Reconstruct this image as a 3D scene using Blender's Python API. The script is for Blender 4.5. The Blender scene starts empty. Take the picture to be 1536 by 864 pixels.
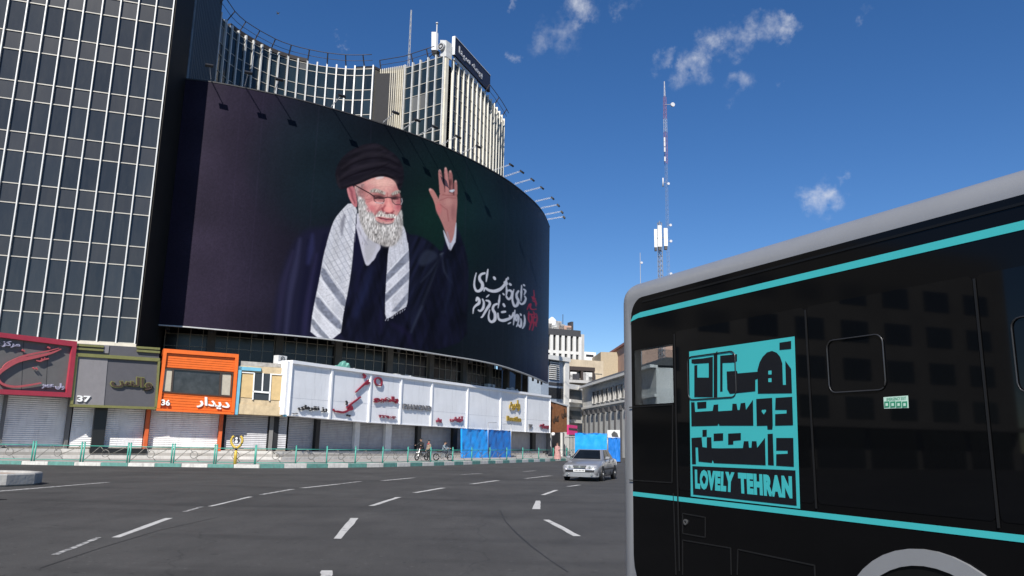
import bpy, bmesh, math, random
import numpy as np
from mathutils import Vector, Matrix
random.seed(7)
sc = bpy.context.scene
COL = sc.collection

# ------------------------------------------------------------------ camera
F = 1160.0; HZ = 1.70
PITCH = math.atan(232 / F); ROLL = math.radians(1.12)
cp, sp, cr, sr = math.cos(PITCH), math.sin(PITCH), math.cos(ROLL), math.sin(ROLL)
FWD = np.array([0, cp, sp]); R0 = np.array([1., 0, 0]); U0 = np.array([0, -sp, cp])
RT = cr * R0 + sr * U0; UPV = cr * U0 - sr * R0
cam = bpy.data.cameras.new('camera'); cam_o = bpy.data.objects.new('camera', cam); COL.objects.link(cam_o)
cam.sensor_fit = 'HORIZONTAL'; cam.sensor_width = 36.0; cam.lens = 36.0 * F / 1536.0
cam.clip_start = 0.1; cam.clip_end = 6000
cam_o.matrix_world = Matrix(((RT[0], UPV[0], -FWD[0], 0), (RT[1], UPV[1], -FWD[1], 0), (RT[2], UPV[2], -FWD[2], HZ), (0, 0, 0, 1)))
sc.camera = cam_o

# ------------------------------------------------------------------ light
SUN_EL, SUN_AZ = 43.0, 10.0            # sun behind the camera, a little to its left
sun_dir = Vector((-math.sin(math.radians(SUN_AZ)) * math.cos(math.radians(SUN_EL)),
                  -math.cos(math.radians(SUN_AZ)) * math.cos(math.radians(SUN_EL)), math.sin(math.radians(SUN_EL))))
sun = bpy.data.lights.new('sun', 'SUN'); sun.energy = 5.0; sun.angle = math.radians(0.53); sun.color = (1.0, 0.955, 0.89)
sun_o = bpy.data.objects.new('sun', sun); COL.objects.link(sun_o)
sun_o.rotation_euler = sun_dir.to_track_quat('Z', 'Y').to_euler(); sun_o.location = (-20, -40, 80)
sc.view_settings.view_transform = 'Standard'; sc.view_settings.look = 'None'
sc.view_settings.exposure = 0.42; sc.view_settings.gamma = 1.0
sc.view_settings.use_curve_mapping = False

def ray(x, y):
    return FWD + RT * ((x - 768) / F) - UPV * ((y - 432) / F)
def atz(x, y, z):
    d = ray(x, y); t = (z - HZ) / d[2]; return Vector((d[0] * t, d[1] * t, z))
def atY(x, y, Y):
    d = ray(x, y); t = Y / d[1]; return Vector((d[0] * t, Y, HZ + d[2] * t))
def proj(p):
    v = np.asarray(p, float) - np.array([0, 0, HZ]); w = v @ FWD
    return 768 + F * (v @ RT) / w, 432 - F * (v @ UPV) / w
def hor(x): return 664.0 + (x - 768) * 0.01955

world = bpy.data.worlds.new('World'); sc.world = world; world.use_nodes = True
def make_world():
    nt = world.node_tree; N = nt.nodes; L = nt.links
    bg = N['Background']; bg.inputs[1].default_value = 0.088
    sky = N.new('ShaderNodeTexSky'); sky.sky_type = 'NISHITA'; sky.sun_disc = False
    sky.sun_elevation = math.radians(SUN_EL); sky.sun_rotation = math.radians(180 + SUN_AZ)
    sky.altitude = 1200; sky.air_density = 1.0; sky.dust_density = 0.0; sky.ozone_density = 2.6
    hs = N.new('ShaderNodeHueSaturation'); hs.inputs['Saturation'].default_value = 1.27; hs.inputs['Hue'].default_value = .507; hs.inputs['Value'].default_value = 1.0
    L.new(sky.outputs[0], hs.inputs['Color'])
    tc = N.new('ShaderNodeTexCoord')
    blobs = [(872, 18, 30, 1.0), (848, 50, 36, .55), (815, 62, 22, .35), (775, 70, 14, .62), (940, 4, 20, .5), (1045, 98, 32, .85), (1075, 66, 22, .7),
             (1115, 55, 32, .85), (1155, 48, 26, .8), (1182, 42, 18, .7), (994, 92, 16, .45), (1110, 125, 22, .5), (1238, 292, 30, .9), (1225, 302, 22, .7),
             (1272, 258, 12, .4), (513, 62, 13, .5), (1172, 127, 8, .35), (760, 8, 10, .3), (1290, 20, 10, .2)]
    # softly warped direction, so that cloud edges are ragged
    n1 = N.new('ShaderNodeTexNoise'); n1.inputs['Scale'].default_value = 24; n1.inputs['Detail'].default_value = 7; n1.inputs['Roughness'].default_value = .62
    L.new(tc.outputs['Generated'], n1.inputs['Vector'])
    sub = N.new('ShaderNodeVectorMath'); sub.operation = 'SUBTRACT'; L.new(n1.outputs['Color'], sub.inputs[0]); sub.inputs[1].default_value = (.5, .5, .5)
    scl = N.new('ShaderNodeVectorMath'); scl.operation = 'SCALE'; scl.inputs['Scale'].default_value = 0.085; L.new(sub.outputs[0], scl.inputs[0])
    add = N.new('ShaderNodeVectorMath'); add.operation = 'ADD'; L.new(tc.outputs['Generated'], add.inputs[0]); L.new(scl.outputs[0], add.inputs[1])
    last = None
    for (x, y, r, a) in blobs:
        d = ray(x, y); d = d / np.linalg.norm(d)
        di = N.new('ShaderNodeVectorMath'); di.operation = 'DISTANCE'; L.new(add.outputs[0], di.inputs[0]); di.inputs[1].default_value = tuple(d)
        mr = N.new('ShaderNodeMapRange'); mr.interpolation_type = 'SMOOTHSTEP'; mr.inputs['From Min'].default_value = r / F * 1.05
        mr.inputs['From Max'].default_value = 0.0; mr.inputs['To Min'].default_value = 0; mr.inputs['To Max'].default_value = a
        L.new(di.outputs['Value'], mr.inputs['Value'])
        if last is None: last = mr.outputs[0]
        else:
            mx = N.new('ShaderNodeMath'); mx.operation = 'MAXIMUM'; L.new(last, mx.inputs[0]); L.new(mr.outputs[0], mx.inputs[1]); last = mx.outputs[0]
    n2 = N.new('ShaderNodeTexNoise'); n2.inputs['Scale'].default_value = 42; n2.inputs['Detail'].default_value = 7; n2.inputs['Roughness'].default_value = .55
    L.new(tc.outputs['Generated'], n2.inputs['Vector'])
    mr2 = N.new('ShaderNodeMapRange'); mr2.inputs['From Min'].default_value = .36; mr2.inputs['From Max'].default_value = .74
    L.new(n2.outputs['Fac'], mr2.inputs['Value'])
    mu = N.new('ShaderNodeMath'); mu.operation = 'MULTIPLY'; L.new(last, mu.inputs[0]); L.new(mr2.outputs[0], mu.inputs[1])
    mu2 = N.new('ShaderNodeMath'); mu2.operation = 'MULTIPLY'; mu2.use_clamp = True; L.new(mu.outputs[0], mu2.inputs[0]); mu2.inputs[1].default_value = .92
    mix = N.new('ShaderNodeMix'); mix.data_type = 'RGBA'; L.new(mu2.outputs[0], mix.inputs['Factor'])
    L.new(hs.outputs[0], mix.inputs['A']); mix.inputs['B'].default_value = (6.6, 6.8, 7.3, 1)
    L.new(mix.outputs['Result'], bg.inputs[0])
make_world()

# ------------------------------------------------------------------ materials
def lin(c):
    c = c / 255.0
    return c / 12.92 if c <= .04045 else ((c + .055) / 1.055) ** 2.4
def rgb(r, g, b, k=1.0): return (min(lin(r) / k, .95), min(lin(g) / k, .95), min(lin(b) / k, .95))
MATS = {}
def mat(name, col, rough=.6, metal=0., var=.12, scale=3., bump=0., bscale=40., spec=.5, coat=0., trans=0., dirt=0., emit=None):
    if name in MATS: return MATS[name]
    m = bpy.data.materials.new(name); m.use_nodes = True; MATS[name] = m
    nt = m.node_tree; N = nt.nodes; L = nt.links; b = N['Principled BSDF']
    b.inputs['Roughness'].default_value = rough; b.inputs['Metallic'].default_value = metal
    b.inputs['Specular IOR Level'].default_value = spec; b.inputs['Coat Weight'].default_value = coat
    if trans: b.inputs['Transmission Weight'].default_value = trans
    tc = N.new('ShaderNodeTexCoord')
    no = N.new('ShaderNodeTexNoise'); no.inputs['Scale'].default_value = scale; no.inputs['Detail'].default_value = 6; no.inputs['Roughness'].default_value = .6
    L.new(tc.outputs['Object'], no.inputs['Vector'])
    mr = N.new('ShaderNodeMapRange'); mr.inputs['From Min'].default_value = .25; mr.inputs['From Max'].default_value = .75
    mr.inputs['To Min'].default_value = 1 - var; mr.inputs['To Max'].default_value = 1 + var; L.new(no.outputs['Fac'], mr.inputs['Value'])
    vm = N.new('ShaderNodeVectorMath'); vm.operation = 'SCALE'; vm.inputs[0].default_value = col[:3]; L.new(mr.outputs[0], vm.inputs['Scale'])
    out = vm.outputs[0]
    if dirt:
        mp = N.new('ShaderNodeMapping'); mp.inputs['Scale'].default_value = (1.6, 1.6, .22); L.new(tc.outputs['Object'], mp.inputs['Vector'])
        d2 = N.new('ShaderNodeTexNoise'); d2.inputs['Scale'].default_value = 2.2; d2.inputs['Detail'].default_value = 8; d2.inputs['Roughness'].default_value = .7
        L.new(mp.outputs[0], d2.inputs['Vector'])
        r2 = N.new('ShaderNodeMapRange'); r2.inputs['From Min'].default_value = .52; r2.inputs['From Max'].default_value = .75; r2.inputs['To Max'].default_value = dirt
        L.new(d2.outputs['Fac'], r2.inputs['Value'])
        mx = N.new('ShaderNodeMix'); mx.data_type = 'RGBA'; L.new(r2.outputs[0], mx.inputs['Factor']); L.new(out, mx.inputs['A']); mx.inputs['B'].default_value = (.10, .085, .07, 1)
        out = mx.outputs['Result']
    L.new(out, b.inputs['Base Color'])
    if bump:
        nb = N.new('ShaderNodeTexNoise'); nb.inputs['Scale'].default_value = bscale; nb.inputs['Detail'].default_value = 5; L.new(tc.outputs['Object'], nb.inputs['Vector'])
        bp = N.new('ShaderNodeBump'); bp.inputs['Strength'].default_value = bump; bp.inputs['Distance'].default_value = .02
        L.new(nb.outputs['Fac'], bp.inputs['Height']); L.new(bp.outputs[0], b.inputs['Normal'])
    return m

# ------------------------------------------------------------------ scene graph helpers
def tag(o, label=None, cat=None, group=None, kind=None):
    if label: o['label'] = label
    if cat: o['category'] = cat
    if group: o['group'] = group
    if kind: o['kind'] = kind
    return o
def thing(name, label, cat, loc=(0, 0, 0), group=None, kind=None):
    o = bpy.data.objects.new(name, None); COL.objects.link(o); o.location = loc; o.empty_display_size = .3
    return tag(o, label, cat, group, kind)
def wloc(o):
    v = Vector((0, 0, 0))
    while o is not None: v = v + o.location; o = o.parent
    return v
class MB:
    def __init__(s): s.v = []; s.f = []; s.sm = []
    def add(s, vs, fs, smooth=False):
        n = len(s.v); s.v += [tuple(v) for v in vs]; s.f += [tuple(i + n for i in f) for f in fs]; s.sm += [smooth] * len(fs); return s
    def box(s, x0, x1, y0, y1, z0, z1):
        return s.hexa([(x0, y0, z0), (x1, y0, z0), (x1, y1, z0), (x0, y1, z0), (x0, y0, z1), (x1, y0, z1), (x1, y1, z1), (x0, y1, z1)])
    def hexa(s, v):
        return s.add(v, [(3, 2, 1, 0), (4, 5, 6, 7), (0, 1, 5, 4), (1, 2, 6, 5), (2, 3, 7, 6), (3, 0, 4, 7)])
    def obox(s, A, B, z0, z1, o0, o1):
        """box along plan segment A-B between offsets o0,o1 along its right-hand normal (towards the square)"""
        A = Vector(A[:2]); B = Vector(B[:2]); d = (B - A).normalized(); n = Vector((d.y, -d.x))
        p = [A + n * o0, B + n * o0, B + n * o1, A + n * o1]
        return s.hexa([(q.x, q.y, z0) for q in p] + [(q.x, q.y, z1) for q in p])
    def prism(s, poly, off):
        """front polygon (3-D points) extruded by the vector off"""
        n = len(poly); off = Vector(off); vs = [Vector(p) for p in poly] + [Vector(p) + off for p in poly]
        fs = [tuple(range(n)), tuple(range(2 * n - 1, n - 1, -1))] + [(i, i + n, (i + 1) % n + n, (i + 1) % n) for i in range(n)]
        return s.add(vs, fs)
    def tube(s, pts, r, n=6, cap=True, smooth=True):
        pts = [Vector(p) for p in pts]; rs = r if isinstance(r, (list, tuple)) else [r] * len(pts); vs = []; fs = []
        for i, p in enumerate(pts):
            t = (pts[min(i + 1, len(pts) - 1)] - pts[max(i - 1, 0)]).normalized()
            a = Vector((0, 0, 1)) if abs(t.z) < .9 else Vector((1, 0, 0)); u = t.cross(a).normalized(); w = t.cross(u)
            for k in range(n):
                an = 2 * math.pi * k / n; vs.append(p + (u * math.cos(an) + w * math.sin(an)) * rs[i])
        for i in range(len(pts) - 1):
            for k in range(n): fs.append((i * n + k, i * n + (k + 1) % n, (i + 1) * n + (k + 1) % n, (i + 1) * n + k))
        s.add(vs, fs, smooth)
        if cap:
            m = len(s.v) - len(vs); s.f += [tuple(m + k for k in range(n - 1, -1, -1)), tuple(m + (len(pts) - 1) * n + k for k in range(n))]; s.sm += [False, False]
        return s
    def bar(s, a, b, w): return s.tube([a, b], w, 4, smooth=False)
    def lathe(s, c, prof, n=20, smooth=True, axis='z', sx=1, sy=1):
        vs = []; fs = []
        for (r, h) in prof:
            for k in range(n):
                a = 2 * math.pi * k / n
                vs.append((c[0] + r * sx * math.cos(a), c[1] + r * sy * math.sin(a), c[2] + h))
        for i in range(len(prof) - 1):
            for k in range(n): fs.append((i * n + k, i * n + (k + 1) % n, (i + 1) * n + (k + 1) % n, (i + 1) * n + k))
        return s.add(vs, fs, smooth)
    def disc(s, c, axis, r, t, n=24, r2=None):
        """cylinder centred c along axis, thickness t, optional inner radius r2 (ring)"""
        c = Vector(c); ax = Vector(axis).normalized(); a = Vector((0, 0, 1)) if abs(ax.z) < .9 else Vector((1, 0, 0)); u = ax.cross(a).normalized(); w = ax.cross(u)
        P = lambda rr, k, h: c + (u * math.cos(2 * math.pi * k / n) + w * math.sin(2 * math.pi * k / n)) * rr + ax * h
        h = t / 2
        if r2 is None:
            vs = [P(r, k, -h) for k in range(n)] + [P(r, k, h) for k in range(n)]
            fs = [tuple(range(n)), tuple(range(2 * n - 1, n - 1, -1))] + [(k, k + n, (k + 1) % n + n, (k + 1) % n) for k in range(n)]
            return s.add(vs, fs)
        vs = [P(r, k, -h) for k in range(n)] + [P(r, k, h) for k in range(n)] + [P(r2, k, -h) for k in range(n)] + [P(r2, k, h) for k in range(n)]; fs = []
        for k in range(n):
            j = (k + 1) % n; fs += [(k, j, j + n, k + n), (k + n, j + n, j + 3 * n, k + 3 * n), (k + 3 * n, j + 3 * n, j + 2 * n, k + 2 * n), (k + 2 * n, j + 2 * n, j, k)]
        return s.add(vs, fs)
    def build(s, name, m, parent=None, loc=None, recalc=True, bevel=0.):
        if parent is not None: base = wloc(parent)
        elif loc is not None: base = Vector(loc)
        else: base = Vector((0, 0, 0))
        me = bpy.data.meshes.new(name); me.from_pydata([(v[0] - base.x, v[1] - base.y, v[2] - base.z) for v in s.v], [], s.f)
        for p, q in zip(me.polygons, s.sm): p.use_smooth = q
        if recalc or bevel:
            bm = bmesh.new(); bm.from_mesh(me)
            if bevel: bmesh.ops.bevel(bm, geom=[e for e in bm.edges if e.is_manifold and e.calc_face_angle(0) > .5], offset=bevel, segments=2, affect='EDGES', profile=.6)
            bmesh.ops.recalc_face_normals(bm, faces=bm.faces); bm.to_mesh(me); bm.free()
        if isinstance(m, bpy.types.Material): me.materials.append(m)
        else:
            for q in m: me.materials.append(q)
        o = bpy.data.objects.new(name, me); COL.objects.link(o)
        if parent is not None: o.parent = parent
        elif loc is not None: o.location = loc
        return o
def copy_part(o, loc, parent, rotz=0., name=None):
    c = o.copy(); COL.objects.link(c); c.parent = parent; c.location = Vector(loc) - wloc(parent); c.rotation_euler = (0, 0, rotz)
    return c
def build_unit(mb, name, m): # mesh with its own local origin, used by part copies
    me = bpy.data.meshes.new(name); me.from_pydata(mb.v, [], mb.f)
    bm = bmesh.new(); bm.from_mesh(me); bmesh.ops.recalc_face_normals(bm, faces=bm.faces); bm.to_mesh(me); bm.free()
    me.materials.append(m); return me
def inst(me, name, parent, loc, rotz=0., scale=None):
    o = bpy.data.objects.new(name, me); COL.objects.link(o); o.parent = parent
    o.location = Vector(loc) - (wloc(parent) if parent else Vector()); o.rotation_euler = (0, 0, rotz)
    if scale: o.scale = scale
    return o

class Plane:
    """vertical plane through plan points A (left) and B (right); its normal points to the square"""
    def __init__(s, A, B):
        s.A = Vector((A[0], A[1])); s.B = Vector((B[0], B[1])); d = (s.B - s.A).normalized(); s.d = d
        s.n = Vector((d.y, -d.x, 0)); s.d3 = Vector((d.x, d.y, 0)); s.rot = math.atan2(d.y, d.x)
    def P(s, x, y, off=0.):
        d = ray(x, y); A = s.A + Vector((s.n.x, s.n.y)) * off
        den = d[0] * s.n.x + d[1] * s.n.y; t = (A.x * s.n.x + A.y * s.n.y) / den
        return Vector((d[0] * t, d[1] * t, HZ + d[2] * t))
    def at(s, u, z, off=0.):
        return Vector((s.A.x + s.d.x * u + s.n.x * off, s.A.y + s.d.y * u + s.n.y * off, z))
    def u(s, p): return (p.x - s.A.x) * s.d.x + (p.y - s.A.y) * s.d.y
    def slab(s, mb, poly, o0, o1):
        pts = [s.P(x, y, 0) + s.n * o0 for x, y in poly]
        return mb.prism(pts, s.n * (o1 - o0))
    def box(s, mb, u0, u1, z0, z1, o0, o1):
        return mb.hexa([s.at(u0, z0, o0), s.at(u1, z0, o0), s.at(u1, z0, o1), s.at(u0, z0, o1), s.at(u0, z1, o0), s.at(u1, z1, o0), s.at(u1, z1, o1), s.at(u0, z1, o1)])

# ------------------------------------------------------------------ writing
FORMS = {'ا': '\uFE8D\uFE8E', 'آ': '\uFE81\uFE82', 'ب': '\uFE8F\uFE90\uFE91\uFE92', 'پ': '\uFB56\uFB57\uFB58\uFB59', 'ت': '\uFE95\uFE96\uFE97\uFE98', 'خ': '\uFEA5\uFEA6\uFEA7\uFEA8',
         'د': '\uFEA9\uFEAA', 'ر': '\uFEAD\uFEAE', 'ز': '\uFEAF\uFEB0', 'ژ': '\uFB8A\uFB8B', 'س': '\uFEB1\uFEB2\uFEB3\uFEB4', 'ش': '\uFEB5\uFEB6\uFEB7\uFEB8', 'ص': '\uFEB9\uFEBA\uFEBB\uFEBC',
         'ع': '\uFEC9\uFECA\uFECB\uFECC', 'ف': '\uFED1\uFED2\uFED3\uFED4', 'ق': '\uFED5\uFED6\uFED7\uFED8', 'ک': '\uFB8E\uFB8F\uFB90\uFB91', 'ل': '\uFEDD\uFEDE\uFEDF\uFEE0',
         'م': '\uFEE1\uFEE2\uFEE3\uFEE4', 'ن': '\uFEE5\uFEE6\uFEE7\uFEE8', 'ه': '\uFEE9\uFEEA\uFEEB\uFEEC', 'و': '\uFEED\uFEEE', 'ی': '\uFBFC\uFBFD\uFBFE\uFBFF'}
def persian(s):
    out = []
    for i, c in enumerate(s):
        if c not in FORMS:
            if c != '\u200c': out.append(c)
            continue
        pj = i > 0 and s[i - 1] in FORMS and len(FORMS[s[i - 1]]) == 4
        nj = len(FORMS[c]) == 4 and i + 1 < len(s) and s[i + 1] in FORMS
        out.append(FORMS[c][(3 if nj else 1) if pj else (2 if nj else 0)])
    return ''.join(reversed(out))
_tc = {}
def text_mesh(s, bold):
    key = (s, bold)
    if key in _tc: return _tc[key]
    c = bpy.data.curves.new('text', 'FONT'); c.body = persian(s) if any(ch in FORMS for ch in s) else s
    c.size = 1; c.extrude = .5; c.offset = bold; c.space_character = 1.0 + max(0, bold - .05) * 8 if not any(ch in FORMS for ch in s) else 1.0; c.resolution_u = 3
    o = bpy.data.objects.new('text', c); COL.objects.link(o)
    me = bpy.data.meshes.new_from_object(o.evaluated_get(bpy.context.evaluated_depsgraph_get()))
    vs = np.array([v.co[:] for v in me.vertices]); fs = [tuple(p.vertices) for p in me.polygons]
    bpy.data.objects.remove(o); bpy.data.curves.remove(c); bpy.data.meshes.remove(me)
    vs[:, 0] = (vs[:, 0] - vs[:, 0].min()) / np.ptp(vs[:, 0]); vs[:, 1] = (vs[:, 1] - vs[:, 1].min()) / np.ptp(vs[:, 1]); vs[:, 2] += .5
    _tc[key] = (vs, fs); return _tc[key]
def text_on(pl, mb, s, quad, o0, o1, bold=.02):
    """quad: photo pixels TL,TR,BR,BL of the writing's bounding box on plane pl"""
    vs, fs = text_mesh(s, bold); TL, TR, BR, BL = [pl.P(x, y) for x, y in quad]; out = []
    for x, y, z in vs:
        p = (BL * (1 - x) + BR * x) * (1 - y) + (TL * (1 - x) + TR * x) * y
        out.append(p + pl.n * (o0 + (o1 - o0) * z))
    mb.add(out, fs)
def stroke_on(pl, mb, pts, w, o0, o1):
    """brush stroke through photo pixels; w = half widths in pixels"""
    n = len(pts); ws = w if isinstance(w, (list, tuple)) else [w] * n
    L = []; R = []
    for i in range(n):
        a = pts[max(i - 1, 0)]; b = pts[min(i + 1, n - 1)]; t = Vector((b[0] - a[0], b[1] - a[1])).normalized(); m = Vector((-t.y, t.x)) * ws[i]
        L.append((pts[i][0] + m.x, pts[i][1] + m.y)); R.append((pts[i][0] - m.x, pts[i][1] - m.y))
    for i in range(n - 1):
        pl.slab(mb, [L[i], L[i + 1], R[i + 1], R[i]], o0 + i * .0004, o1 + i * .0011)
# ================================================================== GROUND, ROAD, KERB
def asphalt():
    m = bpy.data.materials.new('asphalt'); m.use_nodes = True; nt = m.node_tree; N = nt.nodes; L = nt.links; b = N['Principled BSDF']
    tc = N.new('ShaderNodeTexCoord')
    def noise(scale, detail=6, rough=.6, sx=(1, 1, 1)):
        mp = N.new('ShaderNodeMapping'); mp.inputs['Scale'].default_value = sx; L.new(tc.outputs['Object'], mp.inputs['Vector'])
        n = N.new('ShaderNodeTexNoise'); n.inputs['Scale'].default_value = scale; n.inputs['Detail'].default_value = detail; n.inputs['Roughness'].default_value = rough
        L.new(mp.outputs[0], n.inputs['Vector']); return n.outputs['Fac']
    def mrange(x, a, b_, c, d):
        r = N.new('ShaderNodeMapRange'); r.inputs['From Min'].default_value = a; r.inputs['From Max'].default_value = b_; r.inputs['To Min'].default_value = c; r.inputs['To Max'].default_value = d
        L.new(x, r.inputs['Value']); return r.outputs[0]
    def mul(a, b_):
        r = N.new('ShaderNodeMath'); r.operation = 'MULTIPLY'; L.new(a, r.inputs[0]); L.new(b_, r.inputs[1]); return r.outputs[0]
    v = mrange(noise(.22, 5), .3, .7, .74, 1.24)
    v = mul(v, mrange(noise(1.3, 6, .65, (1, .35, 1)), .3, .7, .84, 1.16))
    v = mul(v, mrange(noise(60, 3), .3, .7, .78, 1.22))
    v = mul(v, mrange(noise(.55, 4, .5, (.25, 1.2, 1)), .55, .68, 1.0, .76))      # old oil and patch stains
    v = mul(v, mrange(noise(11, 2, .5), .66, .72, 1.0, 1.75)); v = mul(v, mrange(noise(7.3, 2, .5), .30, .36, .62, 1.0))                     # scattered pale chips
    # thin cracks
    wn = N.new('ShaderNodeTexNoise'); wn.inputs['Scale'].default_value = .7; L.new(tc.outputs['Object'], wn.inputs['Vector'])
    ad = N.new('ShaderNodeVectorMath'); ad.operation = 'ADD'; L.new(tc.outputs['Object'], ad.inputs[0]); L.new(wn.outputs['Color'], ad.inputs[1])
    vo = N.new('ShaderNodeTexVoronoi'); vo.feature = 'DISTANCE_TO_EDGE'; vo.inputs['Scale'].default_value = .16; L.new(ad.outputs[0], vo.inputs['Vector'])
    v = mul(v, mrange(vo.outputs['Distance'], .0, .004, .72, 1.0))
    cm = N.new('ShaderNodeVectorMath'); cm.operation = 'SCALE'; cm.inputs[0].default_value = (.0495, .0475, .045); L.new(v, cm.inputs['Scale'])
    L.new(cm.outputs[0], b.inputs['Base Color']); b.inputs['Roughness'].default_value = .82; b.inputs['Specular IOR Level'].default_value = .35
    bp = N.new('ShaderNodeBump'); bp.inputs['Strength'].default_value = .35; bp.inputs['Distance'].default_value = .01
    L.new(noise(110, 4), bp.inputs['Height']); L.new(bp.outputs[0], b.inputs['Normal'])
    return m
M_ASPH = asphalt()
M_PAVE = mat('pavement_stone', (.30, .28, .26), .85, var=.22, scale=2.5, bump=.3, bscale=12)
M_GREENP = mat('kerb_green_paint', (.10, .25, .215), .7, var=.28, scale=5, dirt=.55)
M_WHITEP = mat('kerb_white_paint', (.55, .54, .50), .75, var=.2, scale=5, dirt=.6)
M_PAINT = None
def worn_paint():
    m = bpy.data.materials.new('worn_road_paint'); m.use_nodes = True; nt = m.node_tree; N = nt.nodes; L = nt.links; b = N['Principled BSDF']
    tc = N.new('ShaderNodeTexCoord'); n = N.new('ShaderNodeTexNoise'); n.inputs['Scale'].default_value = 7; n.inputs['Detail'].default_value = 8; n.inputs['Roughness'].default_value = .75
    L.new(tc.outputs['Object'], n.inputs['Vector'])
    at = N.new('ShaderNodeAttribute'); at.attribute_type = 'OBJECT'; at.attribute_name = 'wear'
    sb = N.new('ShaderNodeMath'); sb.operation = 'ADD'; L.new(n.outputs['Fac'], sb.inputs[0]); L.new(at.outputs['Fac'], sb.inputs[1])
    r = N.new('ShaderNodeMapRange'); r.inputs['From Min'].default_value = .52; r.inputs['From Max'].default_value = .70; L.new(sb.outputs[0], r.inputs['Value'])
    mx = N.new('ShaderNodeMix'); mx.data_type = 'RGBA'; mx.inputs['A'].default_value = (.44, .43, .41, 1); mx.inputs['B'].default_value = (.07, .07, .07, 1)
    L.new(r.outputs[0], mx.inputs['Factor']); L.new(mx.outputs['Result'], b.inputs['Base Color']); b.inputs['Roughness'].default_value = .8
    return m
M_PAINT = worn_paint()

g = MB(); R = 2500.0
g.add([(-R, -R, 0), (R, -R, 0), (R, R, 0), (-R, R, 0)], [(0, 1, 2, 3)])
road = tag(g.build('road', M_ASPH), kind='structure')

def dash(p0, p1, wpx0, wpx1, wear=0.):
    """painted dash between two ground pixels; widths in pixels measured along the picture's x axis"""
    a = [atz(p0[0] - wpx0 / 2, p0[1], .004), atz(p0[0] + wpx0 / 2, p0[1], .004), atz(p1[0] + wpx1 / 2, p1[1], .004), atz(p1[0] - wpx1 / 2, p1[1], .004)]
    mb = MB(); n = 6; vs = []
    for i in range(n + 1):
        t = i / n
        for s_, (q0, q1) in enumerate(((a[0], a[3]), (a[1], a[2]))):
            j = (random.random() - .5) * .025
            q = q0.lerp(q1, t); vs.append((q.x + j, q.y, .004))
    mb.add(vs, [(2 * i, 2 * i + 1, 2 * i + 3, 2 * i + 2) for i in range(n)])
    o = mb.build('lane_dash', M_PAINT, road); o['wear'] = wear
for d in [((174, 806), (253.5, 777), 13, 10.5, 0), ((315, 759.5), (376, 745), 7, 7, .03), ((277, 767.5), (303, 760), 8, 6, .12), ((391, 742), (439, 733.7), 7, 8, .08), ((453, 732), (508, 726), 9, 9, .05),
          ((511, 725.6), (541, 722), 8, 8, .12), ((574, 721), (620, 716.6), 9, 8, .08), ((693, 711.8), (722, 710), 9, 8, .12), ((82, 832), (149, 806), 12, 8, .12),
          ((506.7, 808), (532, 777), 11.5, 12, 0), ((557, 758.7), (598, 745.7), 9, 8, .01), ((622.5, 739), (665, 731.7), 9, 8, .03), ((707, 726), (747, 720.6), 8, 8, .05),
          ((788.5, 717.7), (826.6, 713.4), 8, 7, .08), ((786, 707.4), (803, 706), 7, 7, .12), ((489.5, 876), (489.5, 855.5), 18, 17, 0),
          ((866, 804), (819.5, 779.5), 11, 9, 0), ((804.5, 763.6), (807, 751), 12, 6.5, 0), ((814.6, 742.4), (834.8, 735), 7, 6, 0), ((852, 729.7), (869, 727.4), 7, 7, .02),
          ((0, 736.6), (162, 723.4), 14, 8, .08), ((-70, 742), (-2, 736.8), 16, 14, .06)]:
    dash(*d)
M_TAR = mat('tar_seam', (.018, .017, .017), .7, var=.3, scale=8)
for P in ([(749.6, 764), (758, 782), (775, 800), (798, 820), (822, 838), (852, 858)], [(60, 852), (150, 822), (240, 795), (330, 775)]):
    q = catm2 = [atz(x, y, .0035) for x, y in P]; vs = []
    for i, p_ in enumerate(q):
        d_ = (q[min(i + 1, len(q) - 1)] - q[max(i - 1, 0)]).normalized(); w_ = random.uniform(.006, .018); vs += [(p_.x - d_.y * w_, p_.y + d_.x * w_, .0035), (p_.x + d_.y * w_, p_.y - d_.x * w_, .0035)]
    mb = MB(); mb.add(vs, [(2 * i, 2 * i + 1, 2 * i + 3, 2 * i + 2) for i in range(len(q) - 1)]); mb.build('tar_seam', M_TAR, road)

KERB_PX = [(-140, 694.5), (-60, 695.5), (0, 696.3), (60, 697.3), (130, 698.6), (200, 699.6), (300, 701), (386, 702.3), (430, 702.2), (500, 701.6), (560, 701), (600, 700), (650, 698.6), (700, 696.9), (750, 695.0), (800, 693), (845, 691.2), (890, 690)]
KP = [atz(x, y, 0) for x, y in KERB_PX]
def smooth_poly(P, it=2):
    for _ in range(it):
        Q = [P[0]]
        for a, b in zip(P, P[1:]): Q += [a.lerp(b, .25), a.lerp(b, .75)]
        P = Q + [P[-1]]
    return P
KP = smooth_poly(KP)
def resample(P, step):
    out = [P[0].copy()]; acc = 0
    for a, b in zip(P, P[1:]):
        L_ = (b - a).length; t = step - acc
        while t <= L_:
            out.append(a.lerp(b, t / L_)); t += step
        acc = (acc + L_) % step if L_ else acc
    return out
kerb = thing('kerb', None, None, (KP[0].x, KP[0].y, 0), kind='structure')
KS = resample(KP, 1.42)
for i, (a, b) in enumerate(zip(KS, KS[1:])):
    mb = MB(); d = (b - a).normalized(); h = .25 if a.x > -14.8 else .19
    mb.obox(a + d * .008, b - d * .008, -.02, h + random.uniform(-.006, .006), -.26, random.uniform(-.006, .006))
    mb.build('kerb_stone', M_GREENP if i % 2 else M_WHITEP, kerb, bevel=.018)
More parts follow.
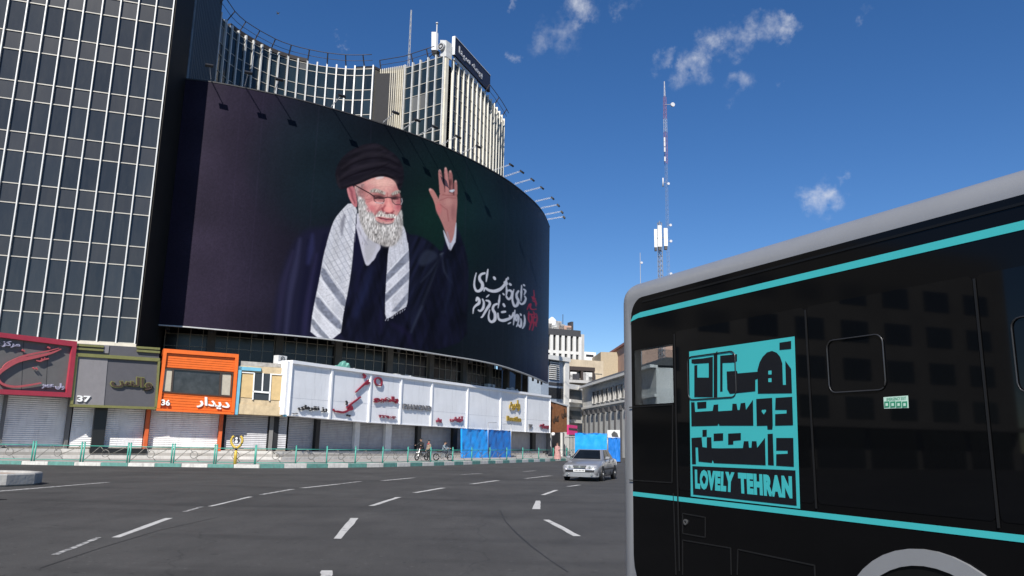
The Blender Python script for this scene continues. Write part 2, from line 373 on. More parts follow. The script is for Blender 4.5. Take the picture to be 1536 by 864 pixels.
# sidewalk behind the kerb
sw = MB(); n = len(KS); back = []
for p in KS: back.append((p.x - 6, p.y + 26, .16))
vs = []
for i, p in enumerate(KS):
    a = KS[max(i - 1, 0)]; b = KS[min(i + 1, n - 1)]; d = (b - a).normalized(); nn = Vector((-d.y, d.x, 0)); q = p + nn * .2
    vs += [(q.x, q.y, .15), back[i]]
sw.add(vs, [(2 * i, 2 * i + 2, 2 * i + 3, 2 * i + 1) for i in range(n - 1)])
tag(sw.build('sidewalk', M_PAVE), kind='structure')

# ================================================================== BILLBOARD PLAN
ZT, ZBOT = 30.5, 10.0
TOP_PX = [(278, 119), (317, 122.5), (360, 131), (410, 141.5), (450, 150), (483, 159), (540, 176), (580, 188), (620, 201.5), (657, 216), (700, 235.5), (740, 257.5), (760, 269.5), (773, 279), (793, 295), (805, 306.5), (814, 317), (820, 328), (824.5, 341)]
BOT_PX = [(243, 486), (340, 495), (420, 501), (459, 504), (540, 513.5), (620, 524.5), (659, 531), (700, 537), (725.6, 541.5), (750, 547), (775.6, 555.5), (800, 564.5), (820.5, 574)]
TP = [atz(x, y, ZT) for x, y in TOP_PX]
def spline(P, n):
    """Catmull-Rom through the points, n samples evenly spaced in arc length"""
    P = [Vector(p) for p in P]; Q = [P[0] * 2 - P[1]] + P + [P[-1] * 2 - P[-2]]; D = []
    for i in range(1, len(Q) - 2):
        for k in range(24):
            t = k / 24; a, b, c, d = Q[i - 1:i + 3]
            D.append(.5 * ((2 * b) + (c - a) * t + (2 * a - 5 * b + 4 * c - d) * t * t + (3 * b - a - 3 * c + d) * t ** 3))
    D.append(P[-1]); s = [0]
    for a, b in zip(D, D[1:]): s.append(s[-1] + (b - a).length)
    out = []; j = 0
    for k in range(n):
        x = s[-1] * k / (n - 1)
        while j < len(s) - 2 and s[j + 1] < x: j += 1
        t = (x - s[j]) / max(s[j + 1] - s[j], 1e-9); out.append(D[j].lerp(D[j + 1], t))
    return out
# mild smoothing of the traced plan
tp2 = [TP[0]] + [TP[i] * .5 + (TP[i - 1] + TP[i + 1]) * .25 for i in range(1, len(TP) - 1)] + [TP[-1]]
BP = spline(tp2, 400)
# bottom height from the photographed lower edge
def board_bottom(p):
    lo, hi = 5.0, 14.0; xs = [q[0] for q in BOT_PX]; ys = [q[1] for q in BOT_PX]
    for _ in range(30):
        m = (lo + hi) / 2; x, y = proj((p.x, p.y, m)); yt = np.interp(x, xs, ys)
        if y > yt: lo = m
        else: hi = m
    return (lo + hi) / 2
ZB_ = np.array([board_bottom(p) for p in BP[::20] + [BP[-1]]]); ZB_ = np.interp(np.arange(400), list(range(0, 400, 20)) + [399], ZB_)
k_ = np.ones(41) / 41; ZB_ = np.convolve(np.pad(ZB_, 20, mode='edge'), k_, 'valid')

# ================================================================== THE PRINT
def chaikin(P, it=2):
    P = [tuple(p) for p in P]
    for _ in range(it):
        Q = []
        for i in range(len(P)):
            a = P[i]; b = P[(i + 1) % len(P)]
            Q += [(a[0] * .75 + b[0] * .25, a[1] * .75 + b[1] * .25), (a[0] * .25 + b[0] * .75, a[1] * .25 + b[1] * .75)]
        P = Q
    return P
class Print:
    """paints flat artwork at sample points (x,y in the artwork's own coordinates), sRGB values"""
    def __init__(s, X, Y): s.X = X; s.Y = Y; s.C = np.zeros((len(X), 3))
    def noise(s, X, Y, sx, sy, seed):
        r = np.random.RandomState(seed); T = r.rand(128, 128); x = X / sx + 500; y = Y / sy + 500
        ix = np.floor(x).astype(int); iy = np.floor(y).astype(int); fx = x - ix; fy = y - iy; fx = fx * fx * (3 - 2 * fx); fy = fy * fy * (3 - 2 * fy)
        g = lambda a, b: T[a % 128, b % 128]
        return (g(ix, iy) * (1 - fx) + g(ix + 1, iy) * fx) * (1 - fy) + (g(ix, iy + 1) * (1 - fx) + g(ix + 1, iy + 1) * fx) * fy
    def near(s, P, pad):
        xs = [p[0] for p in P]; ys = [p[1] for p in P]
        return np.nonzero((s.X > min(xs) - pad) & (s.X < max(xs) + pad) & (s.Y > min(ys) - pad) & (s.Y < max(ys) + pad))[0]
    def blend(s, idx, a, col, tex=None):
        c = np.array(col, float)[None, :]
        if tex is not None: c = c * tex[:, None]
        s.C[idx] = s.C[idx] * (1 - a[:, None]) + c * a[:, None]
    def poly(s, P, col, soft=.7, alpha=1., tex=None, sm=2):
        """tex(x,y) -> multiplier"""
        P = chaikin(P, sm) if sm else P; idx = s.near(P, soft * 2 + 1)
        if not len(idx): return
        x = s.X[idx]; y = s.Y[idx]; dmin = np.full(len(idx), 1e9); ins = np.zeros(len(idx), bool)
        for i in range(len(P)):
            ax, ay = P[i]; bx, by = P[(i + 1) % len(P)]; dx = bx - ax; dy = by - ay; l2 = dx * dx + dy * dy + 1e-12
            t = np.clip(((x - ax) * dx + (y - ay) * dy) / l2, 0, 1); dmin = np.minimum(dmin, (x - ax - t * dx) ** 2 + (y - ay - t * dy) ** 2)
            if dy != 0: ins ^= ((ay > y) != (by > y)) & (x < dx * (y - ay) / dy + ax)
        d = np.sqrt(dmin); d = np.where(ins, d, -d); a = np.clip(.5 + d / (2 * soft), 0, 1) * alpha
        s.blend(idx, a, col, tex(x, y) if tex else None)
    def line(s, P, w, col, soft=.6, alpha=1.):
        ws = w if isinstance(w, (list, tuple)) else [w] * len(P); idx = s.near(P, max(ws) + soft * 2)
        if not len(idx): return
        x = s.X[idx]; y = s.Y[idx]; best = np.full(len(idx), -1e9)
        for i in range(len(P) - 1):
            ax, ay = P[i]; bx, by = P[i + 1]; dx = bx - ax; dy = by - ay; l2 = dx * dx + dy * dy + 1e-12
            t = np.clip(((x - ax) * dx + (y - ay) * dy) / l2, 0, 1)
            best = np.maximum(best, ws[i] * (1 - t) + ws[i + 1] * t - np.hypot(x - ax - t * dx, y - ay - t * dy))
        s.blend(idx, np.clip(.5 + best / (2 * soft), 0, 1) * alpha, col)
    def blob(s, cx, cy, rx, ry, col, alpha=1., rot=0.):
        m = max(rx, ry) * 1.05; idx = s.near([(cx - m, cy - m), (cx + m, cy + m)], 1)
        if not len(idx): return
        x = s.X[idx] - cx; y = s.Y[idx] - cy; c, n = math.cos(rot), math.sin(rot); u = (x * c + y * n) / rx; v = (-x * n + y * c) / ry
        a = np.clip(1 - (u * u + v * v), 0, 1) ** 1.2 * alpha; s.blend(idx, a, col)
A = lambda P, ox=400, oy=190, k=4.8: [(ox + u / k, oy + v / k) for u, v in P]
B2 = lambda P: A(P, 400, 340)
HD = lambda P: A(P, 490, 200)
TX = lambda P: A(P, 680, 380, 6.17)
def catm(P, n=6):
    Q = [P[0]] + list(P) + [P[-1]]; out = []
    for i in range(1, len(Q) - 2):
        for k in range(n):
            t = k / n; r = []
            for j in (0, 1):
                a, b, c, d = Q[i - 1][j], Q[i][j], Q[i + 1][j], Q[i + 2][j]
                r.append(.5 * (2 * b + (c - a) * t + (2 * a - 5 * b + 4 * c - d) * t * t + (3 * b - a - 3 * c + d) * t ** 3))
            out.append(tuple(r))
    return out + [P[-1]]
def taper(P, w0, w1, w2):
    n = len(P); return [w0 + (w1 - w0) * min(1, 2 * i / (n - 1)) if i < n / 2 else w1 + (w2 - w1) * (2 * i / (n - 1) - 1) for i in range(n)]
def paint(X, Y):
    p = Print(X, Y)
    # ---- backdrop: plum at one end, deep green round the figure, navy then a painted pale blue sky sheen at the other end
    stops = [(230, (44, 38, 53)), (330, (43, 37, 51)), (420, (30, 27, 40)), (520, (18, 19, 28)), (600, (15, 19, 26)), (680, (16, 23, 29)), (760, (20, 27, 36)), (800, (34, 42, 64)), (840, (66, 84, 116))]
    for j in range(3): p.C[:, j] = np.interp(X, [a for a, _ in stops], [c[j] for _, c in stops])
    p.blob(480, 245, 120, 130, (20, 34, 40), .75); p.blob(668, 330, 95, 120, (18, 46, 38), .85); p.blob(640, 240, 120, 60, (18, 32, 34), .6)
    p.blob(742, 330, 90, 110, (19, 36, 42), .65); p.blob(470, 300, 60, 60, (22, 36, 44), .5)
    nz = p.noise(X, Y, 1.6, 1.6, 3); p.C *= (1 + .16 * (nz - .5))[:, None]
    nz = p.noise(X, Y, 60, 40, 4); p.C *= (1 + .22 * (nz - .5))[:, None]
    for sx_ in (352, 386, 470, 555, 700, 760): # seams of the printed vinyl strips
        p.line([(sx_ + 14, 90), (sx_ - 22, 560)] if sx_ < 500 else [(sx_ + 4, 90), (sx_ - 8, 580)], .5, (58, 50, 72), .8, .22)
    # ---- cloak
    p.poly(B2([(600, -60), (480, 0), (300, 10), (225, 70), (150, 200), (90, 400), (50, 600), (30, 860), (700, 900), (700, 0)]), (25, 25, 44), 5)
    for (pl_, c_, a_) in [([(240, 90), (215, 250), (170, 480), (140, 760)], (62, 62, 92), .45), ([(300, 100), (290, 300), (250, 560), (220, 780)], (18, 18, 38), .7), ([(360, 200), (330, 380), (285, 640), (270, 790)], (38, 36, 66), .7),
                          ([(190, 180), (120, 420), (80, 740)], (44, 40, 66), .5), ([(420, 60), (390, 250), (345, 480), (318, 700)], (17, 17, 38), .8), ([(330, 60), (320, 160), (300, 260)], (44, 46, 84), .6)]:
        q = catm(B2(pl_)); p.line(q, taper(q, 2, 5, 3), c_, 3, a_)
    p.poly(B2([(640, -80), (900, -80), (1020, 60), (1090, 62), (1180, 110), (1262, 195), (1285, 100), (1300, 40), (1365, -10), (1400, 70), (1440, 190), (1456, 330), (1446, 560), (1440, 900), (500, 900), (560, 500)]), (16, 17, 31), 1.6, 1, lambda x, y: 1 + .7 * (p.noise(x + y * .35, y, 7, 34, 61) - .5) + .4 * (p.noise(x - y * .2, y, 3, 18, 62) - .5))
    p.poly(B2([(1020, 60), (1090, 64), (1180, 112), (1258, 192), (1200, 400), (1100, 640), (1020, 780), (1020, 300)]), (20, 22, 37), 3, 1, lambda x, y: 1 + .8 * (p.noise(x + y * .45, y, 5, 40, 63) - .5))
    p.poly(B2([(1130, 170), (1190, 165), (1245, 215), (1180, 260), (1120, 290), (1085, 260)]), (46, 52, 68), 2.5, .7)
    for (pl_, w_, c_, a_) in [([(1258, 205), (1225, 300), (1170, 450), (1090, 640), (1040, 760)], 2.2, (62, 70, 86), .55), ([(1262, 210), (1280, 320), (1330, 400)], 1.8, (58, 64, 80), .5), ([(1235, 240), (1180, 320), (1110, 400)], 1.6, (50, 56, 72), .5),
                              ([(1300, 240), (1320, 420), (1280, 620)], 3, (28, 32, 52), .8), ([(1400, 150), (1430, 330), (1420, 600)], 3, (24, 24, 40), .8), ([(1250, 230), (1210, 380), (1130, 560)], 3, (14, 14, 28), .8),
                              ([(800, 450), (740, 540), (660, 600)], 3, (14, 15, 32), .8), ([(760, 300), (700, 480), (640, 640)], 5, (30, 36, 68), .55), ([(830, 620), (820, 760)], 4, (30, 28, 58), .5), ([(700, 200), (640, 460)], 4, (24, 24, 50), .7),
                              ([(1270, 190), (1250, 200)], 1.4, (84, 90, 100), .7), ([(900, 700), (1000, 760), (1040, 840)], 4, (28, 24, 52), .6)]:
        q = catm(B2(pl_)); p.line(q, taper(q, w_ * .5, w_, w_ * .5), c_, w_, a_)
    # ---- inner shirt and collar
    p.poly(A([(640, 610), (690, 640), (780, 800), (800, 940), (720, 1000), (660, 800)]), (190, 188, 198), .8)
    p.poly(B2([(632, -40), (740, -40), (770, 60), (832, 140), (790, 200), (722, 306), (690, 205), (660, 90)]), (188, 186, 196), .8)
    p.poly(B2([(715, 60), (770, 70), (800, 150), (722, 280), (700, 170)]), (172, 170, 176), 2)
    p.line(B2([(660, 10), (700, 90), (725, 130)]), .8, (150, 148, 160), 1)
    p.poly(B2([(640, 0), (658, 80), (690, 205), (722, 306), (780, 215), (835, 138), (880, 140), (870, 330), (620, 330), (625, 180), (632, 20)]), (20, 20, 40), .8, .0)
    p.poly(B2([(636, -10), (648, 20), (690, 205), (700, 300), (600, 330), (622, 160)]), (20, 20, 42), .8)
    # ---- scarf, fall on the left
    sl = A([(600, 540), (655, 592), (642, 650), (640, 720), (632, 864)]) + B2([(634, 20), (618, 250), (590, 450), (556, 600), (528, 815), (312, 792), (325, 650), (350, 520), (385, 350), (410, 200), (440, 100)]) + A([(425, 864), (460, 740), (488, 665), (540, 600)])
    tw = lambda x, y: 1 + .13 * (p.noise(x, y, 9, 22, 8) - .5) + .12 * (p.noise(x, y, 2, 2, 9) - .5)
    p.poly(sl, (198, 198, 203), .6, 1, tw, 1)
    idx = p.near(sl, 0); inside = np.zeros(len(X), bool)
    def masked(P, fn):
        """run fn, then keep it only inside polygon P"""
        keep = p.C.copy(); fn(); x = X; y = Y; ins = np.zeros(len(x), bool)
        for i in range(len(P)):
            ax, ay = P[i]; bx, by = P[(i + 1) % len(P)]
            if by != ay: ins ^= ((ay > y) != (by > y)) & (x < (bx - ax) * (y - ay) / (by - ay) + ax)
        p.C = np.where(ins[:, None], p.C, keep)
    def left_scarf():
        for k in range(-16, 12):   # woven check: slanting threads and cross threads
            o = k * 40; q = catm(B2([(380 + o, -260), (480 + o, -60), (560 + o, 90), (660 + o, 260)])); p.line([(a, b + 28) for a, b in q], .42, (120, 122, 132), .5, .75)
        for k in range(-6, 12):
            o = k * 46; p.line(B2([(430, 40 + o), (660, -70 + o)]), .34, (140, 142, 150), .5, .55)
        for (q, c, a) in [([(402, 275), (384, 352), (470, 470), (560, 592), (580, 530), (480, 400)], (112, 116, 130), .9), ([(358, 485), (346, 562), (430, 660), (530, 752), (548, 705), (450, 600)], (112, 116, 130), .9),
                          ([(322, 650), (314, 700), (400, 800), (470, 822), (380, 720)], (120, 124, 136), .85)]:
            p.poly(B2(q), c, .9, a, lambda x, y: 1 + .3 * (p.noise(x, y, 3, 3, 5) - .5), 1)
        for q in [[(408, 262), (500, 395), (590, 520)], [(380, 368), (470, 490), (562, 612)], [(364, 470), (455, 590), (555, 695)], [(340, 575), (430, 678), (530, 770)], [(326, 640), (400, 740), (480, 822)]]:
            p.line(B2(q), .5, (226, 228, 232), .6, .9)
        for q in [[(450, 120), (420, 210), (400, 280)], [(540, 40), (560, 300), (500, 640)]]: p.line(B2(q), 4, (176, 178, 188), 4, .35)
        p.line(A([(560, 640), (545, 700), (540, 780)]), [2, 3, 1], (120, 120, 130), 1.6, .8); p.line(A([(610, 600), (600, 700), (610, 800)]), [2, 3.4, 2], (168, 170, 180), 2, .6)
        p.line(A([(500, 680), (470, 780), (440, 900)]), 3, (184, 186, 194), 3, .5)
    masked(chaikin(sl, 1), left_scarf)
    # ---- scarf, fall on the right
    sr_ = A([(978, 700), (1000, 750), (1012, 830)]) + B2([(1020, 120), (1028, 300), (1022, 440), (1012, 572), (985, 590), (955, 605), (925, 628), (895, 650), (852, 668), (854, 500), (864, 350), (876, 150), (900, 100), (950, 40)])
    p.poly(sr_, (200, 200, 207), .6, 1, tw, 1)
    def right_scarf():
        for k in range(-3, 12):
            o = k * 26; p.line(B2([(860, 60 + o), (1040, -110 + o)]), .36, (128, 130, 140), .5, .7 if k < 5 else .0)
        for k in range(-2, 5): p.line(B2([(860 + k * 36, -40), (900 + k * 36, 300)]), .3, (146, 148, 156), .5, .5)
        for q in ([(862, 345), (1030, 165), (1032, 235), (862, 400)], [(852, 492), (1030, 318), (1030, 372), (852, 545)], [(900, 610), (1020, 470), (1020, 520), (940, 612)]):
            p.poly(B2(q), (116, 120, 134), .9, .9, lambda x, y: 1 + .3 * (p.noise(x, y, 3, 3, 6) - .5), 0)
        for q in ([(858, 340), (1032, 152)], [(858, 415), (1032, 248)], [(850, 482), (1032, 305)], [(850, 560), (1032, 385)]): p.line(B2(q), .5, (224, 226, 230), .6, .9)
        p.line(B2([(1000, 20), (1015, 300), (1005, 560)]), 3, (172, 174, 186), 3, .4)
    masked(chaikin(sr_, 1), right_scarf)
    for k in range(9): q = (860 + k * 17, 664 - k * 9); p.line(B2([q, (q[0] + random.uniform(-6, 4), q[1] + random.uniform(4, 22))]), .4, (196, 196, 204), .5)
    # ---- head
    turb = HD([(70, 335), (60, 290), (72, 240), (105, 182), (160, 130), (220, 96), (290, 74), (350, 70), (402, 86), (445, 118), (488, 148), (528, 192), (552, 245), (558, 305), (548, 365), (530, 415), (512, 398), (500, 356), (470, 326), (430, 311), (380, 309), (330, 320), (280, 343), (230, 366), (185, 378), (150, 392), (105, 408), (80, 380)])
    face = HD([(190, 378), (235, 360), (285, 338), (335, 318), (400, 306), (460, 320), (503, 356), (516, 400), (527, 440), (533, 500), (532, 560), (510, 610), (480, 650), (400, 655), (340, 620), (290, 570), (250, 530), (225, 460)])
    p.poly(face, (203, 146, 140), .8)
    p.blob(*HD([(400, 370)])[0], 26, 12, (222, 172, 160), .8); p.blob(*HD([(320, 400)])[0], 14, 12, (196, 138, 134), .6); p.blob(*HD([(500, 420)])[0], 7, 12, (178, 112, 110), .6)
    p.blob(*HD([(300, 490)])[0], 13, 10, (196, 118, 118), .6); p.blob(*HD([(350, 528)])[0], 13, 8, (218, 146, 142), .75); p.blob(*HD([(512, 530)])[0], 7, 9, (205, 110, 118), .8)
    for yy in (345, 362, 380): p.line(HD([(330, yy + 14), (400, yy), (470, yy + 8)]), .5, (176, 118, 114), .8, .4)
    p.poly(HD([(143, 395), (160, 372), (188, 374), (205, 405), (214, 450), (224, 520), (208, 538), (180, 505), (156, 455)]), (178, 108, 112), .8)
    p.line(HD([(165, 395), (180, 420), (185, 460), (200, 500)]), 1.6, (134, 72, 80), 1.2, .8); p.line(HD([(152, 400), (165, 455), (192, 505)]), 1, (206, 140, 140), .9, .8)
    p.poly(HD([(200, 388), (240, 366), (275, 360), (262, 400), (268, 450), (285, 500), (235, 520), (215, 450)]), (150, 136, 134), 1.4, .9, lambda x, y: 1 + .5 * (p.noise(x, y, .8, 3, 12) - .5))
    p.poly(HD([(345, 322), (390, 306), (420, 312), (395, 328), (360, 334)]), (206, 200, 200), 1, .9)
    p.blob(*HD([(250, 430)])[0], 9, 16, (160, 100, 98), .5); p.blob(*HD([(370, 448)])[0], 15, 7, (168, 106, 102), .7); p.blob(*HD([(494, 450)])[0], 10, 7, (160, 98, 96), .7); p.blob(*HD([(330, 560)])[0], 9, 9, (176, 104, 104), .5)
    p.poly(face, (168, 104, 100), 3., .07, lambda x, y: .4 + 1.5 * p.noise(x, y, 3.2, 2.6, 77))
    for q in ([(322, 470), (300, 478), (282, 474)], [(326, 482), (306, 494), (292, 496)], [(352, 492), (380, 500), (408, 494)], [(300, 440), (290, 452)], [(470, 486), (495, 494), (520, 488)]): p.line(HD(q), .5, (146, 84, 84), .8, .6)
    # brows, eyes, nose
    p.line(HD([(318, 415), (345, 408), (380, 418), (414, 434)]), [1.6, 2.4, 2.4, 1.4], (170, 160, 150), 1.2); p.line(HD([(326, 424), (370, 426), (408, 442)]), .8, (120, 100, 92), .9, .7)
    p.line(HD([(472, 436), (500, 424), (522, 420)]), [1.4, 2.6, 2], (166, 156, 146), .9); p.line(HD([(474, 446), (505, 436)]), 1, (110, 90, 84), .8, .7)
    p.blob(*HD([(376, 462)])[0], 9, 3.6, (112, 72, 72), .9); p.blob(*HD([(492, 466)])[0], 8, 4.2, (112, 72, 72), .9)
    p.line(HD([(348, 468), (375, 461), (402, 468)]), 1.1, (46, 30, 34), .7); p.line(HD([(474, 470), (492, 464), (512, 470)]), 1.1, (46, 30, 34), .7)
    p.blob(*HD([(382, 465)])[0], 2.6, 2.2, (28, 22, 28), 1); p.blob(*HD([(488, 468)])[0], 2.6, 2.2, (28, 22, 28), 1)
    p.line(HD([(352, 482), (380, 486), (404, 482)]), 1, (158, 92, 92), 1, .8)
    p.poly(HD([(424, 470), (446, 462), (464, 480), (478, 520), (484, 556), (462, 580), (432, 578), (404, 562), (398, 536), (416, 510)]), (212, 132, 128), 1.4)
    p.blob(*HD([(446, 530)])[0], 6, 9, (232, 160, 152), .9); p.line(HD([(400, 540), (404, 562), (432, 578), (462, 580), (482, 560)]), 1.3, (150, 74, 80), 1, .85)
    p.line(HD([(436, 430), (438, 455)]), .8, (164, 96, 94), .9, .8); p.line(HD([(392, 520), (370, 550), (350, 580)]), 1, (170, 94, 96), 1.2, .6)
    # beard
    strand = lambda x, y: .98 + .85 * (p.noise(x + (y - 330) * .12, y, .95, 3.2, 21) - .5) + .3 * (p.noise(x, y, 5, 8, 22) - .5)
    beard = HD([(222, 440), (262, 470), (285, 515), (318, 555), (345, 590), (352, 625), (380, 650), (430, 660), (478, 650), (490, 615), (515, 580), (540, 540), (548, 600), (548, 680), (536, 742), (505, 792), (462, 815), (420, 817), (370, 795), (318, 772), (280, 725), (243, 655), (226, 560)])
    p.poly(beard, (176, 171, 167), 1.3, 1, strand)
    p.blob(*HD([(300, 640)])[0], 14, 26, (214, 210, 206), .35); p.blob(*HD([(440, 700)])[0], 20, 16, (216, 212, 208), .35); p.blob(*HD([(440, 790)])[0], 20, 9, (140, 134, 130), .5); p.blob(*HD([(530, 690)])[0], 6, 26, (150, 144, 142), .5)
    p.blob(*HD([(250, 560)])[0], 5, 24, (146, 140, 138), .4); p.blob(*HD([(385, 655)])[0], 12, 4, (146, 134, 130), .5)
    for k in range(34):
        x0 = random.uniform(240, 530); y0 = random.uniform(560, 760); p.line(HD([(x0, y0), (x0 + random.uniform(-6, 14), y0 + random.uniform(20, 46))]), .3, random.choice([(230, 226, 222), (120, 112, 108), (224, 220, 216)]), .5, .5)
    p.poly(HD([(372, 603), (400, 610), (440, 614), (486, 610), (476, 626), (448, 635), (418, 631), (388, 618)]), (182, 88, 98), .9)
    p.line(HD([(354, 596), (385, 610), (425, 621), (462, 622), (488, 610)]), [.5, 1.1, 1.3, 1.1, .4], (98, 36, 46), .7, .9); p.line(HD([(398, 618), (430, 626), (462, 624)]), .6, (206, 188, 184), .6, .55); p.line(HD([(402, 624), (430, 631), (460, 628)]), .8, (204, 118, 122), .9, .7)
    p.poly(HD([(338, 600), (362, 562), (405, 556), (440, 580), (472, 576), (500, 588), (506, 612), (470, 611), (430, 606), (388, 597), (358, 604)]), (196, 188, 180), 1, .95, strand)
    # turban with its folds
    p.poly(turb, (25, 22, 29), 1.1, 1, lambda x, y: 1 + .5 * (p.noise(x, y + x * .25, 14, 3.5, 30) - .5))
    for (q, w, c, a) in [([(90, 330), (170, 270), (280, 235), (400, 215), (500, 245)], 3.4, (45, 40, 47), .6), ([(85, 350), (180, 300), (300, 262), (420, 245), (530, 290)], 1.4, (16, 12, 18), .8), ([(110, 250), (200, 190), (320, 150), (430, 160), (510, 200)], 3.4, (46, 41, 48), .55),
                         ([(105, 270), (210, 208), (330, 178), (440, 188), (535, 240)], 1.4, (18, 14, 20), .8), ([(170, 150), (270, 105), (370, 98), (430, 130)], 3, (42, 38, 45), .5), ([(300, 300), (380, 250), (450, 215)], 1.2, (16, 12, 18), .7),
                         ([(120, 380), (220, 345), (330, 300), (450, 295), (520, 340)], 2.4, (40, 35, 41), .5), ([(76, 300), (82, 350), (100, 396)], 2.4, (44, 39, 45), .5), ([(330, 305), (420, 300), (490, 330)], 1.4, (18, 13, 17), .8)]:
        q = catm(HD(q)); p.line(q, taper(q, w * .3, w, w * .3), c, w * .7, a)
    p.blob(*HD([(378, 456)])[0], 13, 5.5, (84, 50, 52), .6); p.blob(*HD([(492, 459)])[0], 10, 5.5, (84, 50, 52), .6)
    p.blob(*HD([(348, 500)])[0], 11, 4.5, (238, 172, 164), .8); p.blob(*HD([(447, 546)])[0], 7, 6, (240, 156, 150), .85); p.line(HD([(444, 478), (448, 520)]), 1.5, (234, 164, 154), 1.4, .7)
    p.blob(*HD([(400, 352)])[0], 26, 8, (232, 184, 170), .65); p.blob(*HD([(262, 415)])[0], 8, 12, (150, 92, 92), .45); p.blob(*HD([(520, 500)])[0], 5, 14, (150, 78, 84), .6); p.blob(*HD([(318, 545)])[0], 9, 7, (206, 112, 116), .6)
    p.line(HD([(420, 520), (404, 545), (408, 566)]), 1.1, (138, 66, 72), 1.2, .75); p.line(HD([(396, 540), (372, 556), (352, 584)]), 1.1, (150, 78, 82), 1.3, .7); p.blob(*HD([(432, 576)])[0], 5, 2.2, (104, 44, 50), .8); p.blob(*HD([(468, 576)])[0], 4, 2, (104, 44, 50), .7)
    for k in range(26):
        f_ = k / 25; x0 = 316 + 100 * f_; y0 = 418 - 16 * math.sin(f_ * 2.6) + 22 * f_; p.line(HD([(x0, y0 + 8), (x0 + random.uniform(2, 10), y0 - random.uniform(2, 9))]), .45, random.choice([(196, 188, 178), (92, 74, 68), (176, 166, 156)]), .5, .8)
    for k in range(14):
        f_ = k / 13; x0 = 470 + 54 * f_; y0 = 440 - 18 * f_; p.line(HD([(x0, y0 + 6), (x0 + random.uniform(0, 8), y0 - random.uniform(3, 9))]), .45, random.choice([(190, 180, 170), (96, 78, 72)]), .5, .8)
    for k in range(60):
        x0 = random.uniform(240, 540); y0 = random.uniform(560, 800); p.line(HD([(x0, y0), (x0 + random.uniform(-5, 8), y0 + random.uniform(8, 22))]), .38, (96, 88, 86), .5, .45)
    # spectacles
    p.line(HD([(202, 372), (255, 402), (310, 432), (345, 458)]), .75, (40, 24, 28), .5)
    p.line(HD([(338, 448), (376, 452), (412, 464), (414, 486), (404, 504), (360, 500), (342, 484), (338, 448)]), .55, (62, 40, 44), .55, .9); p.line(HD([(466, 462), (505, 458), (544, 464), (546, 490), (534, 514), (494, 512), (474, 494), (466, 462)]), .5, (62, 44, 48), .55, .9)
    p.line(HD([(412, 466), (440, 460), (466, 464)]), .7, (50, 34, 38), .5); p.line(HD([(350, 497), (385, 503), (410, 500)]), .55, (232, 214, 214), .5, .85); p.line(HD([(540, 470), (545, 490), (536, 512)]), .6, (200, 196, 200), .5, .8)
    # ---- raised hand and cuff
    sk = (184, 126, 120)
    p.poly(A([(1210, 575), (1238, 520), (1246, 478), (1300, 468), (1370, 482), (1374, 545), (1368, 620), (1364, 700), (1345, 830), (1318, 850), (1296, 790), (1270, 710), (1232, 630)]), sk, .7)
    for q, c in ([(1166, 452), (1184, 443), (1206, 460), (1238, 520), (1252, 575), (1222, 600), (1202, 530), (1176, 480)], (190, 128, 120)), ([(1234, 325), (1246, 306), (1259, 322), (1270, 400), (1284, 462), (1280, 500), (1246, 500), (1240, 400)], (182, 122, 116)), \
            ([(1306, 330), (1322, 313), (1338, 335), (1342, 400), (1348, 480), (1320, 490), (1316, 400)], (160, 104, 100)), ([(1277, 310), (1288, 291), (1301, 308), (1313, 400), (1318, 478), (1284, 490), (1280, 400)], (192, 132, 126)), ([(1348, 400), (1361, 383), (1373, 400), (1374, 510), (1346, 510), (1350, 450)], (176, 118, 112)):
        p.poly(A(q), c, .6, 1, None, 1)
    p.line(A([(1281, 340), (1283, 420), (1283, 468)]), .6, (120, 68, 70), .7, .8); p.line(A([(1317, 390), (1320, 470)]), 1.1, (96, 56, 58), .8, .85); p.line(A([(1345, 410), (1346, 490)]), 1.1, (98, 60, 62), .8, .85)
    p.blob(*A([(1326, 400)])[0], 2.6, 7, (92, 56, 56), .7); p.blob(*A([(1240, 590)])[0], 6, 12, (206, 112, 112), .7); p.blob(*A([(1310, 540)])[0], 8, 9, (206, 150, 140), .7); p.blob(*A([(1345, 620)])[0], 5, 16, (150, 96, 94), .6)
    for q in ([(1250, 530), (1300, 510), (1360, 515)], [(1250, 560), (1300, 600), (1310, 680)], [(1270, 490), (1320, 498), (1366, 490)]): p.line(A(q), .6, (146, 82, 82), .8, .65)
    for q in [(1245, 316), (1288, 300), (1322, 322), (1361, 392), (1176, 452)]: p.blob(*A([q])[0], 2.4, 2.8, (222, 170, 160), .8)
    p.line(A([(1322, 462), (1336, 466), (1346, 458)]), 1.6, (196, 198, 204), .6); p.blob(*A([(1334, 460)])[0], 2.2, 2, (226, 228, 232), 1)
    p.poly(A([(1266, 728), (1296, 788), (1320, 850), (1346, 800), (1362, 684), (1368, 700), (1362, 830)]) + B2([(1352, 120), (1320, 186), (1284, 92)]), (204, 204, 214), .7, 1, None, 1)
    p.line(B2([(1300, 40), (1318, 110), (1322, 170)]), .9, (158, 158, 172), .9, .7)
    # ---- inscription
    W = (216, 216, 222)
    def st(P, w0, w1, w2): q = catm(TX(P)); p.line(q, taper(q, w0, w1, w2), W, .45)
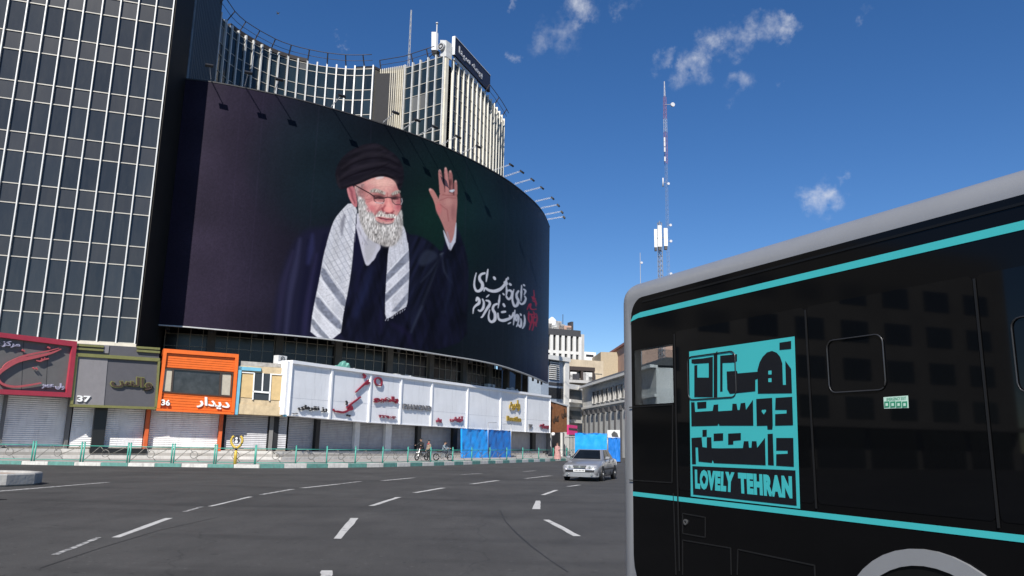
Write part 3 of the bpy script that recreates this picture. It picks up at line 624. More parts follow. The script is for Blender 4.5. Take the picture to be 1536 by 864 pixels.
    for s_ in [([(212, 182), (198, 240), (194, 300), (212, 345), (244, 346), (268, 318), (268, 280), (246, 246), (244, 214), (262, 192), (290, 184)], .8, 2.5, 1.6), ([(320, 148), (312, 200), (304, 262)], .8, 1.7, .7),
               ([(284, 348), (294, 322), (330, 342), (380, 350), (430, 334), (466, 300), (486, 262), (494, 236)], 1.0, 2.6, 1.3), ([(470, 268), (486, 262), (497, 282), (488, 296)], 1., 1.6, 1.), ([(506, 222), (508, 240)], .9, 1.2, .8),
               ([(490, 300), (494, 352), (488, 398)], .9, 1.7, .7), ([(494, 352), (520, 342), (544, 362), (538, 402), (512, 424), (492, 402)], 1.2, 2.1, 1.4), ([(520, 282), (532, 292)], 1.5, 1.8, 1.5), ([(460, 372), (470, 384)], 1., 1.3, 1.),
               ([(560, 335), (548, 392), (548, 440), (566, 486), (590, 478), (602, 440), (588, 408), (586, 376), (602, 350)], .8, 2.3, 1.6), ([(632, 296), (630, 360), (626, 440)], .8, 1.6, .7), ([(652, 332), (668, 350), (656, 382)], 1., 1.6, .9), ([(650, 290), (660, 300)], 1., 1.4, 1.),
               ([(608, 448), (630, 470), (656, 456), (670, 420), (660, 396)], 1., 1.9, 1.), ([(376, 222), (386, 238)], 1.6, 2.0, 1.6),
               ([(182, 556), (188, 510), (210, 482), (236, 462), (240, 432), (222, 412), (214, 436)], .7, 2.3, 1.5), ([(270, 424), (282, 456), (276, 504), (252, 532), (232, 526)], 1., 2.1, 1.1), ([(304, 436), (330, 444), (336, 474), (306, 522), (270, 584), (256, 592)], 1.2, 2.2, .8), ([(306, 406), (330, 384)], .7, 1.1, .7),
               ([(336, 524), (326, 580), (334, 620), (358, 634), (384, 612), (386, 560), (366, 518), (376, 482), (404, 468)], .8, 2.4, 1.5), ([(430, 386), (424, 440), (414, 506)], .8, 1.6, .6), ([(412, 556), (420, 606), (456, 622), (504, 610), (540, 590), (556, 550)], 1.2, 2.4, 1.2),
               ([(520, 574), (528, 600)], 1., 1.5, 1.), ([(450, 544), (480, 540)], 1.6, 1.8, 1.6), ([(464, 470), (474, 490)], 1.5, 1.8, 1.5), ([(570, 526), (564, 590), (556, 664)], .8, 1.6, .6), ([(508, 652), (530, 640)], .8, 1.2, .8),
               ([(584, 570), (596, 596), (584, 622), (576, 598), (588, 570), (606, 590), (600, 640), (586, 676)], 1., 1.8, 1.), ([(600, 660), (622, 680), (628, 640), (624, 606)], 1.2, 1.9, 1.), ([(656, 572), (662, 620), (654, 670), (640, 694)], .9, 1.8, .9), ([(620, 560), (628, 574)], 1., 1.4, 1.)]:
        st(*s_)
    RD = (178, 38, 66)
    for P, w in [([(744, 342), (748, 390), (736, 420), (756, 430), (772, 470)], 1.3), ([(684, 520), (700, 480), (716, 470), (712, 500), (730, 520), (768, 516)], 1.5), ([(700, 540), (696, 600), (706, 640)], 1.4), ([(716, 560), (730, 600), (716, 660), (704, 706)], 1.7), ([(740, 540), (752, 570), (736, 610), (744, 660), (730, 714)], 1.7),
                 ([(770, 560), (776, 610), (762, 660), (770, 676)], 1.5), ([(720, 590), (750, 596), (776, 586)], 1.3), ([(734, 440), (760, 452), (766, 490)], 1.4), ([(724, 402), (762, 420)], 1.2), ([(690, 560), (720, 566), (770, 560)], 1.2), ([(712, 640), (750, 640), (770, 660)], 1.3)]:
        q = catm(TX(P)); p.line(q, taper(q, w * .5, w, w * .5), RD, .5, .95)
    nz = p.noise(X, Y, 1.1, 1.1, 40); p.C *= (1 + .05 * (nz - .5))[:, None]
    return np.clip(p.C, 0, 255)
PRINT_K = 1.16
def make_billboard():
    base = BP[200]
    t = thing('billboard', 'huge curved billboard with a waving bearded man in black turban and white calligraphy', 'billboard', (base.x, base.y, ZBOT))
    # columns are spaced evenly as seen across the square, so the artwork stays crisp along the curve
    sx = np.array([proj((p.x, p.y, 20))[0] for p in BP]); s = np.arange(400.); nc = 660; nr = 430
    cs = np.interp(np.linspace(sx[0], sx[-1], nc), np.maximum.accumulate(sx), s)
    bx = np.interp(cs, s, [p.x for p in BP]); by = np.interp(cs, s, [p.y for p in BP]); zb = np.interp(cs, s, ZB_)
    tt = np.linspace(0, 1, nr); Z = zb[:, None] * (1 - tt) + ZT * tt; Xw = np.repeat(bx[:, None], nr, 1); Yw = np.repeat(by[:, None], nr, 1)
    V = np.stack([Xw, Yw, Z], -1).reshape(-1, 3); px, py = proj(V)
    c = paint(px, py) / 255.; c = np.where(c <= .04045, c / 12.92, ((c + .055) / 1.055) ** 2.4) / PRINT_K
    c = np.clip(c, 0.002, .85)
    me = bpy.data.meshes.new('printed_face'); i = np.arange(nc - 1)[:, None] * nr + np.arange(nr - 1)[None, :]; i = i.reshape(-1)
    q = np.stack([i, i + nr, i + nr + 1, i + 1], -1); nf = len(q)
    me.vertices.add(len(V)); me.loops.add(nf * 4); me.polygons.add(nf)
    me.vertices.foreach_set('co', (V - np.array(t.location[:])).reshape(-1).astype(np.float32)); me.loops.foreach_set('vertex_index', q.reshape(-1).astype(np.int32))
    me.polygons.foreach_set('loop_start', np.arange(0, nf * 4, 4, dtype=np.int32)); me.polygons.foreach_set('use_smooth', np.ones(nf, bool)); me.update(calc_edges=True)
    at = me.color_attributes.new('print', 'FLOAT_COLOR', 'POINT'); at.data.foreach_set('color', np.concatenate([c, np.ones((len(c), 1))], 1).reshape(-1).astype(np.float32))
    m = bpy.data.materials.new('printed_vinyl'); m.use_nodes = True; N = m.node_tree.nodes; L = m.node_tree.links; b = N['Principled BSDF']
    a = N.new('ShaderNodeAttribute'); a.attribute_name = 'print'; L.new(a.outputs['Color'], b.inputs['Base Color']); b.inputs['Roughness'].default_value = .5; b.inputs['Specular IOR Level'].default_value = .05
    tc = N.new('ShaderNodeTexCoord'); mp = N.new('ShaderNodeMapping'); mp.inputs['Scale'].default_value = (.5, .5, .12); L.new(tc.outputs['Object'], mp.inputs['Vector'])
    n = N.new('ShaderNodeTexNoise'); n.inputs['Scale'].default_value = 1.; L.new(mp.outputs[0], n.inputs['Vector']); bp = N.new('ShaderNodeBump'); bp.inputs['Strength'].default_value = .4; bp.inputs['Distance'].default_value = .16
    L.new(n.outputs['Fac'], bp.inputs['Height']); L.new(bp.outputs[0], b.inputs['Normal'])
    me.materials.append(m); o = bpy.data.objects.new('printed_face', me); COL.objects.link(o); o.parent = t
    dk = mat('board_steel', (.03, .028, .03), .6); gal = mat('galvanised_trim', (.50, .50, .49), .5, .3)
    # backing and rims follow the curve
    nrm = []
    for k in range(400):
        d = (BP[min(k + 1, 399)] - BP[max(k - 1, 0)]).normalized(); nrm.append(Vector((d.y, -d.x, 0)))
    def strip(name, m_, zf0, zf1, o0, o1, step=8, k0=0, k1=399):
        mb = MB(); ks = list(range(k0, k1, step)) + [k1]; vs = []
        for k in ks:
            for (zf, of) in ((zf0, o0), (zf0, o1), (zf1, o1), (zf1, o0)):
                p = BP[k] + nrm[k] * of; vs.append((p.x, p.y, zf(k)))
        fs = []
        for j in range(len(ks) - 1):
            for e in range(4): fs.append((j * 4 + e, j * 4 + (e + 1) % 4, j * 4 + 4 + (e + 1) % 4, j * 4 + 4 + e))
        fs += [(0, 1, 2, 3), tuple((len(ks) - 1) * 4 + e for e in (3, 2, 1, 0))]
        mb.add(vs, fs); return mb.build(name, m_, t)
    strip('backing', dk, lambda k: ZB_[k] + .02, lambda k: ZT - .02, -.45, -.03)
    strip('bottom_trim', gal, lambda k: ZB_[k] - .10, lambda k: ZB_[k] - .01, -.30, .08)
    strip('top_trim', dk, lambda k: ZT + .005, lambda k: ZT + .10, -.35, .04)
    for k in range(4, 400, 24): # steel uprights behind
        p = BP[k] - nrm[k] * .7; mb = MB(); mb.box(p.x - .12, p.x + .12, p.y - .12, p.y + .12, ZB_[k] - .3, ZT - .3); mb.build('upright', dk, t)
    white = mat('white_lattice_arm', (.62, .63, .65), .5); lampm = mat('floodlight_black', (.02, .02, .022), .5)
    ax = [318, 367, 412, 497, 576, 606, 630, 664, 692, 741, 757, 772.5, 787, 803, 811.5, 817.5, 821]
    tx = np.array([proj((p.x, p.y, ZT))[0] for p in BP])
    for x in ax:
        k = int(np.interp(x, np.maximum.accumulate(tx), s)); p = BP[k] + Vector((0, 0, ZT + .12 - BP[k].z)); q = p + nrm[k] * 2.1 + Vector((0, 0, .35)); u = Vector((0, 0, .16))
        mb = MB(); mb.bar(p, q, .02); mb.bar(p + u, q + u * .6, .02); m_ = 7
        for j in range(m_): a0 = p.lerp(q, j / m_); b0 = (p + u).lerp(q + u * .6, (j + .5) / m_); c0 = p.lerp(q, (j + 1) / m_); mb.bar(a0, b0, .013); mb.bar(b0, c0, .013)
        arm = mb.build('lamp_arm', white, t)
        mb = MB(); d = nrm[k]; e = Vector((-d.y, d.x, 0)); f = (Vector((0, 0, -.75)) - d * .65).normalized(); up_ = e.cross(f)
        c = q + d * .12 - Vector((0, 0, .05)); W_, H_, D_ = .30, .16, .10
        mb.hexa([c + e * sx_ * W_ + up_ * sy_ * H_ + f * sz_ * D_ for sz_ in (-1, 1) for sx_, sy_ in ((-1, -1), (1, -1), (1, 1), (-1, 1))])
        mb.bar(q, c, .05); mb.build('floodlight', lampm, arm)
    # left return of the board along the tower wall
    return t, nrm
BOARD, BNRM = make_billboard()
# ================================================================== OFFICE TOWER (left)
def glass_mat(name, col, rough=.22, rnd=.35, dust=.25):
    m = bpy.data.materials.new(name); m.use_nodes = True; nt = m.node_tree; N = nt.nodes; L = nt.links; b = N['Principled BSDF']
    oi = N.new('ShaderNodeObjectInfo'); mr = N.new('ShaderNodeMapRange'); mr.inputs['To Min'].default_value = 1 - rnd; mr.inputs['To Max'].default_value = 1 + rnd; L.new(oi.outputs['Random'], mr.inputs['Value'])
    sc_ = N.new('ShaderNodeVectorMath'); sc_.operation = 'SCALE'; sc_.inputs[0].default_value = col; L.new(mr.outputs[0], sc_.inputs['Scale'])
    g = N.new('ShaderNodeNewGeometry'); mp = N.new('ShaderNodeMapping'); mp.inputs['Scale'].default_value = (1.3, 1.3, .3); L.new(g.outputs['Position'], mp.inputs['Vector'])
    n = N.new('ShaderNodeTexNoise'); n.inputs['Scale'].default_value = 1.5; n.inputs['Detail'].default_value = 8; n.inputs['Roughness'].default_value = .7; L.new(mp.outputs[0], n.inputs['Vector'])
    r = N.new('ShaderNodeMapRange'); r.inputs['From Min'].default_value = .42; r.inputs['From Max'].default_value = .78; r.inputs['To Max'].default_value = dust; L.new(n.outputs['Fac'], r.inputs['Value'])
    mx = N.new('ShaderNodeMix'); mx.data_type = 'RGBA'; L.new(r.outputs[0], mx.inputs['Factor']); L.new(sc_.outputs[0], mx.inputs['A']); mx.inputs['B'].default_value = (.09, .085, .075, 1)
    L.new(mx.outputs['Result'], b.inputs['Base Color']); b.inputs['Roughness'].default_value = rough; b.inputs['Specular IOR Level'].default_value = .5
    return m
M_GLASS = glass_mat('dusty_tower_glass', (.026, .029, .032), .16, .28, .22)
M_SPAN = glass_mat('dusty_spandrel_glass', (.028, .029, .031), .24, .25, .2)
M_GLASS2 = glass_mat('curved_block_glass', (.012, .022, .028), .12, .5, .18)
M_BLIND = glass_mat('glass_with_pale_blind', (.10, .10, .095), .2, .5, .2)
M_MULL = mat('white_aluminium', (.62, .62, .60), .45, .15, var=.15, scale=1.5, dirt=.35)
M_TRANS = mat('grey_aluminium', (.42, .40, .35), .5, .1, var=.2, scale=1.5, dirt=.4)
M_DARKWALL = mat('black_stone_cladding', (.012, .010, .008), .7, var=.3, scale=.6, spec=.25)
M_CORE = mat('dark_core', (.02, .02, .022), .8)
M_CREAMW = mat('pale_cream_fin', (.72, .69, .60), .55, var=.12, scale=1.2, dirt=.25)
M_CREAM = mat('cream_fin', (.62, .57, .46), .6, var=.18, scale=1.2, dirt=.45)

C0 = atY(205, 515, 54.5); TD = Vector((.953, .304, 0)).normalized()
tower_pl = Plane((C0.x - TD.x * 42, C0.y - TD.y * 42), (C0.x, C0.y))
def tower():
    t = thing('office_tower', 'dark glass office tower with white mullion grid above red and brown shop signs', 'building', (C0.x - 6, C0.y + 3, .15))
    pl = tower_pl; UE = 42.0
    u1 = pl.u(pl.P(228, 260)); u0 = pl.u(pl.P(28.6, 260)); w = (u1 - u0) / 7
    end = Vector((BP[0].x, BP[0].y, 0)) - Vector((.05, -.1, 0))
    mb = MB(); top = 47.0
    foot = [pl.at(0, 0, -.25), pl.at(UE - .12, 0, -.25), Vector((end.x - .3, end.y, 0)), Vector((end.x - 4, end.y + 1, 0)), pl.at(0, 0, -18)]
    mb.prism([Vector((p.x, p.y, 7.0)) for p in foot], (0, 0, top - 7)); mb.build('core', M_CORE, t)
    mb = MB(); a = pl.at(UE, 0, .12); mb.obox((a.x, a.y), (end.x, end.y), 7.0, 47.3, -.12, .06); mb.build('side_wall', M_DARKWALL, t)
    rows = []
    zs = [8.05]; base = 9.84
    for k in range(8): zs += [base + 3.79 * k, base + 3.79 * k + 1.41]
    # panes
    pw = MB(); pw.hexa([(-w / 2, -.03, 0), (w / 2, -.03, 0), (w / 2, .03, 0), (-w / 2, .03, 0), (-w / 2, -.03, 1), (w / 2, -.03, 1), (w / 2, .03, 1), (-w / 2, .03, 1)])
    me_w = build_unit(pw, 'window_pane', M_GLASS); me_s = build_unit(pw, 'spandrel_pane', M_SPAN)
    ncol = 10
    for c in range(ncol):
        uc = UE - .1 - w * (c + .5)
        for j in range(len(zs) - 1):
            z0, z1 = zs[j], zs[j + 1]; sp_ = (j % 2 == 1)
            o = inst(me_s if sp_ else me_w, 'spandrel_pane' if sp_ else 'window_pane', t, pl.at(uc, z0, random.uniform(-.012, .012)), pl.rot + random.uniform(-.006, .006), (1, 1, z1 - z0))
    mm = MB(); mm.box(-.04, .04, -.25, .02, 0, 1); me_m = build_unit(mm, 'mullion', M_MULL)
    for c in range(ncol + 1): inst(me_m, 'mullion', t, pl.at(UE - .1 - w * c, 8.0, 0), pl.rot, (1, 1, 38.6))
    mm = MB(); mm.box(-ncol * w, 0, -.085, .02, -.035, .035); me_t = build_unit(mm, 'transom', M_TRANS)
    for z in zs: inst(me_t, 'transom', t, pl.at(UE - .1, z, 0), pl.rot)
    # the same curtain wall goes on outside the picture as one plain sheet
    mb = MB(); pl.box(mb, 0, UE - .1 - ncol * w, 8, 46.6, -.1, .0); pl.box(mb, UE - .1 - ncol * w, UE - .1, zs[-1] + .05, 46.6, -.1, 0); mb.build('upper_glazing', M_GLASS, t)
    mb = MB(); pl.box(mb, 0, UE + .05, 46.6, 47.4, -.3, .2); mb.build('parapet', M_TRANS, t)
    mb = MB(); pl.box(mb, 0, UE + .02, 7.55, 8.0, -.3, .35); mb.build('base_ledge', M_CREAM, t)
tower()

# ================================================================== CURVED OFFICE BLOCK behind the billboard
ZR = 42.58
CONC = [(330, 22), (338, 33), (347, 42), (357, 50), (368, 57), (379.6, 64), (392, 70.5), (404.6, 77), (417.5, 82.3), (431.7, 87), (446.7, 91), (461, 94.2), (475.7, 97), (490.4, 99.2), (505, 101), (519, 102.2), (533, 102.6), (547, 102.4), (560.6, 101.8)]
TUR_L = [(609, 101), (620, 97.5), (631.5, 94), (643, 90.5), (654.5, 87), (667, 82.5)]
TUR_R = [(671, 85), (679, 91), (687, 98.5), (695, 106), (702.5, 113), (710, 120), (716.5, 127), (722.5, 133), (728, 139.5), (733, 146), (737.5, 152.5), (741.5, 158.5), (745.5, 164.5), (749, 170), (752, 175.5), (755, 181)]
def curved_block():
    cp_ = [atz(x, y, ZR) for x, y in CONC]; tl = [atz(x, y, ZR) for x, y in TUR_L]
    # straighten the turret faces
    tl = [tl[0].lerp(tl[-1], i / (len(tl) - 1)) for i in range(len(tl))]
    tr0 = [atz(x, y, ZR) for x, y in TUR_R]
    e = 2.2; N_ = len(tr0); c_ = tr0[0] + (tr0[-1] - tr0[0]) * .5; dch = (tr0[-1] - tr0[0]).normalized(); nch = Vector((dch.y, -dch.x, 0))
    tr = []
    for i in range(N_):
        f = i / (N_ - 1); q = tr0[0].lerp(tr0[-1], f) + nch * (.55 * 4 * f * (1 - f)); tr.append(q)
    t = thing('curved_office_block', 'concave glass office block with white fins and cream corner turret behind the billboard', 'building', (cp_[9].x, cp_[9].y + 4, .15))
    zs = [28.0]; levels = [.9, 2.65, 3.85, 5.6, 6.8, 8.55, 9.75, 11.5, 12.7]
    zl = sorted([ZR - l for l in levels] + [ZR - .12])
    # core mass
    s0 = Vector((BP[0].x - .2, BP[0].y + .6, 0)); bk = .35
    def inn(p, q, o=bk): d = (q - p).normalized(); return Vector((-d.y, d.x, 0)) * o
    core = []
    for P in (cp_, tl, tr):
        for i, p in enumerate(P):
            q = P[i + 1] if i + 1 < len(P) else P[i]; p0 = P[i] if i + 1 < len(P) else P[i - 1]
            core.append(p + inn(p0, P[i + 1] if i + 1 < len(P) else P[i]))
    end = tr[-1]
    poly = [Vector((s0.x - .3, s0.y, 0))] + [Vector((p.x, p.y, 0)) for p in core] + [Vector((end.x - 2, end.y + 12, 0)), Vector((s0.x - 12, end.y + 12, 0)), Vector((s0.x - 12, s0.y, 0))]
    mb = MB(); mb.prism([Vector((p.x, p.y, 7.3)) for p in poly], (0, 0, ZR - 7.3 - .5)); mb.build('core', M_CORE, t)
    def facade(P, fin_w, fin_d, fin_m, rows=True, tm=M_TRANS, bl=.0, tall=.25):
        for i, p in enumerate(P):
            a = P[max(i - 1, 0)]; b = P[min(i + 1, len(P) - 1)]; r = math.atan2(b.y - a.y, b.x - a.x)
            mb = MB(); mb.box(-fin_w, fin_w, -fin_d, .12, 0, ZR + tall - 28); inst(build_unit(mb, 'fin', fin_m) if i == 0 else facade.me, 'fin', t, (p.x, p.y, 28), r) if False else None
            if i == 0: facade.me = build_unit(mb, 'fin', fin_m)
            inst(facade.me, 'fin', t, (p.x, p.y, 28), r)
        if not rows: return
        for i in range(len(P) - 1):
            a, b = P[i], P[i + 1]; L_ = (b - a).length; r = math.atan2(b.y - a.y, b.x - a.x); c = (a + b) / 2
            k0 = 'curved_pane%.2f' % L_
            for j in range(len(zl) - 1):
                mb = MB(); mb.box(-L_ / 2, L_ / 2, -.02, .02, 0, zl[j + 1] - zl[j])
                m_ = M_BLIND if random.random() < bl else M_GLASS2
                inst(build_unit(mb, 'window_pane', m_), 'window_pane', t, (c.x, c.y, zl[j]), r + random.uniform(-.01, .01))
            for z in zl:
                mb = MB(); mb.box(-L_ / 2, L_ / 2, -.07, .02, -.035, .035); inst(build_unit(mb, 'transom', tm), 'transom', t, (c.x, c.y, z), r)
    facade(cp_, .075, .22, M_MULL, bl=.03)
    facade(tl, .07, .20, M_MULL, bl=.03)
    facade(tr[1:], .075, .2, M_CREAMW, bl=.07)
    a, b = tl[-1], tr[0]; mb = MB(); c = (a + b) / 2
    mb.obox((a.x, a.y), (b.x, b.y), 28, ZR + .6, -.4, .25); mb.build('corner_pier', M_CREAM, t)
    # cream finned panel between the concave front and the turret, with a shaded reveal
    a = atz(572, 107, ZR); b = tl[0]
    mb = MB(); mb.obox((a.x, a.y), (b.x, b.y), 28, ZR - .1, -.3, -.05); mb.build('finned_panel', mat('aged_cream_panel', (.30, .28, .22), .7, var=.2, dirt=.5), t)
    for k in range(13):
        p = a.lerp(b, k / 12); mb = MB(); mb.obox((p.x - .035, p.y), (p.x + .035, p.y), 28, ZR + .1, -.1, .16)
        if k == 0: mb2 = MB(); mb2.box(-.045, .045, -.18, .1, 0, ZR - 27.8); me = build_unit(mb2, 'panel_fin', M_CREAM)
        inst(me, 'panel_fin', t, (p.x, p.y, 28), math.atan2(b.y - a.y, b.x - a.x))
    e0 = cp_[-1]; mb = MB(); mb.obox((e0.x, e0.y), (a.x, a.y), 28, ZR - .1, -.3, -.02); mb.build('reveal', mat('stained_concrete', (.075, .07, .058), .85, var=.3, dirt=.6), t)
    # blue-grey side wall with vertical battens, running back from the tower
    A_ = Vector((BP[0].x - .03, BP[0].y + .5, 0)); B_ = Vector((cp_[0].x, cp_[0].y, 0)); swm = mat('blue_grey_sheet_cladding', (.24, .29, .34), .5, .2, var=.25, scale=.7, dirt=.5)
    mb = MB(); mb.obox(A_, B_, 28, 46, -.3, -.02); mb.build('side_cladding', swm, t)
    n = 16
    for k in range(n):
        p = A_.lerp(B_, (k + .5) / n); mb = MB(); mb.box(-.07, .07, -.16, .05, 0, 18)
        if k == 0: me = build_unit(mb, 'batten', mat('dark_batten', (.10, .12, .14), .6))
        inst(me, 'batten', t, (p.x, p.y, 28), math.atan2(B_.y - A_.y, B_.x - A_.x))
    # roof edge: dark coping and a light railing leaning out on brackets
    cop = mat('roof_coping', (.035, .03, .03), .7); steel = mat('rail_steel', (.055, .05, .055), .6)
    for P in (cp_[2:12],):
        mb = MB()
        for p, q in zip(P, P[1:]): mb.obox(p, q, ZR + .12, ZR + .55, -.5, -.06)
        mb.build('coping', cop, t)
    e1 = cp_[-1]; mb = MB(); mb.obox(cp_[-3], e1, ZR - .02, ZR + .28, -1.2, -.1); mb.obox(e1, a, ZR - .05, ZR + .25, -.8, .02); mb.build('coping', cop, t)
    def railing(P, out, h, skip=2):
        path = []
        for i, p in enumerate(P):
            q = P[min(i + 1, len(P) - 1)]; p0 = P[max(i - 1, 0)]; d = (q - p0).normalized(); nn = Vector((d.y, -d.x, 0)); path.append((p, p + nn * out + Vector((0, 0, h)), p + nn * out * .6 + Vector((0, 0, h * .55))))
        mb = MB(); mb.tube([q for _, q, _ in path], .045, 5); mb.tube([q for _, _, q in path], .03, 5); mb.build('railing', steel, t)
        for i in range(0, len(path), skip): mb = MB(); mb.bar(path[i][0] + Vector((0, 0, -.1)), path[i][1], .07); mb.build('railing_bracket', steel, t)
    up_left = [cp_[0] + (cp_[0] - cp_[1]) * .9] + cp_
    railing(up_left, .9, 1.15); railing([a] + tl[:-1], .5, 1.1, 2); railing(tr[8:], .7, 1.0, 3)
    return t, cp_, tl, tr
CB, cbp, ctl, ctr = curved_block()

def rooftop():
    # panel antenna on its pole and equipment cabinet, both standing on the turret's edge
    wht = mat('antenna_white', (.72, .72, .72), .5, var=.05); dk = mat('antenna_bracket', (.03, .03, .03), .6); gr = mat('antenna_grey', (.42, .42, .42), .5)
    pl = Plane(ctl[0], ctl[-1]); t = None
    b = pl.P(652.5, 90); t = thing('panel_antenna', 'slim white panel antenna on a pole at the turret roof edge', 'antenna', b)
    mb = MB(); pl.slab(mb, [(649, 49), (656, 49), (655.6, 76), (648.8, 76)], -.15, .2); mb.build('panel', wht, t)
    mb = MB(); mb.tube([pl.P(654, 92, -.3), pl.P(655.5, 36, -.3)], .07, 6); mb.tube([pl.P(655.5, 36, -.3), pl.P(655.5, 34, -.3)], .14, 6); mb.build('pole', gr, t)
    mb = MB(); pl.slab(mb, [(648, 76), (657, 76), (655, 84), (650, 84)], -.35, .15); mb.bar(pl.P(650, 80), pl.P(638, 92), .06); mb.bar(pl.P(654, 82), pl.P(664, 86), .06); mb.build('bracket', dk, t)
    b = pl.P(664, 84); t = thing('equipment_cabinet', 'pale tall equipment cabinet with round dish on the turret corner', 'cabinet', b)
    mb = MB(); pl.slab(mb, [(661, 60.5), (670.5, 61), (670, 85), (661.5, 85)], -.9, .1); mb.build('housing', mat('cabinet_pale', (.55, .55, .53), .6, dirt=.3), t)
    mb = MB(); q = pl.P(662.5, 70, .25); mb.disc(q, pl.n, .42, .3, 18); mb.build('dish', gr, t); mb = MB(); mb.disc(q + pl.n * .17, pl.n, .3, .06, 18, .2); mb.build('dish_rim', dk, t)
    # rooftop name board
    sp_ = Plane((ctr[1].x, ctr[1].y), (ctr[9].x, ctr[9].y)); A_ = sp_.P(681, 100)
    q = [(681, 55), (733.5, 119), (733.5, 126), (681, 84)]
    Pl = Plane(sp_.at(0, 0, .3), sp_.at(9, 0, .3)); t = thing('rooftop_sign', 'dark rooftop sign board with pale lettering and white edge on the turret', 'sign', Pl.P(700, 108))
    Zt = Pl.P(681, 55).z; Zl = Pl.P(681, 83).z; u0 = Pl.u(Pl.P(681, 70)); u1 = Pl.u(Pl.P(734, 122))
    mb = MB(); Pl.box(mb, u0, u1, Zl, Zt, -.18, .12); mb.build('board', mat('rooftop_sign_navy', (.02, .017, .032), .5), t)
    mb = MB(); Pl.box(mb, u0 - .12, u0, Zl, Zt + .05, -.2, .16); Pl.box(mb, u0, u1, Zt, Zt + .07, -.2, .16); mb.build('edge', wht, t)
    mb = MB(); Lq = lambda f0, f1, g0, g1: None
    vs, fs = text_mesh('بیمه سینا', .03); out = []
    for x, y, z in vs: out.append(Pl.at(u0 + (u1 - u0) * (.12 + .62 * (1 - x) if False else .10 + .66 * x), Zl + (Zt - Zl) * (.22 + .5 * y), .12 + .06 * z))
    mb.add(out, fs); mb.build('lettering', mat('rooftop_letter', (.5, .5, .52), .5), t)
    for f in (.08, .3, .52, .74, .95):
        mb = MB(); u = u0 + (u1 - u0) * f; mb.bar(Pl.at(u, ZR - .3, -.35), Pl.at(u, Zl + .2, -.1), .06); mb.bar(Pl.at(u, ZR - .2, -1.6), Pl.at(u, Zt - .3, -.12), .05); mb.build('strut', gr, t)
    mb = MB(); Pl.box(mb, u0 + .2, u0 + (u1 - u0) * .62, ZR + .05, Zl - .12, -.1, .02); mb.build('lower_panel', mat('rooftop_lower_panel', (.5, .51, .52), .6, var=.3, scale=2), t)
    # thin lattice whip mast
    m0 = atY(613, 92, 86); t = thing('lattice_mast', 'thin grey lattice mast on the roof behind the turret', 'mast', (m0.x, m0.y, ZR - .5))
    tp_ = atY(614, 15, 86); mb = MB(); r_ = .16; hts = np.linspace(ZR - .5, tp_.z, 15)
    for k in range(3):
        an = k * 2.094; mb.bar((m0.x + r_ * math.cos(an), m0.y + r_ * math.sin(an), ZR - .5), (m0.x + r_ * .4 * math.cos(an), m0.y + r_ * .4 * math.sin(an), tp_.z), .03)
        for z0, z1 in zip(hts, hts[1:]):
            f = (z0 - hts[0]) / (hts[-1] - hts[0]); rr = r_ * (1 - .6 * f); mb.bar((m0.x + rr * math.cos(an), m0.y + rr * math.sin(an), z0), (m0.x + rr * math.cos(an + 2.094), m0.y + rr * math.sin(an + 2.094), z1), .022)
    mb.build('lattice', gr, t)
rooftop()

# ================================================================== PODIUM: window band under the billboard, shop mass
SPX = [(-130, 44.3), (0, 47.5), (112, 51.0), (240, 54.0), (357, 56.5), (433, 57.5)]
SPT = [atY(x, 560, Y) for x, Y in SPX]; SPT[0] = SPT[1] - (SPT[2] - SPT[1]).normalized() * 4.5
W0 = atY(437, 541, 57.5); W1 = atY(825, 594, 94.9)
PLS = [Plane(SPT[i], SPT[i + 1]) for i in range(5)]; PLW = Plane(W0, W1)
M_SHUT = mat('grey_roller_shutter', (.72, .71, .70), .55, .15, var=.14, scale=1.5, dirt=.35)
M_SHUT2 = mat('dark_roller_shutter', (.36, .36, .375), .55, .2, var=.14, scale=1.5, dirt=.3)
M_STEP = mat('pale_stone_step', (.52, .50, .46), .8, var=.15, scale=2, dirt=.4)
M_STEP_SHADE = mat('shade_toned_step', (.33, .31, .28), .8, var=.15, scale=2, dirt=.5)  # middle step darkened to paint in the shadow stripes of the stairs
M_STEEL = mat('rusty_window_steel', (.30, .27, .22), .65, .2, var=.3, scale=2, dirt=.5)
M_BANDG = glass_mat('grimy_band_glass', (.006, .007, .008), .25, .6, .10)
M_COLUMN = mat('grimy_concrete', (.10, .092, .08), .85, var=.25, scale=1.5, dirt=.5)
M_WHITEBOX = mat('white_sign_sheet', (.84, .845, .85), .5, var=.07, scale=.8, dirt=.22)
M_WHITERIB = mat('white_sign_frame', (.88, .88, .88), .45, var=.04, scale=1)
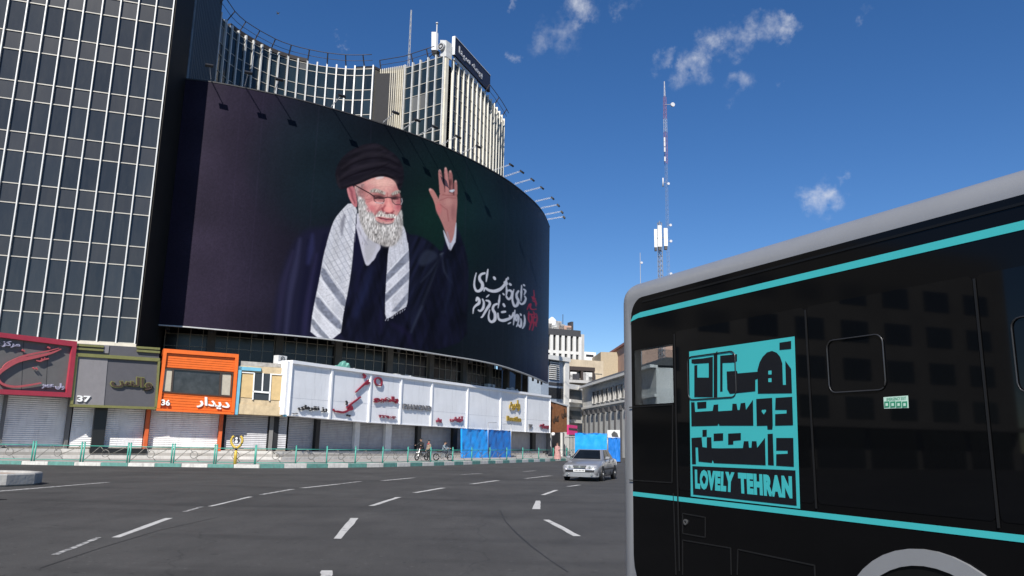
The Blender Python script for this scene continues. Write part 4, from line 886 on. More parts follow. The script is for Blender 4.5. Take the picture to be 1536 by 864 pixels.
def podium():
    t = thing('shopping_podium', 'low row of closed shops with roller shutters below the billboard and tower', 'building', (SPT[3].x, SPT[3].y + 2, .15))
    # ledge roof and back mass
    line = [Vector((p.x, p.y, 0)) for p in SPT] + [Vector((W0.x, W0.y, 0)), Vector((W1.x, W1.y, 0))]
    def off(o):
        out = []
        for i, p in enumerate(line):
            a = line[max(i - 1, 0)]; b = line[min(i + 1, len(line) - 1)]; d = (b - a).normalized(); out.append(p - Vector((d.y, -d.x, 0)) * o)
        return out
    back = off(1.55); far = off(14)
    mb = MB()
    for i in range(len(back) - 1):
        a, b, c, d = back[i], back[i + 1], far[i + 1], far[i]
        mb.hexa([(q.x, q.y, .1) for q in (a, b, c, d)] + [(q.x, q.y, 6.6) for q in (a, b, c, d)])
    mb.build('shop_mass', M_CORE, t)
    f2 = off(.9); mb = MB()
    for i in range(len(back) - 1):
        a, b, c, d = f2[i], f2[i + 1], far[i + 1], far[i]
        mb.hexa([(q.x, q.y, 6.62) for q in (a, b, c, d)] + [(q.x, q.y, 6.82) for q in (a, b, c, d)])
    mb.build('ledge', M_COLUMN, t)
    # steps
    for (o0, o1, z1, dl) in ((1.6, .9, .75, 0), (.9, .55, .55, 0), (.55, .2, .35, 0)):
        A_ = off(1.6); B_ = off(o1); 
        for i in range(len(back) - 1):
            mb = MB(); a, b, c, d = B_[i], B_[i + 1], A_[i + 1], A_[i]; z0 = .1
            mb.hexa([(q.x, q.y, z0) for q in (a, b, c, d)] + [(q.x, q.y, z1) for q in (a, b, c, d)]); mb.build('step', M_STEP if z1 != .55 else M_STEP_SHADE, t, bevel=.012)
    def shutter(pl, x0, x1, z0, z1, m_, o=-1.35, ysamp=645):
        u0 = pl.u(pl.P(x0, ysamp, o)); u1 = pl.u(pl.P(x1, ysamp, o)); n = int((z1 - z0) / .13); vs = []; mb = MB(); fs = []
        for k in range(n * 2 + 1):
            z = z0 + (z1 - z0) * k / (n * 2); oo = o + (.016 if k % 2 else -.016)
            vs += [pl.at(u0, z, oo), pl.at(u1, z, oo)]
        fs = [(2 * k, 2 * k + 1, 2 * k + 3, 2 * k + 2) for k in range(n * 2)]
        mb.add(vs, fs); s_ = mb.build('roller_shutter', m_, t)
        mb = MB(); pl.box(mb, u0, u1, z0 - .02, z0 + .09, o - .03, o + .05); mb.build('bottom_bar', M_STEEL, s_)
    def pier(pl, x0, x1, z1, m_, o=-1.3, name='pier', z0=.1, d=.22):
        u0 = pl.u(pl.P(x0, 645, o)); u1 = pl.u(pl.P(x1, 645, o)); mb = MB(); pl.box(mb, u0, u1, z0, z1, o - .2, o + d); return mb.build(name, m_, t, bevel=.01)
    blk = mat('black_stone_pier', (.012, .012, .012), .35); org = mat('orange_pier', (.55, .10, .02), .6, dirt=.3); whp = mat('white_pier', (.6, .6, .6), .6, dirt=.3); gp = mat('grey_pier', (.16, .155, .15), .8, dirt=.4)
    P0, P1, P2, P3, P4 = PLS[1], PLS[2], PLS[3], PLS[4], PLS[4]
    shutter(P0, -125, 0, .8, 4.2, M_SHUT); shutter(P0, 2, 97, .8, 4.2, M_SHUT); pier(P0, -1, 3, 4.2, gp); pier(P0, 97, 102, 4.2, gp)
    shutter(P1, 106, 139, .8, 3.9, M_SHUT); pier(P1, 138, 157, 3.9, blk, d=.35); shutter(P1, 157, 215, .8, 3.9, M_SHUT)
    mb = MB(); u0 = P1.u(P1.P(137, 645, -.9)); u1 = P1.u(P1.P(222, 645, -.9)); P1.box(mb, u0, u1, .5, .82, -1.2, -.45); mb.build('black_step', blk, t)
    pier(P1, 217, 222.5, 4.2, org, o=-1.1, z0=.7); shutter(P2, 224, 327, .8, 3.9, M_SHUT); pier(P2, 328, 333, 4.2, org, o=-1.1, z0=.7)
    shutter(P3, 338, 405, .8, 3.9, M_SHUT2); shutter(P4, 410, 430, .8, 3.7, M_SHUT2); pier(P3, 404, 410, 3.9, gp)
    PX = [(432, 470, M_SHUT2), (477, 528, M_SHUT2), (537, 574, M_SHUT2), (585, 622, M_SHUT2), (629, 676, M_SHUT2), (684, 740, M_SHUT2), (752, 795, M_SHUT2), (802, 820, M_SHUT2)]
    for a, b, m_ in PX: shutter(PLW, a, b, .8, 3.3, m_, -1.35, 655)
    for a, b, m_ in [(470, 476, blk), (529, 536, whp), (575, 584, whp), (623, 628.5, blk), (677, 683, blk), (741, 751, gp), (796, 801, blk), (820, 823, gp)]:
        u0 = PLW.u(PLW.P(a, 655, -1.3)); u1 = PLW.u(PLW.P(b, 655, -1.3)); mb = MB(); PLW.box(mb, u0, u1, .1, 3.3, -1.5, -1.05); mb.build('pier', m_, t, bevel=.01)
    # soffit under the hanging sign boxes
    # window band, 3 m behind the board, from ledge to soffit
    ks = list(range(0, 400)); off3 = [BP[k] - BNRM[k] * 3.0 for k in ks]; s = [0.]
    for a, b in zip(off3, off3[1:]): s.append(s[-1] + (Vector((b.x, b.y)) - Vector((a.x, a.y))).length)
    def at_s(x):
        i = int(np.searchsorted(s, x)) - 1; i = max(0, min(i, 398)); f = (x - s[i]) / (s[i + 1] - s[i]); p = off3[i].lerp(off3[i + 1], f); d = (off3[i + 1] - off3[i]); return Vector((p.x, p.y, 0)), math.atan2(d.y, d.x)
    w = .95; n = int(s[-1] * .76 / w); rows = [6.85, 7.85, 8.85, 9.85, 10.6]
    mb = MB(); mb.box(-w / 2, w / 2, -.015, .015, 0, 1); me_p = build_unit(mb, 'band_pane', M_BANDG)
    mb = MB(); mb.box(-.03, .03, -.06, .03, 6.83, 10.8); me_v = build_unit(mb, 'window_bar', M_STEEL); mb = MB(); mb.box(-w / 2, w / 2, -.045, .02, -.025, .025); me_h = build_unit(mb, 'window_rail', M_STEEL)
    for i in range(n):
        p, r = at_s((i + .5) * w)
        for z0, z1 in zip(rows[:3], rows[1:4]): inst(me_p, 'window_pane', t, (p.x, p.y, z0), r, (1, 1, z1 - z0))
        for z in rows[1:4]: inst(me_h, 'window_rail', t, (p.x, p.y, z), r)
        p, r = at_s(i * w); inst(me_v, 'window_bar', t, (p.x, p.y, 0), r)
    mb = MB(); mb.box(-.32, .32, -.35, .3, 6.8, 11.0); me_c = build_unit(mb, 'column', M_COLUMN)
    for x in np.arange(3.5, s[-1], 5.4): p, r = at_s(x); inst(me_c, 'column', t, (p.x, p.y, 0), r)
    # slab over the band carrying the board
    mb = MB(); K = list(range(0, 400, 10)) + [399]
    vs = []
    for k in K:
        a = BP[k] - BNRM[k] * .5; b = BP[k] - BNRM[k] * 4.6; vs += [(a.x, a.y, 10.65), (b.x, b.y, 10.65), (b.x, b.y, 10.95), (a.x, a.y, 10.95)]
    fs = []
    for j in range(len(K) - 1):
        for e in range(4): fs.append((4 * j + e, 4 * j + (e + 1) % 4, 4 * j + 4 + (e + 1) % 4, 4 * j + 4 + e))
    mb.add(vs, fs); mb.build('soffit_slab', M_COLUMN, t)
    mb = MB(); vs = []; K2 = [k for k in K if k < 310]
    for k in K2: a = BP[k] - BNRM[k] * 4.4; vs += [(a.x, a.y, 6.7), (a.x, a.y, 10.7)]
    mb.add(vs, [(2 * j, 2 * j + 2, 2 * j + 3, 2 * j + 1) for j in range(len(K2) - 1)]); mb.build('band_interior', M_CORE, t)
    return t
podium()

# ================================================================== SHOP SIGNS
def signs():
    P0, P1, P2, P3, P4 = PLS[1], PLS[2], PLS[3], PLS[4], PLS[4]
    def frame(pl, mb, outer, wpx, o0, o1):
        c = [sum(p[0] for p in outer) / 4, sum(p[1] for p in outer) / 4]; inner = []
        TL, TR, BR, BL = outer
        inner = [(TL[0] + wpx, TL[1] + wpx), (TR[0] - wpx, TR[1] + wpx), (BR[0] - wpx, BR[1] - wpx), (BL[0] + wpx, BL[1] - wpx)]
        for i in range(4): j = (i + 1) % 4; pl.slab(mb, [outer[i], outer[j], inner[j], inner[i]], o0, o1)
    # --- red framed sign
    t = thing('shop_sign', 'grey shop sign in a thick crimson frame with sweeping red calligraphy', 'sign', P0.P(50, 590))
    out = [(-92, 488.5), (113.5, 512.5), (104.5, 596), (-92, 587)]
    mb = MB(); P0.slab(mb, out, -.75, -.02); mb.build('panel', mat('sign_grey_brown', (.135, .13, .125), .6, var=.08, dirt=.1), t)
    mb = MB(); frame(P0, mb, out, 7.2, -.7, .22); mb.build('frame', mat('crimson_paint', (.38, .035, .06), .5, var=.1, dirt=.15), t)
    mb = MB()
    for x in (35, 72): P0.slab(mb, [(x + .4, 512), (x + .9, 512), (x - 2.6, 585), (x - 3.1, 585)], -.02, -.008)
    mb.build('panel_joint', mat('joint_dark', (.03, .03, .03), .7), t)
    k = 130 / 977.; T = lambda P: [(u * k, 495 + v * k) for u, v in P]
    mb = MB()
    for P, w in [([(680, 215), (560, 262), (400, 300), (200, 345), (60, 420), (-30, 500), (-20, 575), (40, 620), (160, 640), (300, 625), (450, 598)], [.6, 1.6, 2.4, 2.9, 2.9, 2.2, 1.8, 1.8, 1.6, 1.4, .9]),
                 ([(655, 205), (520, 240), (380, 265), (230, 305), (80, 370), (20, 420)], [.5, 1.0, 1.3, 1.5, 1.2, .6]), ([(540, 322), (480, 335), (440, 352), (400, 345)], [.9, 1.3, 1.3, .8]), ([(490, 310), (500, 335)], [.8, .8]), ([(455, 318), (465, 342)], [.8, .8]),
                 ([(525, 192), (555, 206)], [1.1, 1.1]), ([(240, 225), (270, 240)], [1.1, 1.1]), ([(362, 425), (380, 440)], [1, 1]), ([(395, 428), (413, 446)], [1, 1])]:
        mb = MB(); q = catm(T(P), 4); stroke_on(P0, mb, q, list(np.interp(np.linspace(0, 1, len(q)), np.linspace(0, 1, len(w)), w)), .06, .16); mb.build('calligraphy', mat('calligraphy_red', (.44, .09, .10), .5), t)
    mb = MB(); text_on(P0, mb, 'مرکز خرید', [(-31, 507), (29, 513), (29, 522.5), (-31, 518.5)], -.02, .14, .03); mb.build('lettering', mat('letter_lilac', (.33, .32, .42), .5), t); mb = MB(); text_on(P0, mb, 'ولی عصر', [(62, 572), (95.5, 575.5), (95, 585), (61.5, 583)], -.02, .14, .035); mb.build('lettering', mat('letter_lilac', (.33, .32, .42), .5), t)
    # --- brown sign 37
    t = thing('shop_sign', 'charcoal and taupe shop sign numbered 37 with olive gold bars', 'sign', P1.P(170, 612))
    q = [(115.5, 515), (239.5, 522.5), (234, 613), (105.5, 609)]
    mb = MB(); P1.slab(mb, q, -.9, -.05); mb.build('panel', mat('sign_taupe_dark', (.085, .082, .09), .55, var=.08, dirt=.12), t)
    mb = MB(); P1.slab(mb, [(117, 533.5), (162, 536.5), (155.5, 610), (108.5, 608.3)], -.05, .0); P1.slab(mb, [(156, 517.5), (164, 518), (162.5, 530), (155, 529.5)], -.05, .02); mb.build('light_panel', mat('sign_taupe_light', (.20, .19, .195), .55, var=.08, dirt=.12), t)
    og = mat('olive_gold', (.27, .25, .09), .35, .5, var=.15)
    for q in ([(114, 529.5), (239.5, 537.5), (239, 542.5), (113.5, 534.5)], [(115.5, 516), (155.5, 518.5), (155.2, 521.5), (115.3, 519)], [(115, 521.5), (155, 524), (154.8, 527), (114.8, 524.5)], [(205, 519.5), (239.6, 521.8), (239.4, 525), (205, 522.6)], [(205, 524.5), (239.4, 526.8), (239.2, 530), (205, 527.6)],
              [(104.8, 606.3), (234.4, 610.6), (234.2, 614.2), (104.6, 610)], [(113, 533), (117, 533.2), (109.2, 608), (105, 608)], [(236.5, 541), (239.8, 541.2), (235, 612), (231.6, 612)]):
        mb = MB(); P1.slab(mb, q, -.3, .12); mb.build('gold_bar', og, t)
    mb = MB(); text_on(P1, mb, 'والس', [(165.5, 562), (229.5, 567), (228.5, 587.5), (164.5, 581)], -.05, .1, .06); mb.build('lettering_backing', og, t)
    mb = MB(); text_on(P1, mb, 'والس', [(167, 563.3), (228.3, 568), (227.5, 586.3), (166, 579.8)], .1, .14, .022); mb.build('lettering', mat('letter_umber', (.05, .03, .02), .5), t)
    mb = MB(); text_on(P1, mb, '37', [(115.5, 593), (136, 594), (135.5, 603.5), (115, 602.6)], 0, .1, .03); mb.build('house_number', mat('letter_white', (.75, .75, .73), .5), t)
    # --- orange sign 36
    t = thing('shop_sign', 'bright orange boarded shop front with a dark shop window, numbered 36', 'sign', P2.P(300, 620))
    o_ = mat('orange_paint', (.70, .13, .012), .5, var=.1, dirt=.12)
    mb = MB(); P2.slab(mb, [(245.5, 523.5), (357.5, 532), (350.5, 621.5), (234.5, 615.5)], -.9, -.1); mb.build('backing', mat('orange_backing', (.5, .085, .01), .6), t)
    for q in ([(245.3, 523), (357.8, 531.6), (357.4, 537), (245, 529)], [(245, 529), (250, 529.3), (240, 613.5), (235, 613.3)], [(352.4, 536.6), (357.6, 537), (351, 620), (346, 619.6)], [(234.6, 612.6), (351, 618.4), (350.6, 622), (234.2, 616)]):
        mb = MB(); P2.slab(mb, q, -.4, .14); mb.build('frame', o_, t)
    def boards(TL, TR, BR, BL, n):
        for k in range(n):
            f0, f1 = k / n + .0, (k + .86) / n; L_ = lambda a, b, f: (a[0] + (b[0] - a[0]) * f, a[1] + (b[1] - a[1]) * f)
            mb = MB(); P2.slab(mb, [L_(TL, BL, f0), L_(TR, BR, f0), L_(TR, BR, f1), L_(TL, BL, f1)], -.11, -.03 + random.uniform(-.012, .012)); mb.build('board', o_, t)
    boards((250, 530), (352.5, 537.5), (351, 558), (247.5, 551), 6); boards((243, 588), (347.5, 595.5), (346, 618), (240.5, 613), 6)
    mb = MB(); P2.slab(mb, [(259.5, 553.5), (331, 558.5), (329, 593), (256.5, 588.5)], -.1, -.06); g_ = mb.build('shop_window', mat('shop_window_dark', (.035, .037, .04), .12, var=.5, scale=2.), t)
    dk = mat('window_frame_dark', (.045, .03, .022), .6)
    mb = MB(); frame(P2, mb, [(243.5, 551.5), (350, 559), (347.3, 595.5), (242, 588)], 1.6, -.1, .05); P2.slab(mb, [(258.5, 553), (261.2, 553.2), (258.3, 588.6), (255.7, 588.4)], -.1, .03); P2.slab(mb, [(330, 558.6), (333, 558.8), (331, 593), (328, 592.8)], -.1, .03); mb.build('window_frame', dk, t)
    for q in ([(245.5, 553.5), (258.5, 554), (255.7, 587), (243.5, 586)], [(333, 560), (347, 561), (344.8, 593), (331, 592)]): mb = MB(); P2.slab(mb, q, -.1, -.05); mb.build('side_panel', mat('side_panel_beige', (.42, .38, .30), .6), t)
    wl = mat('letter_white', (.75, .75, .73), .5)
    mb = MB(); text_on(P2, mb, 'دیدار', [(295, 594), (344.5, 600), (344, 616), (294.5, 611)], -.05, .08, .03); mb.build('lettering', wl, t)
    mb = MB(); text_on(P2, mb, '36', [(242, 599), (255, 600), (254.5, 608.8), (241.5, 608)], -.03, .16, .03); mb.build('house_number', wl, t)
    # --- stripped front with blue side posts
    t = thing('boarded_shop', 'stripped shop front with boarded tan windows between sky blue posts', 'shop front', P3.P(395, 622))
    tan = mat('raw_tan_panel', (.47, .37, .23), .8, var=.25, scale=2, dirt=.3, bump=.3, bscale=6)
    mb = MB(); P3.slab(mb, [(358, 548), (432, 552), (427, 625), (352, 621)], -.9, -.15); mb.build('backing', tan, t)
    bl = mat('sky_blue_paint', (.13, .37, .50), .6, dirt=.3)
    for q in ([(357.8, 550), (363, 550.4), (356.5, 622), (351.3, 621.6)], [(357.6, 549.6), (392, 552), (391.6, 557), (357.2, 555)], [(428.5, 556), (433.8, 556.4), (429.5, 625), (424.3, 624.6)]):
        mb = MB(); P3.slab(mb, q, -.3, .05); mb.build('blue_post', bl, t)
    brd = mat('tan_window_board', (.50, .36, .17), .7, var=.12)
    for q in ([(363.5, 558), (381, 559), (378.5, 597), (361, 595.5)], [(407.5, 561), (426, 562), (424, 601), (405.5, 599.5)]): mb = MB(); P3.slab(mb, q, -.15, -.1); mb.build('window_board', brd, t)
    mb = MB(); P3.slab(mb, [(382, 559), (407, 560.5), (404.5, 600.5), (379.5, 599)], -.15, -.12); mb.build('open_window', mat('dark_opening', (.03, .035, .04), .3), t)
    wf = mat('white_upvc', (.72, .72, .7), .45)
    mb = MB()
    for q in ([(380.5, 559), (382.5, 559.2), (380, 599.5), (378, 599.3)], [(405.5, 560), (407.7, 560.2), (405.2, 601), (403, 600.8)], [(393.5, 559.6), (395.6, 559.8), (394, 588), (392, 587.8)], [(379.5, 585.8), (405.5, 587.8), (405.3, 590.4), (379.3, 588.2)], [(362.5, 557.6), (381, 558.8), (381, 560.2), (362.5, 559)], [(407, 560.4), (426.4, 561.5), (426.4, 563), (407, 562)]): P3.slab(mb, q, -.14, -.02)
    mb.build('window_frame', wf, t)
    mb = MB(); P3.slab(mb, [(361, 541), (432, 546), (431, 551.5), (360, 548)], -1.2, -.2); mb.build('broken_ledge', mat('broken_plaster', (.33, .31, .28), .9, var=.4, scale=4, bump=.8, bscale=5), t)
    mb = MB(); P3.slab(mb, [(358, 605), (428, 611), (427, 624), (352.5, 620.5)], -.15, -.06); mb.build('apron_panel', tan, t)
    # --- white sign boxes
    tops = [437, 498, 556, 602, 648, 701.5, 751, 789, 825]; ty = [541, 549.5, 557.2, 563.4, 569.6, 577.2, 584, 589.2, 594]
    U = [PLW.u(PLW.P(x, y)) for x, y in zip(tops, ty)]; ZTOP = 7.36; zb = [3.37, 3.26, 3.15, 3.12, 3.09, 3.04, 2.98, 2.96, 2.96]
    lab = ['white sign box with black Persian letters beside the blue posts', 'white sign box with slanting red and black calligraphy', 'white sign box with a red ring logo and red letters', 'white sign box lettered in dark grey Latin capitals',
           'white sign box with small red letters along its foot', 'blank white sign box above the blue tarpaulin', 'white sign box with gold Persian and script lettering', 'last white sign box of the row, beside the brown sign']
    ks = []
    for i in range(8):
        u0, u1 = U[i], U[i + 1]; t = thing('shop_sign', lab[i], 'sign', PLW.at((u0 + u1) / 2, zb[i], 0)); ks.append(t)
        mb = MB(); z0, z1 = zb[i], zb[i + 1]; e = .11
        mb.hexa([PLW.at(u0 + e, z0 + .03, -1.0), PLW.at(u1 - e, z1 + .03, -1.0), PLW.at(u1 - e, z1 + .03, 0), PLW.at(u0 + e, z0 + .03, 0), PLW.at(u0 + e, ZTOP - .2, -1.0), PLW.at(u1 - e, ZTOP - .2, -1.0), PLW.at(u1 - e, ZTOP - .2, 0), PLW.at(u0 + e, ZTOP - .2, 0)])
        mb.build('panel', M_WHITEBOX, t)
        for u, z in ((u0, z0), (u1 - e + .01, z1)): mb = MB(); PLW.box(mb, u + .003, u + e - .013, z - .03, ZTOP + .02, -1.02, .11); mb.build('side_rib', M_WHITERIB, t)
        mb = MB(); PLW.box(mb, u0 + .003, u1 - .003, ZTOP - .2, ZTOP + .04, -1.04, .17); mb.build('top_rail', M_WHITERIB, t)
        mb = MB(); mb.hexa([PLW.at(u0 + e, z0 - .03, -1.0), PLW.at(u1 - e, z1 - .03, -1.0), PLW.at(u1 - e, z1 - .03, .04), PLW.at(u0 + e, z0 - .03, .04), PLW.at(u0 + e, z0 + .026, -1.0), PLW.at(u1 - e, z1 + .026, -1.0), PLW.at(u1 - e, z1 + .026, .04), PLW.at(u0 + e, z0 + .026, .04)]); mb.build('bottom_rail', M_WHITERIB, t)
        mb = MB(); zc = zb[i] + 1.35 + random.uniform(-.1, .1); PLW.box(mb, u0 + e, u1 - e, zc, zc + .018, 0, .004); mb.build('panel_seam', mat('seam_grey', (.42, .43, .45), .6), t)
    # side face closing the row towards the blue posts
    mb = MB(); PLW.box(mb, U[0] - .32, U[0] - .01, 3.4, 7.3, -1.0, -.03); mb.build('end_panel', M_WHITEBOX, ks[0])
    bk = mat('letter_black', (.02, .02, .022), .4); rd = mat('letter_red', (.24, .015, .035), .45); gd = mat('letter_gold', (.52, .36, .07), .35, .5); gy = mat('letter_grey', (.16, .16, .17), .5); dr = mat('letter_maroon', (.25, .03, .06), .5)
    k = 200 / 1503.; T = lambda P: [(420 + u * k, 530 + v * k) for u, v in P]
    def txt(i, s, quad, m_, bold=.03, o=(.05, .15), name='lettering'): mb = MB(); text_on(PLW, mb, s, quad, *o, bold); mb.build(name, m_, ks[i])
    def strk(i, lst, m_, name='calligraphy', o=(.05, .15)):
        for P, w in lst: mb = MB(); q = catm(P, 3); stroke_on(PLW, mb, q, list(np.interp(np.linspace(0, 1, len(q)), np.linspace(0, 1, len(w)), w)), *o); mb.build(name, m_, ks[i])
    txt(0, 'رز نقره‌ای', T([(195, 575), (520, 600), (520, 665), (195, 640)]), bk, .03)
    txt(0, 'نقره', T([(128, 668), (188, 672), (188, 692), (128, 688)]), gy, .02)
    strk(1, [(T([(990, 300), (960, 330), (920, 365), (840, 440)]), [.8, 1.4, 1.2, .7]), (T([(900, 490), (840, 535), (780, 580), (740, 620)]), [.7, 1.1, 1.1, .8]), (T([(925, 235), (950, 255), (935, 280)]), [1, 1.4, 1]), (T([(1000, 325), (970, 345), (940, 345)]), [1, 1.6, 1])], rd)
    strk(1, [(T([(790, 585), (760, 640), (700, 665), (640, 655), (600, 650), (592, 625)]), [1., 1.3, 1.5, 1.4, 1., .6]), (T([(745, 605), (790, 600), (800, 630), (760, 640)]), [1, 1.4, 1.4, 1])], rd)
    strk(1, [(T([(735, 535), (745, 560), (735, 580)]), [.8, 1, .7]), (T([(745, 690), (752, 705)]), [1.1, 1.1]), (T([(770, 695), (776, 712)]), [1.1, 1.1])], bk, 'calligraphy_dots')
    strk(2, [(T([(1130, 370), (1138, 320), (1120, 285), (1085, 275), (1060, 300), (1065, 340), (1090, 360), (1125, 365)]), [.6, .9, 1, 1, 1, .9, .8, .6])], rd, 'ring_logo')
    txt(2, 'باهبو', T([(1045, 470), (1325, 490), (1325, 570), (1045, 555)]), rd, .06)
    txt(2, '۲۲۹۶۴', T([(1105, 690), (1305, 712), (1305, 745), (1105, 722)]), dr, .05)
    q = [(603.5, 605.3), (645.5, 608.8), (645.3, 616.5), (603.3, 613)]; txt(3, 'DIAMOND', q, gy, .04)
    txt(4, 'آرایشی', [(674, 623), (693.5, 624.5), (693.3, 634), (673.8, 632.5)], dr, .05); txt(4, 'پوش', [(653, 626.5), (661, 627), (661, 634.5), (653, 634)], dr, .05)
    txt(6, 'رامین', [(763, 599), (779, 600.5), (779, 617), (763, 615.5)], gd, .07); txt(6, 'Boutike', [(759, 623.5), (780.5, 625.5), (780.5, 633), (759, 631)], gd, .05)
    txt(7, 'پوژه', [(808.5, 635), (822.3, 636.5), (822.3, 644), (808.5, 643)], dr, .06); txt(7, '۲۲', [(792.2, 636), (797.5, 636.4), (797.5, 643), (792.2, 642.6)], gy, .05)
    # --- brown plank sign past the end of the row
    A_ = PLW.P(826.5, 600, -.4); Bp = Plane((A_.x, A_.y), (A_.x + 3.6, A_.y + 2.6)); t = thing('shop_sign', 'brown wooden shop sign with faint dark letters beyond the white row', 'sign', Bp.P(840, 648))
    br = mat('brown_wood_sign', (.16, .065, .025), .6, var=.3, scale=3, dirt=.3)
    for i in range(4):
        x0 = 826.5 + i * 6.1; x1 = x0 + 5.9; mb = MB(); yt = lambda x: 601.5 + (x - 826) * .32; yb = lambda x: 649 - (x - 826) * .04
        Bp.slab(mb, [(x0, yt(x0)), (x1, yt(x1)), (x1, yb(x1)), (x0, yb(x0))], -.8, random.uniform(-.03, .03)); mb.build('plank_panel', br, t)
    mb = MB(); text_on(Bp, mb, 'کفش', [(829, 622), (838, 623), (838, 635), (829, 634)], .0, .08, .05); mb.build('lettering', mat('letter_umber', (.05, .03, .02), .5), t); mb = MB(); text_on(Bp, mb, 'ملی', [(842, 612), (849.5, 614), (849.5, 628), (842, 627)], .0, .08, .05); mb.build('lettering', mat('letter_umber', (.05, .03, .02), .5), t)
    mb = MB(); Bp.slab(mb, [(826, 600), (851.5, 608), (851.5, 610), (826, 602.4)], -1.0, .12); mb.build('top_rail', mat('weathered_tin', (.40, .42, .45), .5, .3), t)
signs()
# ================================================================== FENCE
M_FGREEN = mat('fence_green_paint', (.055, .30, .23), .5, var=.15, dirt=.2)
M_FSTEEL = mat('fence_grey_steel', (.20, .19, .17), .5, .3, var=.2)
def fence_line(off=.42):
    out = []
    for i, p in enumerate(KP):
        a = KP[max(i - 1, 0)]; b = KP[min(i + 1, len(KP) - 1)]; d = (b - a).normalized(); out.append(p + Vector((-d.y, d.x, 0)) * off)
    return out
FL = fence_line(); FLX = [proj((p.x, p.y, .6))[0] for p in FL]
def on_fence(x):
    i = int(np.searchsorted(FLX, x)) - 1; i = max(0, min(i, len(FL) - 2)); f = (x - FLX[i]) / (FLX[i + 1] - FLX[i]); p = FL[i].lerp(FL[i + 1], f); return Vector((p.x, p.y, .15))
def fence(spans, label):
    c = on_fence((spans[0][0] + spans[-1][1]) / 2); t = thing('pedestrian_fence', label, 'fence', c); done = []
    for (x0, x1) in spans:
        a, b = on_fence(x0), on_fence(x1); d = (b - a).normalized(); L_ = (b - a).length; n = Vector((d.y, -d.x, 0))
        Q = lambda f, z, o=0: a + d * (L_ * f) + Vector((0, 0, z)) + n * o
        for f, x in ((0, x0), (1, x1)):
            if any(abs(x - q) < .5 for q in done): continue
            done.append(x); p = a if f == 0 else b; mb = MB(); mb.tube([p - Vector((0, 0, .05)), p + Vector((0, 0, 1.08))], .045, 8); mb.lathe(p + Vector((0, 0, 1.07)), [(.045, 0), (.055, .02), (.04, .06), (.0, .075)], 8); mb.build('post', M_FGREEN, t)
        mb = MB(); mb.tube([Q(0, .92), Q(1, .92)], .026, 6); mb.build('top_rail', M_FGREEN, t); mb = MB(); mb.tube([Q(0, .14), Q(1, .14)], .024, 6); mb.build('bottom_rail', M_FGREEN, t)
        for P in ([(.03, .16), (.36, .90)], [(.36, .90), (.47, .62)], [(.53, .40), (.62, .16)], [(.56, .42), (.97, .90)]):
            mb = MB(); mb.tube([Q(f, z) for f, z in P], .017, 5); mb.build('brace', M_FSTEEL, t)
        mb = MB(); mb.tube([Q(.49 + .20 / L_ * math.cos(k * .5236), .52 + .20 * math.sin(k * .5236)) for k in range(13)], .019, 5, cap=False); mb.build('ring', M_FSTEEL, t)
fence([(-74, -23.5), (-19.5, 48.5), (52.5, 121.5), (125.5, 191.5), (195, 257.5), (261, 321.5), (324.5, 382.5)], 'green pedestrian fence with paired posts, in front of the red, taupe and orange signs')
fence([(383.6, 443.6), (443.6, 490), (490, 533), (533, 574), (574, 611.7), (611.7, 646), (646, 679), (679, 707.5), (707.5, 734.7), (734.7, 760), (760, 784), (784, 808), (808, 829.7), (829.7, 850), (850, 869)], 'green pedestrian fence with single posts, in front of the white signs')
